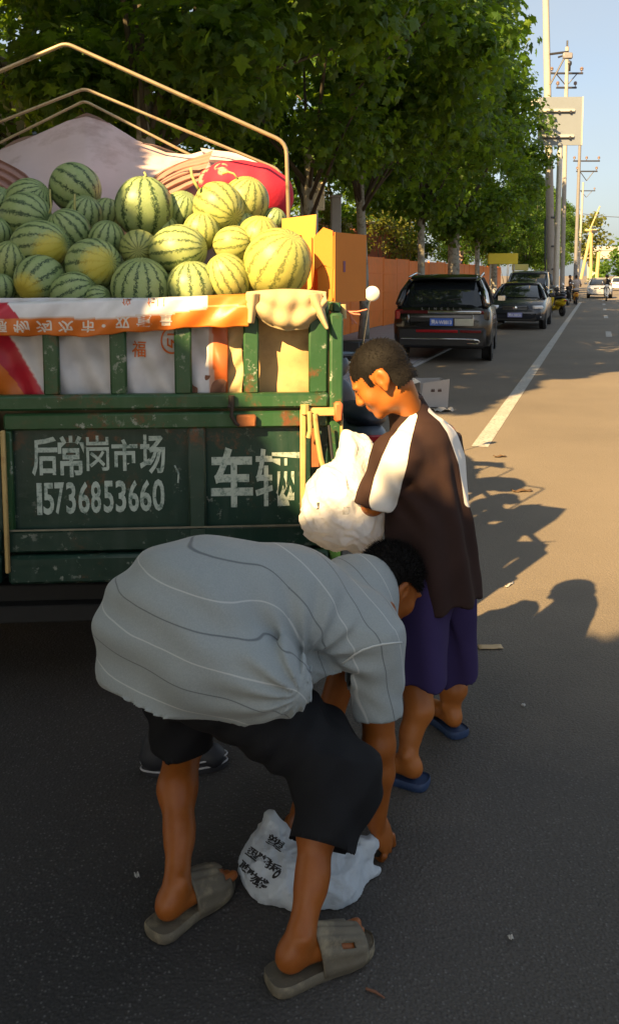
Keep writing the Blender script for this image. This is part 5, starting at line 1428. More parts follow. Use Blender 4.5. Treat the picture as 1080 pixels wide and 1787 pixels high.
# --- oncoming car far off
gp_ = G(1045, 521); LS = 4.6
fcar = car('car', gp_ + ROAD * (LS / 2), ROAD_A + math.pi, 'distant pale grey-blue car coming towards us beside the motorcyclist', car_paint('paint_silver', (.34, .37, .41)), LS, 1.80, 1.50, 1.0,
    [(-2.3, .7, .42, .8), (-2.2, .86, .3, .98), (0, .9, .22, .98), (1.5, .89, .24, .93), (2.05, .86, .26, .83), (2.3, .7, .32, .66)],
    [(-1.8, .74, .62, 1.05), (-1.1, .80, .58, 1.44), (.2, .82, .585, 1.48), (1.12, .79, .68, 1.02)], .33, (-1.38, 1.40))
front(fcar, 2.26, .70, .80, .74, .64, None, .47)
gp_ = G(1080, 508)
fc2 = car('car', gp_ + ROAD * 2.3, ROAD_A + math.pi, 'small white car far off, cut by the right edge of the photo', car_paint('paint_white', (.65, .65, .64), .3, 0), 4.5, 1.8, 1.5, 1.0,
    [(-2.3, .7, .42, .8), (-2.2, .86, .3, .98), (0, .9, .22, .98), (1.5, .89, .24, .93), (2.05, .86, .26, .83), (2.3, .7, .32, .66)],
    [(-1.8, .74, .62, 1.05), (-1.1, .80, .58, 1.44), (.2, .82, .585, 1.48), (1.12, .79, .68, 1.02)], .33, (-1.38, 1.40))
front(fc2, 2.26, .70, .80, .74, .64, None, .47)
# --- scooters
def scooter(loc, rz, label, shell, seatm, mirror_h=1.2, mirror_m=None, scale=1.0, name='electric_scooter', group='scooters along the road'):
    """x right, y forward"""
    t = empty(name, loc, rz); tag(t, label, 'scooter', group); t.scale = (scale,) * 3
    for y in (-.62, .66):
        e = empty('wheel', (0, y, .22)); e.parent = t
        mb = MB(); mb.lathe((0, 0, 0), [(.14, -.04), (.2, -.05), (.222, 0), (.2, .05), (.14, .04)], 20, 'x'); mb.build('tyre', RUBBER, e)
        mb = MB(); mb.lathe((0, 0, 0), [(.02, -.05), (.05, -.05), (.13, -.02), (.145, -.04), (.145, .04), (.13, .02), (.05, .05), (.02, .05)], 16, 'x'); mb.build('rim', RIMM, e)
    b = SDF(); b.ell((0, -.42, .56), (.16, .40, .16), None, .04); b.ell((0, -.68, .66), (.11, .2, .08), None, .05); b.cap((0, -.2, .36), (0, .3, .30), .10, .11, .08); b.ell((0, .50, .62), (.17, .09, .30), _rot((1, 0, 0), (0, .95, .3), (0, -.3, .95)), .05); b.ell((0, .58, .98), (.13, .1, .11), None, .05)
    b.ell((0, .66, .34), (.08, .24, .06), None, .03)
    V, Q = b.surface(.02, 2); link('shell', np_mesh('shell', V, Q), shell, t)
    b = SDF(); b.ell((0, -.40, .755), (.145, .40, .065), None, .03); b.ell((0, -.6, .77), (.12, .2, .06), None, .04); V, Q = b.surface(.015, 2); link('seat', np_mesh('seat', V, Q), seatm, t)
    mb = MB(); mb.tube([(0, .62, .3), (0, .52, .95), (0, .49, 1.06)], .03, 8); mb.build('steering_column', STEEL, t)
    mb = MB(); mb.tube([(-.33, .36, 1.03), (-.2, .47, 1.07), (0, .5, 1.06), (.2, .47, 1.07), (.33, .36, 1.03)], .014, 8); mb.build('handlebar', STEEL, t, smooth=True)
    for s in (-1, 1):
        mb = MB(); mb.tube([(s * .33, .36, 1.03), (s * .22, .45, 1.065)], .019, 8); mb.build('grip', RUBBER, t)
        if mirror_m and s < 0: continue
        mb = MB(); mb.tube([(s * .2, .47, 1.07), (s * .25, .44, mirror_h - .10), (s * .27, .44, mirror_h - .02)], .006, 6); mb.build('mirror_stalk', CHROME, t)
        mb = MB(); mb.lathe((s * .28, .44, mirror_h), [(.0, -.02), (.045, -.016), (.06, 0), (.045, .018), (0, .024)], 18, 'y'); mb.build('mirror', mirror_m or CHROME, t, smooth=R(60))
    cbox(t, 'headlight', LAMPW, (0, .67, .98), (.12, .05, .09), .02); cbox(t, 'tail_light', LAMPR, (0, -.875, .66), (.12, .03, .05), .01)
    return t
WHP = mk('plastic_white', (.78, .76, .70), .35, var=.05); NAVY = mk('seat_navy', (.010, .014, .026), .45, bmp=.1)
sp = P(664, 752, 5.55)
scooter((.285, sp.y + .72, 0), .16, 'parked scooter with white round mirrors and navy seat, hidden behind the boy', mk('shell_grey', (.06, .075, .10), .35), NAVY, 1.555, WHP)
def bikeplace(px, py, rz, label, m, sc=1.0): 
    g = G(px, py); return scooter((g.x, g.y, 0), rz, label, m, NAVY, 1.22, None, sc)
YB = mk('shell_yellow', (.62, .45, .02), .35)
bikeplace(968, 551, ROAD_A + .5, 'yellow and black scooter parked right of the people carrier', YB)
bikeplace(975, 541, ROAD_A + .3, 'black scooter parked behind the yellow and black one', mk('shell_black', (.015, .015, .016), .3))
bikeplace(985, 534, ROAD_A - .2, 'black scooter parked in front of the tree shade by the concrete poles', MATS['shell_black'])
# small riders and bystanders far off
SKIN = mk('skin', (.30, .13, .055), .5, var=.12, scale=20)
def small_person(loc, rz, label, top, bottom, pose='sit', helmet=None, carry=None):
    """far figures: one continuous body, clothes as bands of colour on it"""
    b = SDF()
    if pose == 'sit':
        hip, kn, ft, ch, hd_ = (.0, -.32, .84), .02, .27, (0, -.26, 1.22), (0, -.18, 1.60)
        for s in (-1, 1):
            b.cap((s * .1, -.32, .84), (s * .14, .12, .80), .085, .065, .03); b.cap((s * .14, .12, .80), (s * .13, .1, .36), .06, .045, .02); b.cap((s * .13, .08, .33), (s * .13, .24, .32), .042, .04, .02)
            b.cap((s * .19, -.26, 1.36), (s * .28, -.05, 1.14), .055, .045, .03); b.cap((s * .28, -.05, 1.14), (s * .28, .30, 1.06), .042, .035, .02); b.ell((s * .28, .35, 1.05), (.04, .05, .035), None, .02)
    else:
        hip, ch, hd_ = (0, 0, .92), (0, .02, 1.22), (0, .05, 1.60)
        for s in (-1, 1):
            b.cap((s * .09, 0, .9), (s * .1, .03 * s, .48), .085, .06, .03); b.cap((s * .1, .03 * s, .48), (s * .1, -.02 * s, .08), .055, .04, .02); b.cap((s * .1, -.04 * s, .045), (s * .11, .14 - .03 * s, .035), .045, .035, .02)
            b.cap((s * .19, 0, 1.38), (s * .25, .02, 1.12), .052, .042, .03); b.cap((s * .25, .02, 1.12), (s * .22, .14, .9), .04, .033, .02); b.ell((s * .22, .17, .85), (.035, .045, .055), None, .02)
    b.ell(hip, (.155, .12, .12), None, .05); b.ell(ch, (.18, .12, .24), None, .08); b.cap((0, ch[1], ch[2] + .16), (0, hd_[1], hd_[2] - .08), .06, .055, .03)
    b.ell(hd_, (.077, .095, .115), None, .02)
    V, Q = b.surface(.018, 2)
    C = np.zeros((len(V), 3)); C[:] = (.30, .13, .055)
    top_m = (V[:, 2] > hip[2] - .02) & (V[:, 2] < hd_[2] - .14) & ((np.abs(V[:, 0]) < .23) | (V[:, 2] > 1.16)); C[top_m] = top
    bot = (V[:, 2] < hip[2] + .0) & (V[:, 2] > (.38 if pose == 'sit' else .12)); C[bot] = bottom
    C[V[:, 2] < (.36 if pose == 'sit' else .07)] = (.03, .03, .03)
    hr = (V[:, 2] > hd_[2] + .02) | ((V[:, 1] < hd_[1] - .03) & (V[:, 2] > hd_[2] - .06)); C[hr] = (.012, .01, .01)
    me = np_mesh('person', V, Q); set_col(me, C); o = link('person', me, attr_mat('figure_cloth', rough=.8)); o.location = loc; o.rotation_euler = (0, 0, rz); tag(o, label, 'person')
    if helmet:
        mb = MB(); mb.lathe((hd_[0], hd_[1], hd_[2] + .0), [(.125, -.03), (.13, .03), (.11, .1), (.06, .145), (0, .155)], 16); mb.build('helmet', helmet, o, smooth=True)
    return o
g = G(1057, 525)
scooter((g.x, g.y, 0), ROAD_A + math.pi, 'white scooter ridden towards us at the far right of the road', WHP, NAVY, 1.22)
small_person((g.x, g.y, 0), ROAD_A + math.pi, 'rider in black on the distant white scooter', (.015, .015, .017), (.02, .02, .025), 'sit', TRIMB)
g = G(1003, 531)
scooter((g.x, g.y, 0), ROAD_A + .1, 'distant orange and white delivery scooter beside the road line', mk('shell_orange', (.75, .36, .03), .4), NAVY, 1.22)
small_person((g.x, g.y, 0), ROAD_A + .1, 'distant rider in a pale shirt on the orange scooter', (.55, .48, .45), (.03, .03, .035), 'sit')
g = G(994, 526)
small_person((g.x, g.y, 0), 1.2, 'bystander in dark clothes standing left of the orange scooter', (.05, .03, .03), (.02, .02, .02), 'stand')
f = P(800, 452, 46); fp = small_person((f.x, f.y, f.z - 1.02), 2.6, 'figure in a white cap and striped shirt above the orange hoarding', (.34, .26, .24), (.03, .035, .10), 'stand')
mb = MB(); mb.lathe((0, .05, 1.64), [(.15, -.01), (.155, 0), (.1, .02), (.1, .09), (.0, .12)], 16); mb.build('cap', WHP, fp, smooth=R(40))
mb = MB()
for k in range(-3, 4): mb.box((k * .05, -.118 + .004 * k * k, 1.2), (.014, .01, .34), bev=.002)
mb.build('stripes', TRIMB, fp)
# raised ground and a stack the figure stands on, behind the hoarding
mb = MB(); mb.box((0, 0, (f.z - 1.02) / 2), (2.4, 1.6, f.z - 1.02), bev=.03); pl = mb.build('platform', CONC); pl.location = (f.x, f.y + .1, 0); tag(pl, 'concrete platform behind the hoarding under the capped figure', 'platform')

# ------------------------------------------------------------------ small things on the ground
CARDG = mk('cardboard_grey', (.36, .34, .33), .8, var=.1, scale=8)
g = G(757, 712); cb = empty('open_carton', g, .15); tag(cb, 'open pale grey carton with two dark marks lying on the road behind the boy', 'carton')
z1 = P(757, 664, g.y).z; w = 50 / F_PX * g.y
mb = MB(); mb.prism([(-w / 2, .02), (w / 2, .0), (w / 2 + .02, z1 + .015), (-w / 2 + .03, z1 - .03)], 0, .008, 'y'); mb.build('side', CARDG, cb)
mb = MB(); mb.box((-w / 2 + .004, .16, z1 / 2 - .01), (.008, .31, z1 - .04)); mb.build('side', CARDG, cb); mb = MB(); mb.box((w / 2 - .004, .16, z1 / 2), (.008, .31, z1 - .02)); mb.build('side', CARDG, cb)
mb = MB(); mb.box((0, .32, z1 / 2), (w, .008, z1 - .01)); mb.build('side', CARDG, cb); mb = MB(); mb.box((0, .16, .012), (w - .02, .31, .008)); mb.build('bottom', CARDG, cb)
mb = MB(); mb.prism([(-w / 2 - .10, z1 + .06), (-w / 2 + .03, z1 - .03), (-w / 2 - .1, z1 - .06)], .1, .106, 'y'); mb.build('flap', WHP, cb)
mb = MB()
for q in (-.02, .07): mb.box((q, -.003, z1 * .62), (.05, .004, .022), bev=.001); mb.box((q + .012, -.003, z1 * .62 + .02), (.014, .004, .016)); mb.box((q - .012, -.003, z1 * .62 + .02), (.012, .004, .014))
mb.build('print', mk('print_brown', (.07, .035, .03), .8), cb)
def litter(px, py, w, d, rz, mat, label, name='ground_scrap', hz=.012):
    g = G(px, py); mb = MB(); n = 5
    mb.grid(lambda u, t: ((u - .5) * w, (t - .5) * d, .004 + hz * abs(math.sin(u * 5 + px)) * abs(math.cos(t * 4 + py))), 5, 4)
    o = mb.build(name, mat, None, g, (0, 0, rz)); solid(o, .002, 1); return tag(o, label, 'litter')
PAP = mk('paper_white', (.40, .39, .37), .8, var=.1)
litter(772, 717, .26, .22, .3, PAP, 'crumpled white paper on the road beside the grey carton', hz=.05)
litter(890, 1641, .012, .012, .2, PAP, 'tiny white scrap on the near asphalt at the right')
litter(913, 1233, .014, .012, .9, PAP, 'white speck on the shaded asphalt between the boy and the right edge')
litter(240, 1532, .014, .014, .4, PAP, 'tiny white scrap left of the man')
litter(855, 1131, .11, .045, .05, mk('sunlit_tan', (.5, .36, .2), .8), 'tan strip laid in for sunlit asphalt beside the boy', hz=.004)  # sunlit strip of road put in as a tan sheet
litter(888, 1022, .09, .014, .9, PAP, 'thin white strip of paper at the edge of the shadow')
litter(872, 798, .12, .05, .2, mk('leaf_dry', (.10, .06, .03), .9), 'dry dark leaf on the sunlit road near the white line', 'dry_leaf', .02)
litter(910, 858, .16, .06, .15, MATS['leaf_dry'], 'dry dark leaf lying at the edge of the melon shadow', 'dry_leaf', .02)
for k in range(10):
    pass
g = G(655, 1735); mb = MB(); mb.tube([(-.022, .012, .004), (0, 0, .006), (.02, -.016, .005)], [.003, .0035, .002], 6); tag(mb.build('twig', mk('twig_brown', (.16, .07, .04), .8), None, g), 'short brown twig on the asphalt right of the near sandal', 'twig')
# low dark box past the truck
g = G(606, 641); bb = empty('cool_box', g, ROAD_A); tag(bb, 'dark box with a pale blue band on the pavement past the truck', 'box')
cbox(bb, 'body', mk('box_navy', (.015, .018, .022), .5), (0, .2, .31), (.46, .4, .34), .02); cbox(bb, 'band', mk('box_blue', (.22, .33, .45), .5), (0, -.004, .24), (.40, .03, .10), .01); cbox(bb, 'base', WHP, (0, .19, .09), (.5, .44, .05), .01); cbox(bb, 'foot', TRIMB, (0, .2, .035), (.44, .36, .06), .01)
# ================================================================== people
def skin_mat():
    m, nt, b = nodes_of('skin_brown')
    a = N(nt, 'ShaderNodeAttribute', attribute_name='tint')
    c = mixc(nt, ramp(nt, noise(nt, 9, 4), .3, .75, 0, .45), a.outputs['Color'], (.20, .055, .012)); c = mixc(nt, ramp(nt, noise(nt, 45, 4, .6), .45, .8, 0, .3), c, (.36, .13, .035))
    nt.links.new(c, b.inputs['Base Color']); b.inputs['Roughness'].default_value = .45; b.inputs['Specular IOR Level'].default_value = .42
    b.inputs['Subsurface Weight'].default_value = .12; b.inputs['Subsurface Radius'].default_value = (.012, .005, .003); b.inputs['Subsurface Scale'].default_value = .5
    bump(nt, b, noise(nt, 140, 4), .10, .003)
    return m
SKINB = skin_mat()
HAIR = mk('hair_black', (.0045, .0038, .0035), .7, var=.3, scale=60, bmp=.35, bscale=160, spec=.18)
def npv(v): return np.array(v, np.float32)
def add_head(b, c, Rm, s):
    """skull, face, ears; Rm rows are right, forward, up of the head"""
    L = lambda x, y, z: npv(c) + (Rm.T @ npv((x, y, z))) * s
    E_ = lambda p, r, k=.02: b.ell(L(*p), np.array(r) * s, Rm, k)
    E_((0, -.015, .042), (.077, .098, .086)); E_((0, .035, .005), (.064, .062, .085), .03); E_((0, .036, -.062), (.052, .054, .044), .03); E_((0, .078, -.088), (.022, .018, .018), .02)
    for q in (-1, 1): E_((q * .042, .062, -.022), (.026, .026, .03), .02); E_((q * .03, .084, .030), (.028, .014, .010), .014)
    b.cap(L(0, .094, .018), L(0, .112, -.018), .009 * s, .013 * s, .012); E_((0, .104, -.024), (.019, .012, .010), .008)
    E_((0, .093, -.046), (.019, .012, .007), .008); E_((0, .091, -.058), (.017, .012, .008), .008)
    for q in (-1, 1): b.sub(L(q * .032, .106, .008), np.array((.020, .014, .012)) * s, Rm, .010); E_((q * .031, .084, .007), (.0125, .0125, .0125), .004)
    for q in (-1, 1):
        t = Rm.copy()
        b.ell(L(q * .079, -.012, .004), np.array((.011, .024, .034)) * s, t, .006); b.ell(L(q * .085, -.020, .008), np.array((.008, .020, .030)) * s, t, .004)
        b.ell(L(q * .079, -.004, -.028), np.array((.008, .010, .012)) * s, t, .006)
        b.sub(L(q * .094, -.008, .006), np.array((.010, .012, .020)) * s, t, .004)
    return L
def head_local(V, c, Rm, s): return ((V - npv(c)) @ Rm.T) / s
def skin_colour(V, base, c, Rm, s):
    C = np.tile(np.array(base), (len(V), 1)); H = head_local(V, c, Rm, s)
    lips = (np.abs(H[:, 0]) < .018) & (H[:, 1] > .085) & (H[:, 2] < -.041) & (H[:, 2] > -.064); C[lips] = C[lips] * np.array([.8, .5, .5])
    for q in (-1, 1):
        e = (np.linalg.norm((H - np.array([q * .031, .092, .007])) / np.array([.013, .012, .0055]), axis=1) < 1); C[e] = (.02, .015, .012)
        br = (np.abs(H[:, 0] - q * .032) < .02) & (np.abs(H[:, 2] - .030) < .005) & (H[:, 1] > .075); C[br] = (.02, .014, .01)
    return C
def hair_cap(parent, c, Rm, s, keepfn, nstr, length, seed=3, thick=.006, lay=(.0, -.5, -.3), iv=None):
    b = SDF(); L = lambda x, y, z: npv(c) + (Rm.T @ npv((x, y, z))) * s
    for p, r in (((0, -.015, .042), (.077, .098, .086)), ((0, .035, .005), (.064, .062, .085)), ((0, -.03, -.03), (.066, .072, .06))): b.ell(L(*p), np.array(r) * s + thick, Rm, .02)
    b.post = lambda X, d: d + .0008 * lump(X, 90, seed) + .0006 * lump(X, 170, seed + 1)
    V, Q = b.surface(.006, 1); H = head_local(V, c, Rm, s); keep = keepfn(H)
    V2, Q2 = trim(V, Q, keep)
    hm = link('hair', np_mesh('hair', V2, Q2), HAIR, parent)
    r = np.random.default_rng(seed); n = nstr; i = r.integers(0, len(V2), n); p0 = V2[i] + r.normal(size=(n, 3)) * .003
    H0 = head_local(p0, c, Rm, s); nd = H0 - np.array([0, -.01, .02]); nd /= np.linalg.norm(nd, axis=1)[:, None]
    d = nd * .9 + np.array(lay) + r.normal(size=(n, 3)) * .35; d /= np.linalg.norm(d, axis=1)[:, None]
    d = (Rm.T @ d.T).T; Ls = length * r.uniform(.5, 1.2, n)
    sidev = np.cross(d, r.normal(size=(n, 3))); sidev /= np.linalg.norm(sidev, axis=1)[:, None]; wv = .0009
    base = p0 - d * .003
    Vs = np.stack([base - sidev * wv, base + sidev * wv, base + d * Ls[:, None]], 1).reshape(-1, 3); Fs = np.arange(3 * n).reshape(-1, 3)
    st = link('hair_strands', np_mesh('hair_strands', Vs, Fs, False), HAIR, hm); st['kind'] = 'stuff'
    return hm
def add_hand(b, wrist, palm_end, across, normal, curl, s=1.0, thumb=1, spread=.9, curl_out=1):
    """palm from wrist to knuckles, four unequal fingers with two bends, thumb from the side of the palm; curl: per-finger bend angles"""
    w, p, a, n = (np.array(x, float) for x in (wrist, palm_end, across, normal)); f = (p - w); Lp = np.linalg.norm(f); f /= Lp; a = a - f * (a @ f); a /= np.linalg.norm(a); n = np.cross(a, f) * (1 if np.cross(a, f) @ n > 0 else -1)
    M = np.array([a, f, n], np.float32)
    b.ell(w + f * Lp * .55, (.040 * s, Lp * .62, .017 * s), M, .015); b.ell(w + f * Lp * .5 + a * thumb * .026 * s + n * .008 * s, (.018 * s, .034 * s, .016 * s), M, .012)
    for i, (o, ln) in enumerate(((.030, .072), (.010, .080), (-.010, .075), (-.029, .060))):
        q = p + a * thumb * o * s * spread; d = f.copy(); c1, c2 = curl[i]; l = ln * s
        for k, (seg, ang, ra, rb) in enumerate(((.45, c1, .0098, .0090), (.32, c2, .0088, .0080), (.26, c2 * .8, .0080, .0066))):
            d = d * math.cos(ang) + np.cross(np.cross(d, n * curl_out), d) / max(1e-6, np.linalg.norm(np.cross(d, n))) * math.sin(ang) if k >= 0 else d
            d /= np.linalg.norm(d); e = q + d * l * seg * 1.15; b.cap(q, e, ra * s, rb * s, .004); q = e
    q = w + f * Lp * .35 + a * thumb * .034 * s + n * .006 * s; d1 = f * .75 + a * thumb * .36 + n * .55; d1 /= np.linalg.norm(d1)
    e = q + d1 * .040 * s; b.cap(q, e, .0130 * s, .0105 * s, .008); d2 = f * .9 + a * thumb * .1 + n * .55; d2 /= np.linalg.norm(d2); b.cap(e, e + d2 * .030 * s, .0105 * s, .0085 * s, .004)
def add_foot(b, heel, dr, length, zb, side, s=1.0):
    """heel at the back, toes along dr; side +1 = big toe to the right of dr"""
    h = np.array(heel, float); d = np.array(dr, float); d /= np.linalg.norm(d); rt_ = np.array([d[1], -d[0], 0.]); up = np.array([0, 0, 1.]); M = np.array([rt_, d, up], np.float32); L = length
    at = lambda f, x, z: h + d * L * f + rt_ * x + up * (zb + z)
    b.ell(at(.13, 0, .034), (.032 * s, .040 * s, .036 * s), M, .02); b.cap(at(.14, 0, .045), at(.45, 0, .040), .031 * s, .029 * s, .02)
    b.ell(at(.50, side * .004, .030), (.036 * s, .085 * s, .030 * s), M, .02); b.ell(at(.68, side * .003, .022), (.045 * s, .05 * s, .022 * s), M, .02)
    for i, (x, f0, f1, r) in enumerate(((.033, .72, .97, .0135), (.012, .74, .97, .0098), (-.006, .74, .94, .0092), (-.022, .72, .90, .0088), (-.037, .69, .85, .0085))):
        b.cap(at(f0, side * x * s * .95, .018), at(f1, side * x * s * 1.05, r + .002), r * 1.15 * s, r * s, .006)
def ankle_shin(b, ankle, knee, heel_c, ra=.036, calf=.055, rk=.056, back=(0, -1, 0)):
    a, k = np.array(ankle, float), np.array(knee, float); bk = np.array(back, float)
    m = a + (k - a) * .66 + bk * .018
    b.cap(a, a + (k - a) * .35, ra, ra * 1.12, .02); b.cap(a + (k - a) * .3, m, ra * 1.1, calf, .03); b.cap(m, k, calf, rk, .03); b.cap(a, heel_c, ra * .92, ra * .85, .025)
    ax = (k - a) / np.linalg.norm(k - a); sdv = np.cross(bk, ax); sdv /= np.linalg.norm(sdv)
    for q in (-1, 1): b.ell(a + sdv * q * .029 + np.array([0, 0, .0]), (.013, .013, .016), None, .012)
def sandal(heel, dr, length, zs, side, mat, parent, strap_f=(.52, .86), w=.05, ribbed=True, thick=.028, holes=True, strap_h=.062):
    """sole with a raised rim and a broad ribbed band over the toes"""
    h = np.array(heel, float); d = np.array(dr, float); d /= np.linalg.norm(d); rt_ = np.array([d[1], -d[0], 0.]); L = length
    pr = [(0, .0), (.01, .55), (.04, .80), (.10, .92), (.2, .93), (.4, .86), (.55, .95), (.70, 1.08), (.82, 1.05), (.91, .86), (.97, .55), (1.0, .0)]
    def hw(f, q): 
        v = np.interp(f, [p[0] for p in pr], [p[1] for p in pr]) * w
        return v * (1 + (.06 if q == side else -.02) * (1 if f > .5 else 0))
    at = lambda f, x, z: Vector(h + d * L * f + rt_ * x) + Vector((0, 0, z))
    fs = [1 - math.cos(math.pi * .5 * i / 6) for i in range(7)]; fs = [f * .25 for f in fs] + list(np.linspace(.25, .8, 10))[1:] + [.8 + .2 * math.sin(math.pi * .5 * i / 7) for i in range(1, 8)]
    mb = MB(); out = [(f, hw(f, 1), 1) for f in fs] + [(f, -hw(f, -1), -1) for f in fs[::-1]][1:-1]
    n = len(out); cu = lambda f: .006 * max(0, (f - .75) / .25) ** 2 + .003 * max(0, (.12 - f) / .12)
    lv = [(.93, .0), (1.0, .006), (1.03, thick * .55), (1.0, thick), (.93, thick + .004), (.90, thick - .003)]
    vs = [at(f + (.5 - f) * (1 - k) * .15, x * k, z + zs + cu(f)) for k, z in lv for f, x, _ in out]
    mb.add(vs, [(a * n + i, a * n + (i + 1) % n, (a + 1) * n + (i + 1) % n, (a + 1) * n + i) for a in range(len(lv) - 1) for i in range(n)] + [tuple((len(lv) - 1) * n + i for i in range(n)), tuple(range(n))[::-1]])
    so = mb.build('sandal', mat, parent, smooth=R(50))
    f0, f1 = strap_f; mb = MB(); nu, nv = 18, 28
    def band(u, t):
        a = math.pi * t; f = f0 + (f1 - f0) * u + (.04 * math.sin(a) * (u - .9)); x = math.cos(a); ww = hw(f, 1) * 1.0
        hgt = strap_h * (1 - .42 * u); rib = (.0025 * math.cos(t * 44) if ribbed and .06 < u < .94 else 0)
        k = 1 + rib / ww
        return at(f, x * ww * k, zs + thick * .5 + math.sin(a) ** .75 * (hgt - thick * .5) * k)
    mb.grid(band, nu, nv)
    if holes:
        keep = []
        for i, fc in enumerate(mb.f):
            u = (i % nu) / nu; t = (i // nu) / nv
            tt = t if side < 0 else 1 - t
            if .42 < u < .72 and .15 < tt < .24: continue
            if .80 < u and .60 < tt < .80: continue
            keep.append(fc)
        mb.f = keep; mb.m = [0] * len(keep)
    o = mb.build('strap', mat, so, smooth=True); solid(o, .006, 0)
    return so

# ------------------------------------------------------------------ the stooping man
SKIN_M = (.28, .080, .010)
fw = np.array([.85, .52, 0.]); fw /= np.linalg.norm(fw); rgt = np.array([fw[1], -fw[0], 0.])
V3 = lambda *a: np.array(P(*a))
heelR = np.array(G(488, 1700, .03)); toeR = np.array(G(622, 1642, .03)); dR = toeR - heelR; dR[2] = 0; LR = np.linalg.norm(dR); dR /= LR
heelL = np.array(G(281, 1612, .03)); toeL = np.array(G(364, 1548, .03)); dL = toeL - heelL; dL[2] = 0; LL = .24; dL /= np.linalg.norm(dL)
LR = .245
for h_ in (heelR, heelL): h_[2] = 0
SZ = .030
ankR = heelR + dR * .052 + np.array([0.004, 0, .105]); ankL = heelL + dL * .052 + np.array([.004, 0, .105])
kneeR = V3(583, 1345, 2.15); kneeL = V3(322, 1290, 2.42)
pel = np.array([-.335, 2.32, .72]); hipR = pel + rgt * .1 + np.array([0, 0, -.03]); hipL = pel - rgt * .1 + np.array([0, 0, -.03])
chest = V3(560, 1078, 2.52); neckb = V3(636, 1030, 2.62); headc = V3(678, 1024, 2.70)
shR = V3(655, 1108, 2.37); elR = V3(661, 1300, 2.34); wrR = V3(656, 1435, 2.34)
shL = V3(640, 1040, 2.74); elL = V3(575, 1250, 2.72); wrL = V3(520, 1425, 2.50)
hf = fw * .80 + np.array([0, 0, -.62]); hf /= np.linalg.norm(hf); hr_ = np.array([fw[1], -fw[0], 0.]) ; hu = np.cross(hr_, hf); HM = np.array([hr_, hf, hu], np.float32); HS = 1.02
b = SDF()
b.ell(pel, (.17, .15, .14), None, .05); b.cap(pel, chest, .135, .15, .08); b.ell(chest, (.18, .17, .13), None, .06); b.cap(chest, neckb, .12, .075, .06)
b.cap(shR, shL, .075, .075, .06); b.cap(neckb, headc + HM[2] * -.02, .06, .056, .03); add_head(b, headc, HM, HS)
b.cap(shR, elR, .058, .045, .03); b.cap(elR, elR + (wrR - elR) * .35, .045, .046, .02); b.cap(elR + (wrR - elR) * .35, wrR, .046, .028, .02); b.ell(elR + np.array([-.012, -.02, 0]), (.028, .028, .034), None, .02)
b.cap(shL, elL, .056, .044, .03); b.cap(elL, wrL, .044, .028, .02)
b.cap(hipR + np.array([0, .03, -.05]), kneeR, .072, .058, .05); b.cap(hipL + np.array([0, .02, -.04]), kneeL, .075, .058, .05)
ankle_shin(b, ankR, kneeR, heelR + dR * .035 + np.array([0, 0, SZ + .035]), .033, .050, .053, -dR); ankle_shin(b, ankL, kneeL, heelL + dL * .035 + np.array([0, 0, SZ + .035]), .033, .052, .055, -dL)
add_foot(b, heelR, dR, LR, SZ, -1); add_foot(b, heelL, dL, LL, SZ, 1)
hdR = V3(672, 1482, 2.35); across = np.array([.35, -.9, -.15])
add_hand(b, wrR, V3(677, 1476, 2.36), np.array([.50, .85, .12]), np.array([-.85, .50, -.15]), [(.30, .55), (.45, .65), (.60, .75), (.75, .8)], 1.02, thumb=1, spread=1.12)
add_hand(b, wrL, V3(508, 1462, 2.46), np.array([-.7, -.6, .2]), np.array([.6, -.6, -.3]), [(.6, .9), (.65, .9), (.65, .9), (.6, .8)], 1.0, thumb=1)
V, Q = b.surface(.0045, 1)
me = np_mesh('person', V, Q); set_col(me, skin_colour(V, SKIN_M, headc, HM, HS)); man = link('person', me, SKINB)
tag(man, 'man in a striped grey-blue shirt and black shorts stooping to tie a bag', 'person')
def m_hair(H): return (H[:, 2] > .005) & (H[:, 1] < .070) & ~((H[:, 1] > -.02) & (H[:, 2] < .035)) | ((H[:, 1] < -.03) & (H[:, 2] > -.055))
hair_cap(man, headc, HM, HS, m_hair, 9000, .022, 5, .010)

# shirt
def shirt_mat():
    m, nt, b = nodes_of('striped_shirt')
    tA = N(nt, 'ShaderNodeAttribute', attribute_name='stripe'); rA = N(nt, 'ShaderNodeAttribute', attribute_name='reach')
    wob = math_n(nt, 'MULTIPLY', math_n(nt, 'SUBTRACT', noise(nt, 7, 2), .5), .10)
    ph = math_n(nt, 'ADD', tA.outputs['Fac'], wob); fr = math_n(nt, 'FRACT', ph); par = math_n(nt, 'FLOORED_MODULO', math_n(nt, 'FLOOR', ph), 2.0)
    dd = math_n(nt, 'MULTIPLY', math_n(nt, 'ABSOLUTE', math_n(nt, 'SUBTRACT', fr, .5)), rA.outputs['Fac'])
    ln = ramp(nt, dd, .0024, .0008)
    weave = noise(nt, 240, 2, .5)
    base = mixc(nt, noise(nt, 6, 3), (.215, .252, .272), (.270, .305, .315)); base = mixc(nt, ramp(nt, weave, .35, .7, 0, .30), base, (.36, .40, .40))
    base = mixc(nt, ramp(nt, noise(nt, 2.2, 4), .55, .75, 0, .45), base, (.23, .235, .19))
    lc = mixc(nt, par, (.035, .045, .060), (.50, .53, .54))
    c = mixc(nt, math_n(nt, 'MULTIPLY', ln, .62), base, lc)
    nt.links.new(c, b.inputs['Base Color']); b.inputs['Roughness'].default_value = .88; b.inputs['Specular IOR Level'].default_value = .2; b.inputs['Sheen Weight'].default_value = .15
    bump(nt, b, math_n(nt, 'ADD', math_n(nt, 'MULTIPLY', noise(nt, 28, 5), .7), math_n(nt, 'MULTIPLY', weave, .2)), .16, .006)
    return m
SHIRT = shirt_mat()
piv2 = V3(622, 1248, 2.28)
piv = V3(530, 1148, 2.28)                                # the crease of the waist on the near side
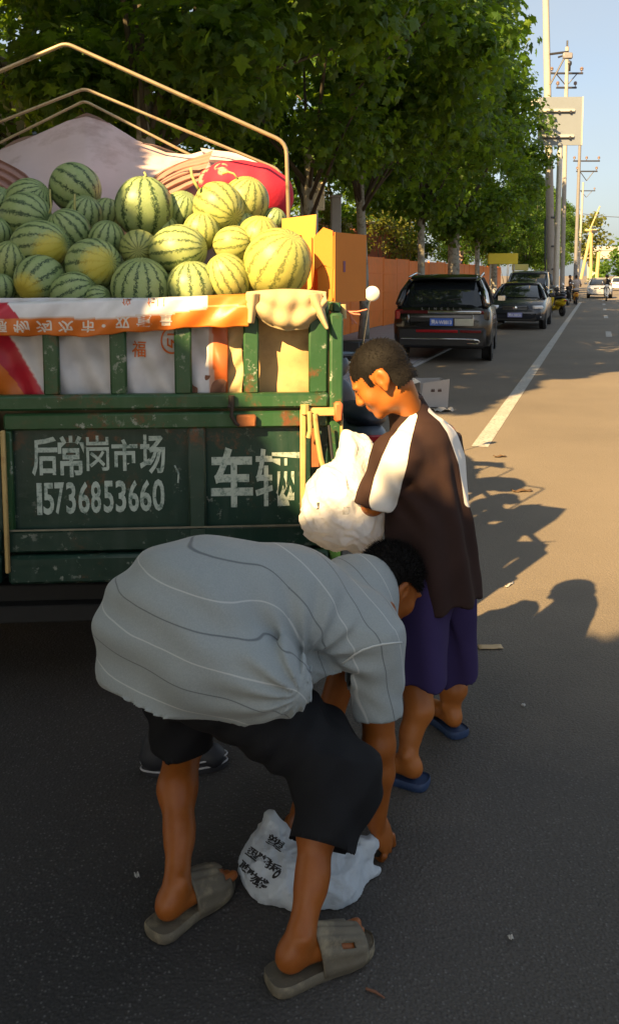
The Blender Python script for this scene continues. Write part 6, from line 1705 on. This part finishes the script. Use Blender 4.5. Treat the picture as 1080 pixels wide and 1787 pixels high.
sb = SDF()
sb.ell((-.330, 2.31, .715), (.262, .215, .245), None, .05)
sb.ell((-.315, 2.29, .56), (.252, .20, .20), None, .06)
sb.cap((-.27, 2.32, .738), (-.05, 2.42, .718), .213, .186, .08)
sb.cap((-.03, 2.44, .692), (.15, 2.53, .610), .185, .125, .08)
sb.cap((-.02, 2.48, .60), (.12, 2.52, .57), .14, .11, .08); sb.cap(chest, neckb + (headc - neckb) * .15, .11, .082, .05)
sb.cap(V3(360, 1150, 2.17), V3(470, 1180, 2.13), .125, .105, .06); sb.cap(V3(470, 1185, 2.13), V3(545, 1198, 2.15), .09, .042, .05)
sb.ell(np.array(shR) + np.array([-.02, .0, -.01]), (.100, .11, .095), None, .08); sb.ell(np.array(shL) + np.array([-.05, 0, -.06]), (.11, .11, .10), None, .06)
sb.cap(np.array(shR) + np.array([-.05, .05, .0]), np.array(shL) + np.array([-.07, 0, -.07]), .10, .10, .06)
sb.ell(V3(606, 1030, 2.60), (.12, .12, .105), None, .06)
slv = V3(661, 1252, 2.33)
sb.fcap(np.array(shR) + np.array([-.01, 0, .02]), slv, .088, .068, .035)
sb.fcap(np.array(shL), np.array(shL) + (np.array(elL) - np.array(shL)) * .62, .088, .078, .04)
sb.sub(V3(572, 1178, 2.22), (.075, .10, .035), _rot((.75, .1, -.65), (0, 1, .15), (.65, -.1, .75)), .05)
hemz = .552
def shirt_fold(X):
    q = X - npv(piv); th = np.arctan2(q[:, 2], -q[:, 0]); rr = np.sqrt(q[:, 0] ** 2 + q[:, 2] ** 2)
    near = np.clip((2.42 - X[:, 1]) / .25, 0, 1)
    fan = np.exp(-(rr / .17) ** 2) * near
    d = .0095 * np.sin(th * 14 + rr * 14 + 1.2 * lump(X, 9, 2)) * fan * np.clip(rr / .06, 0, 1)
    d += .008 * lump(X, 9, 8) + .0035 * lump(X, 24, 9)
    d += .0075 * np.sin(th * 15 + 2.0 * lump(X, 6, 3)) * np.exp(-((rr - .17) / .10) ** 2) * near
    d += .005 * np.sin((X[:, 2] * 1.0 + X[:, 0] * .5 + X[:, 1] * .2) * 46 + 2.2 * lump(X, 5, 17)) * np.clip((-.05 - X[:, 0]) / .2, 0, 1)
    low = np.clip((.70 - X[:, 2]) / .15, 0, 1) * (X[:, 0] < .05)
    d += .0045 * np.sin(X[:, 0] * 38 + X[:, 1] * 24 + 2 * lump(X, 7, 12)) * low
    sl = np.clip(1 - np.linalg.norm((X - npv((shR + slv) / 2)) / np.array([.11, .12, .14]), axis=1), 0, 1)
    d += .016 * np.sin((X[:, 0] * .8 + X[:, 2] * .55) * 78 + 1.5 * lump(X, 14, 14)) * sl
    return d
def shirt_post(X, d):
    d = d + shirt_fold(X)
    return d
def hem_line(X):
    hz = hemz + .055 * np.clip((-.12 - X[:, 0]) / .3, 0, 1) + .006 * np.sin(X[:, 0] * 22) + .008 * lump(X * np.array([1, 1, 0]), 9, 21) + np.clip((X[:, 0] - (-.10)) * .22, 0, .1) - .03 * np.clip((2.2 - X[:, 1]) / .2, 0, 1)
    return hz
sb.post = shirt_post
V, Q = sb.surface(.0075, 2)
hz_ok = ~((V[:, 2] < hemz + .10) & (np.abs(V[:, 2] - (hemz + .0)) < .035) & (sb.ev(V.astype(np.float32)) > -1) & (V[:, 0] < .10) & False)
# open the underside and the sleeve ends
Vn = V.copy(); fc = V[Q].mean(1); e1 = V[Q[:, 2]] - V[Q[:, 0]]; e2 = V[Q[:, 3]] - V[Q[:, 1]]; nrm = np.cross(e1, e2); nrm /= np.maximum(np.linalg.norm(nrm, axis=1)[:, None], 1e-9)
hzv = hem_line(V); m_ = (V[:, 0] < .115) & (np.abs(V[:, 2] - hzv) < .006); V[m_, 2] = hzv[m_]; fc = V[Q].mean(1)
under = (fc[:, 0] < .115) & (fc[:, 2] < hem_line(fc) - .0005)
axS = slv - shR; axS /= np.linalg.norm(axS); sl_end = (np.linalg.norm(fc - slv, axis=1) < .10) & (nrm @ axS > .75) & ((fc - slv) @ axS > -.02)
Q = Q[~under & ~sl_end]; used = np.unique(Q); mp = np.full(len(V), -1); mp[used] = np.arange(len(used)); V = V[used]; Q = mp[Q]
me = np_mesh('shirt', V, Q)
q = V - piv; th = np.arctan2(q[:, 2], -q[:, 0]); rr = np.sqrt(q[:, 0] ** 2 + q[:, 2] ** 2)
DTH = R(11.5); 
axd = np.array([.80, .52, -.12]); axd /= np.linalg.norm(axd)
s_hip = (V[:, 2] - .535 + .30 * (V[:, 0] + .38) + .06 * (V[:, 1] - 2.3)) / .074
s_chest = 5.4 + ((V - piv) @ axd + .40 * (V[:, 2] - piv[2])) / .068
thp = np.where(th < -R(120), th + 2 * math.pi, th)
wv_ = np.clip((thp - R(38)) / R(62), 0, 1); wv_ = wv_ * wv_ * (3 - 2 * wv_)
lowf = np.clip((V[:, 0] - .10) / .1, 0, 1); wv_ = np.maximum(wv_, lowf)
q2 = V - piv2; th2 = np.arctan2(q2[:, 2], -q2[:, 0]); th2 = np.where(th2 < -R(100), th2 + 2 * math.pi, th2); r2 = np.sqrt(q2[:, 0] ** 2 + q2[:, 2] ** 2)
DT2 = R(7.2)
dch = (V - piv) @ axd + .34 * (V[:, 2] - piv[2]); s_ch = 5.6 + np.where(dch > 0, dch / .066, dch / .036); s_hp = (V[:, 2] - .530 + .24 * (V[:, 0] + .38)) / .072
df_ = s_ch - s_hp; kk = 2.4; hh = np.clip(.5 + .5 * df_ / kk, 0, 1); sval = s_hp * (1 - hh) + s_ch * hh + kk * hh * (1 - hh) + 40.3
hipw = np.clip((.02 - V[:, 0]) / .35, 0, 1)
set_f(me, sval, 'stripe'); set_f(me, np.where(dch > 0, .066, np.where(s_hp > s_ch, .072, .030)), 'reach')
shirt = link('shirt', me, SHIRT, man); solid(shirt, .004)
# white seam where the sleeve is set in, and hem stitching
def on_surface(pts, name, r, mat, parent, mesh):
    bv = BVHTree.FromPolygons([v.co[:] for v in mesh.vertices], [tuple(p.vertices) for p in mesh.polygons]); o = []
    for px, py in pts:
        d = ray(px, py); h = bv.ray_cast(Vector((0, 0, CAM_Z)), d)
        if h[0] is not None: o.append(h[0] + h[1] * r * .4)
    if len(o) < 2: return None
    mb = MB(); mb.tube(o, r, 6); return mb.build(name, mat, parent, smooth=True)
SEAM = mk('seam_white', (.46, .49, .49), .8)
on_surface([(598, 1158), (606, 1152), (618, 1142), (632, 1134), (650, 1128), (668, 1124), (686, 1122), (700, 1121)], 'sleeve_seam', .0028, SEAM, shirt, me)
# shorts
SHORTS = mk('shorts_black', (.0065, .007, .009), .85, var=.4, scale=7, bmp=.35, bscale=24, spec=.25)
sb = SDF()
sb.ell(pel + np.array([0, 0, -.06]), (.19, .17, .16), None, .06)
kR2 = kneeR + (ankR - kneeR) * .50; kL2 = kneeL + (ankL - kneeL) * .10
sb.cap(hipR + np.array([-.02, 0, -.05]), kneeR, .125, .090, .06); sb.fcap(kneeR + np.array([0, 0, .04]), kR2, .095, .078, .05); sb.ell(kneeR + np.array([.045, 0, -.02]), (.07, .08, .10), None, .05)
sb.cap(hipL + np.array([-.02, 0, -.02]), kneeL + (hipL - kneeL) * .2, .135, .10, .06); sb.fcap(kneeL + (hipL - kneeL) * .4, kL2, .105, .088, .04)
sb.cap(pel + np.array([.02, .0, -.10]), V3(555, 1300, 2.28), .13, .11, .06)
sb.post = lambda X, d: d + .008 * lump(X, 12, 31) + .004 * lump(X, 30, 32) + .005 * np.sin((X[:, 0] - X[:, 2]) * 55 + 2 * lump(X, 8, 33))
V, Q = sb.surface(.008, 2)
fc = V[Q].mean(1); e1 = V[Q[:, 2]] - V[Q[:, 0]]; e2 = V[Q[:, 3]] - V[Q[:, 1]]; nrm = np.cross(e1, e2); nrm /= np.maximum(np.linalg.norm(nrm, axis=1)[:, None], 1e-9)
aR_ = (kR2 - kneeR) / np.linalg.norm(kR2 - kneeR); aL_ = (kL2 - hipL) / np.linalg.norm(kL2 - hipL)
dn = ((np.linalg.norm(fc - kR2, axis=1) < .13) & ((fc - kR2) @ aR_ > -.012)) | ((np.linalg.norm(fc - kL2, axis=1) < .13) & ((fc - kL2) @ aL_ > -.012))
Q = Q[~dn]; used = np.unique(Q); mp = np.full(len(V), -1); mp[used] = np.arange(len(used))
V = V[used]; Q = mp[Q]
for c_, a_ in ((kR2, aR_), (kL2, aL_)):
    dpl = (V - c_) @ a_; m_ = (np.linalg.norm(V - c_, axis=1) < .135) & (dpl > -.026); V[m_] += np.outer(-.014 - dpl[m_], a_)
so = link('shorts', np_mesh('shorts', V, Q), SHORTS, man); solid(so, .005)
SANDM = mk('sandal_taupe', (.115, .098, .070), .75, var=.25, scale=18, bmp=.3, bscale=70, dirt=(.24, .20, .13), dscale=16, damt=(.52, .68))
for h_, d_, L_, sd_ in ((heelR, dR, .295, -1), (heelL, dL, .285, 1)): sandal(h_ - d_ * .032, d_, L_, .0, sd_, SANDM, man, w=.0515, strap_f=(.44, .86), strap_h=.120, thick=.025)

# ------------------------------------------------------------------ the boy
SKIN_B = (.40, .128, .022)
rb_ = np.array([.70, .71, 0.]); fb = np.array([-.71, .70, 0.])
hlL = np.array(G(733, 1372)); hlR = np.array(G(798, 1284)); hlL[2] = hlR[2] = 0
dfL = np.array([-.86, .42, 0.]); dfL /= np.linalg.norm(dfL); dfR = np.array([-.80, .60, 0.]); dfR /= np.linalg.norm(dfR)
dfR = np.array([-.45, .89, 0.])
pelB = np.array([.440, 2.90, .70]); neckB = V3(716, 722, 2.93); chB = V3(728, 800, 2.93); hcB = V3(668, 662, 2.86)
shLB = V3(688, 792, 2.81); shRB = V3(772, 762, 3.06); elLB = V3(650, 880, 2.83); wrLB = V3(622, 900, 3.00); elRB = V3(792, 890, 3.10); wrRB = V3(640, 905, 3.14)
knLB = V3(728, 1195, 2.82); knRB = V3(786, 1180, 3.10)
ankLB = hlL + dfL * .045 + np.array([0, 0, .095]); ankRB = hlR + dfR * .045 + np.array([0, 0, .095])
hfB = np.array([-.80, .18, -.62]); hfB /= np.linalg.norm(hfB); hrB = np.cross(hfB, np.array([0, 0, 1.])); hrB /= np.linalg.norm(hrB); huB = np.cross(hrB, hfB); HB = np.array([hrB, hfB, huB], np.float32); SB = 1.0
b = SDF()
MB_ = np.array([rb_, fb, [0, 0, 1]], np.float32)
b.ell(pelB, (.135, .10, .11), MB_, .04); b.ell((pelB + chB) / 2, (.125, .09, .2), MB_, .05); b.ell(chB + np.array([0, 0, .02]), (.13, .085, .13), MB_, .04)
b.cap(shLB, shRB, .045, .045, .03); b.cap(neckB + np.array([.01, .0, -.03]), hcB - huB * .05 - hfB * .03, .052, .050, .03); add_head(b, hcB, HB, SB)
for s_, e_, w_ in ((shLB, elLB, wrLB), (shRB, elRB, wrRB)): b.cap(s_, e_, .045, .036, .03); b.cap(e_, w_, .036, .024, .02)
for h_, k_, a_, hl, df, sd_ in ((pelB - rb_ * .08, knLB, ankLB, hlL, dfL, 1), (pelB + rb_ * .08, knRB, ankRB, hlR, dfR, -1)):
    b.cap(h_, k_, .075, .05, .04); ankle_shin(b, a_, k_, hl + df * .032 + np.array([0, 0, .055]), .030, .045, .046, -df); add_foot(b, hl, df, .215, .022, sd_, .86)
add_hand(b, wrLB, wrLB + np.array([-.075, .03, -.02]), np.array([.1, .1, 1.]), np.array([.3, 1., 0]), [(.3, .5)] * 4, .85, thumb=1)
add_hand(b, wrRB, wrRB + np.array([-.075, -.03, -.02]), np.array([.1, .1, 1.]), np.array([-.3, -1., 0]), [(.3, .5)] * 4, .85, thumb=1)
V, Q = b.surface(.005, 2)
me = np_mesh('person', V, Q); set_col(me, skin_colour(V, SKIN_B, hcB, HB, SB)); boy = link('person', me, SKINB)
tag(boy, 'boy in a brown and white raglan shirt looking down into his white bag', 'person')
def b_hair(H):
    fade = (H[:, 2] > .045) & (H[:, 1] < .078) | ((H[:, 1] < -.030) & (H[:, 2] > -.058)) | ((H[:, 1] < .040) & (H[:, 2] > .034)) | ((np.abs(H[:, 1] - .030) < .013) & (H[:, 2] > -.002))
    return fade
hair_cap(boy, hcB, HB, SB, b_hair, 7000, .0055, 8, .005, (0, -.4, -.9))
# shirt in cut pieces: brown body, white stripe down the sleeve
def raglan():
    m, nt, b = nodes_of('raglan_cloth'); a = N(nt, 'ShaderNodeAttribute', attribute_name='stripe')
    c = mixc(nt, noise(nt, 9, 4), (.022, .012, .0105), (.036, .018, .0155)); w = mixc(nt, noise(nt, 12, 4), (.66, .64, .60), (.76, .74, .70))
    c = mixc(nt, ramp(nt, a.outputs['Fac'], -.0008, .0008), c, w); nt.links.new(c, b.inputs['Base Color']); b.inputs['Roughness'].default_value = .85; b.inputs['Specular IOR Level'].default_value = .2
    bump(nt, b, noise(nt, 26, 5), .22, .006); return m
RAG = raglan()
hemB = V3(745, 1052, 2.88)
sb = SDF()
top = neckB + np.array([.012, .0, -.015])
sb.loft(np.array([.432, 2.91, hemB[2]]), np.array([.385, 2.93, 1.20]), [(0, .172, .155, 0, 0), (.25, .168, .148, 0, 0), (.55, .160, .132, 0, 0), (.78, .160, .118, 0, 0), (.90, .150, .10, 0, 0), (1.0, .07, .075, 0, 0)], MB_, .03)
sb.cap(shLB + np.array([.02, .01, 0]), shRB - np.array([.03, .02, 0]), .072, .072, .05); sb.cap((shLB + shRB) / 2 + np.array([0, 0, .02]), neckB + (hcB - neckB) * .20, .090, .067, .04)
seL = shLB + (elLB - shLB) * 1.0 + np.array([.012, 0, -.005]); seR = shRB + (elRB - shRB) * .85
sb.cap(shLB, shLB + (seL - shLB) * .1, .070, .070, .04); sb.fcap(shLB, seL, .066, .070, .03); sb.fcap(shRB, seR, .068, .066, .03)
def rag_post(X, d):
    fl = np.clip((1.15 - X[:, 2]) / .28, 0, 1)
    a = np.arctan2((X[:, 1] - 2.91), (X[:, 0] - .43))
    d = d + .016 * fl * .55 * np.sin(a * 8 + 2.2 * X[:, 2] * 4 + lump(X, 5, 41)) + .0045 * lump(X, 13, 42) + .002 * lump(X, 32, 43)
    q = X - npv(shLB); rr = np.linalg.norm(q - np.array([.06, .0, -.13]), axis=1)
    d = d + .006 * np.sin((X[:, 0] * .9 + X[:, 2] * .9) * 70 + lump(X, 10, 44)) * np.exp(-(rr / .12) ** 2)
    return d
sb.post = rag_post
V, Q = sb.surface(.0065, 2)
# the white stripe of each sleeve runs from the collar down the outer arm: distance to a line laid on the cloth
bvr = BVHTree.FromPolygons([tuple(v) for v in V], [tuple(int(k) for k in q) for q in Q])
field = np.full(len(V), -1.0)
for line in ([(722, 726, .011), (710, 748, .022), (697, 775, .034), (688, 805, .042), (677, 840, .046), (669, 875, .047), (664, 905, .047), (662, 930, .047)], [(757, 716, .010), (772, 730, .014), (786, 750, .017), (798, 778, .020), (808, 806, .022), (815, 840, .022), (820, 870, .022)]):
    pts = []
    for px, py, hw_ in line:
        h = None; x_ = px
        while h is None and x_ > px - 30:
            h = bvr.ray_cast(Vector((0, 0, CAM_Z)), ray(x_, py))[0]; x_ -= 2
        if h is not None: pts.append((np.array(h), hw_))
    for (p0, w0), (p1, w1) in zip(pts, pts[1:]):
        dv = np.array([.08, .985, -.15]); dv /= np.linalg.norm(dv); fl_ = lambda q: q - (q @ dv)[..., None] * dv if q.ndim > 1 else q - (q @ dv) * dv
        ab = fl_(p1 - p0); qv = fl_(V - p0); t_ = np.clip((qv @ ab) / (ab @ ab), 0, 1); dd = np.linalg.norm(qv - t_[:, None] * ab, axis=1) + np.where(np.abs((V - p0) @ dv) > .16, 1, 0)
        field = np.maximum(field, (w0 + (w1 - w0) * t_) - dd)
fc = V[Q].mean(1); e1 = V[Q[:, 2]] - V[Q[:, 0]]; e2 = V[Q[:, 3]] - V[Q[:, 1]]; nrm = np.cross(e1, e2); nrm /= np.maximum(np.linalg.norm(nrm, axis=1)[:, None], 1e-9)
dn = ((fc[:, 2] < hemB[2] + .02) & (nrm[:, 2] < -.8))
for sh, se in ((shLB, seL), (shRB, seR)):
    ax = (se - sh) / np.linalg.norm(se - sh); dn |= (np.linalg.norm(fc - se, axis=1) < .075) & (nrm @ ax > .75)
Q = Q[~dn]; used = np.unique(Q); mp = np.full(len(V), -1); mp[used] = np.arange(len(used))
me = np_mesh('shirt', V[used], mp[Q]); set_f(me, field[used], 'stripe'); bs = link('shirt', me, RAG, boy); solid(bs, .004)
mb = MB(); ring = [neckB + (hcB - neckB) * .30 + (rb_ * math.cos(a) * .064 + fb * math.sin(a) * .062) + np.array([0, 0, .004 - .022 * math.sin(a)]) for a in np.linspace(0, 2 * math.pi, 25)]
mb.tube(ring, .009, 8, False); mb.build('collar', mk('raglan_brown', (.055, .026, .022), .85, bmp=.2), bs, smooth=True)
# shorts
SHB = mk('shorts_purple', (.036, .024, .085), .9, var=.2, scale=6, bmp=.25, bscale=22, spec=.2)
sb = SDF(); sb.ell(pelB + np.array([0, 0, -.04]), (.145, .11, .14), MB_, .05)
kl = V3(734, 1188, 2.80); kr = V3(792, 1172, 3.07)
sb.fcap(pelB - rb_ * .075 + np.array([0, 0, .02]), kl, .085, .098, .04); sb.fcap(pelB + rb_ * .075 + np.array([0, 0, .02]), kr, .085, .094, .04)
sb.post = lambda X, d: d + .009 * np.sin(np.arctan2(X[:, 1] - 2.9, X[:, 0] - .45) * 9 + X[:, 2] * 5) * np.clip((.75 - X[:, 2]) / .4, 0, 1) + .004 * lump(X, 13, 51)
V, Q = sb.surface(.007, 2); fc = V[Q].mean(1); e1 = V[Q[:, 2]] - V[Q[:, 0]]; e2 = V[Q[:, 3]] - V[Q[:, 1]]; nrm = np.cross(e1, e2); nrm /= np.maximum(np.linalg.norm(nrm, axis=1)[:, None], 1e-9)
Q = Q[~((nrm[:, 2] < -.8) & (fc[:, 2] < max(kl[2], kr[2]) + .04))]; used = np.unique(Q); mp = np.full(len(V), -1); mp[used] = np.arange(len(used))
o = link('shorts', np_mesh('shorts', V[used], mp[Q]), SHB, boy); solid(o, .005)
SLIP = mk('slipper_blue', (.022, .045, .11), .6, var=.2, scale=14, bmp=.15)
for h_, d_, sd_ in ((hlL, dfL, 1), (hlR, dfR, -1)):
    s_ = sandal(h_ - d_ * .03, d_, .262, 0, sd_, SLIP, boy, w=.048, ribbed=False, thick=.024, holes=False, strap_h=.06); s_.name = 'slipper'

# ------------------------------------------------------------------ plastic bags
def bag_mat(name, col, tr):
    m, nt, b = nodes_of(name)
    c = mixc(nt, noise(nt, 8, 4), [k * .9 for k in col], col); nt.links.new(c, b.inputs['Base Color']); b.inputs['Roughness'].default_value = .38; b.inputs['Specular IOR Level'].default_value = .5
    bump(nt, b, noise(nt, 18, 6, .62, dist=1.2), .75, .010)
    t = nt.nodes.new('ShaderNodeBsdfTranslucent'); nt.links.new(c, t.inputs[0]); mx = nt.nodes.new('ShaderNodeMixShader'); mx.inputs[0].default_value = tr
    nt.links.new(b.outputs[0], mx.inputs[1]); nt.links.new(t.outputs[0], mx.inputs[2]); nt.links.new(mx.outputs[0], nt.nodes['Material Output'].inputs[0]); return m
BAGW = bag_mat('bag_white', (.82, .83, .85), .36); BAGB = bag_mat('bag_bluish', (.66, .72, .78), .3)
def fold_noise(X, sc, seed): return np.abs(lump(X, sc, seed)) - .4
# the boy's bag
sb = SDF()
sb.ell(V3(592, 888, 2.93), (.118, .11, .115), None, .06); sb.ell(V3(560, 905, 2.95), (.062, .08, .085), None, .05); sb.ell(V3(632, 905, 2.90), (.062, .08, .105), None, .05)
sb.cap(V3(600, 860, 2.94), V3(618, 785, 2.96), .095, .040, .07); sb.cap(V3(618, 790, 2.96), V3(614, 765, 2.97), .036, .022, .04); sb.cap(V3(600, 850, 2.94), V3(636, 800, 2.95), .08, .03, .05)
sb.ell(V3(612, 930, 2.92), (.085, .08, .045), None, .04)
sb.post = lambda X, d: d - .030 * crumple(X, 14, 61) - .012 * crumple(X, 36, 62) - .004 * crumple(X, 80, 63) + .006 * np.sin((X[:, 0] * 1.0 + X[:, 1] * .6) * 62 + 2.5 * lump(X, 6, 66)) + .004 * np.sin((X[:, 0] - .1) * 70 + X[:, 2] * 20) * np.clip((X[:, 2] - .85) / .2, 0, 1)
V, Q = sb.surface(.0048, 0); V = relax(V, Q, .3); bg = link('shopping_bag', np_mesh('shopping_bag', V, Q), BAGW); tag(bg, 'full crumpled white plastic bag the boy holds in his arms', 'bag')
mb = MB(); mb.tube([V3(660, 905, 2.89), V3(659, 930, 2.89), V3(661, 955, 2.89)], .004, 6); mb.build('seam', BAGW, bg)
DK = mk('print_dark', (.05, .05, .05), .7)
bvh = BVHTree.FromPolygons([tuple(v) for v in V], [tuple(int(k) for k in q) for q in Q])
def cam_print(bvh, quad, body, mat, parent, bold=.02, off=.0015, mesh=None, grow=1.0):
    """quad: photo places of lower left, lower right, upper left of the print, laid onto the surface that stands there"""
    a, b_, c_ = (np.array(q, float) for q in quad); mid_ = (b_ + c_) / 2; a, b_, c_ = (mid_ + (q - mid_) * grow for q in (a, b_, c_)); Vt, Fs = text_mesh(body, bold) if mesh is None else mesh; W = []
    for p in Vt:
        q = a + (b_ - a) * p[0] + (c_ - a) * p[1]; d = ray(*q).normalized(); h = bvh.ray_cast(Vector((0, 0, CAM_Z)), d)
        W.append(tuple(h[0] + h[1] * off) if h[0] is not None else None)
    Fs = [f for f in Fs if all(W[i] is not None for i in f)]; W = [w if w is not None else (0, 2.3, .1) for w in W]
    used = sorted({i for f in Fs for i in f}); mp = {u: k for k, u in enumerate(used)}
    me = bpy.data.meshes.new('print'); me.from_pydata([W[u] for u in used], [], [tuple(mp[i] for i in f) for f in Fs]); return link('print', me, mat, parent)
sq = (np.array([(0, 0, 0), (1, 0, 0), (1, 1, 0), (0, 1, 0)], float), [(0, 1, 2, 3)])
cam_print(bvh, ((552, 889), (557, 889), (553, 877)), '', DK, bg, mesh=sq)
cam_print(bvh, ((598, 898), (608, 897), (600, 885)), '', mk('print_grey', (.35, .36, .36), .7), bg, mesh=sq)
# the man's bag
sb = SDF()
sb.ell(V3(520, 1535, 2.24), (.120, .105, .072), None, .05); sb.ell(V3(470, 1520, 2.28), (.072, .085, .085), None, .05); sb.ell(V3(585, 1540, 2.24), (.072, .085, .066), None, .05)
sb.cap(V3(468, 1500, 2.30), V3(472, 1428, 2.34), .062, .014, .05); sb.cap(V3(490, 1500, 2.32), V3(482, 1450, 2.34), .05, .02, .04)
sb.cap(V3(600, 1520, 2.26), V3(628, 1480, 2.30), .050, .024, .05); sb.cap(V3(610, 1530, 2.26), V3(654, 1522, 2.28), .034, .010, .04); sb.cap(V3(628, 1490, 2.30), V3(650, 1472, 2.31), .022, .014, .03); sb.ell(V3(540, 1505, 2.34), (.12, .06, .05), None, .05)
sb.post = lambda X, d: np.maximum(d - .024 * crumple(X, 15, 71) - .011 * crumple(X, 38, 72) - .004 * crumple(X, 85, 73) + .002 * np.sin(X[:, 0] * 60 - X[:, 2] * 50), .003 - X[:, 2])
V, Q = sb.surface(.0045, 0); V = relax(V, Q, .3); bg2 = link('shopping_bag', np_mesh('shopping_bag', V, Q), BAGB); tag(bg2, 'pale blue-white plastic bag with black lettering standing on the asphalt under the man', 'bag')
bvh2 = BVHTree.FromPolygons([tuple(v) for v in V], [tuple(int(k) for k in q) for q in Q])
for ch, q in zip('型塑拆', (((430, 1490), (446, 1502), (439, 1478)), ((447, 1501), (464, 1512), (456, 1490)), ((463, 1513), (484, 1524), (470, 1502)))): cam_print(bvh2, q, ch, PRK, bg2, .03, grow=1.22)
for ch, q in zip('购物袋', (((415, 1512), (430, 1526), (424, 1501)), ((431, 1531), (445, 1543), (440, 1518)), ((444, 1545), (462, 1554), (452, 1530)))): cam_print(bvh2, q, ch, PRK, bg2, .03, grow=1.22)
cam_print(bvh2, ((463, 1470), (490, 1488), (472, 1454)), '塑', PRK, bg2, .012); cam_print(bvh2, ((472, 1535), (486, 1532), (480, 1520)), '。', PRK, bg2, .03)

# ------------------------------------------------------------------ sneaker under the truck, seller's shoe behind the man's leg
def sneaker(px, py, rz, label, L=.29):
    g = G(px, py); t = empty('sneaker', g, rz); tag(t, label, 'shoe')
    s = SDF(); s.ell((0, -.08, .055), (.04, .055, .05), None, .03); s.cap((0, -.06, .055), (0, .10, .045), .042, .040, .03); s.cap((0, -.09, .06), (0, -.085, .11), .04, .042, .03); s.ell((0, .11, .038), (.045, .045, .034), None, .02)
    V, Q = s.surface(.006, 2); link('upper', np_mesh('upper', V, Q), mk('shoe_black', (.014, .015, .02), .6), t)
    for z, w in ((.020, .0035), (.042, .003)):
        mb = MB(); ring = []
        for a in np.linspace(0, 2 * math.pi, 33):
            ring.append((math.cos(a) * .048, .012 + math.sin(a) * .148, z + .004 * math.sin(a)))
        mb.tube(ring, w, 6, False); mb.build('sole_stripe', mk('sole_white', (.40, .40, .42), .6), t, smooth=True)
    mb = MB(); mb.lathe((0, 0, 0), [(1, .0), (1.02, .01), (1, .024), (.95, .028)], 28, M=Matrix(((.047, 0, 0), (0, .145, .0), (0, 0, 1)))); o = mb.build('sole', mk('sole_dark', (.02, .02, .025), .7), t); o.location = (0, .012, 0)
    return t
sneaker(316, 1342, -1.42, 'black sneaker with thin white sole stripes behind the far leg of the man')
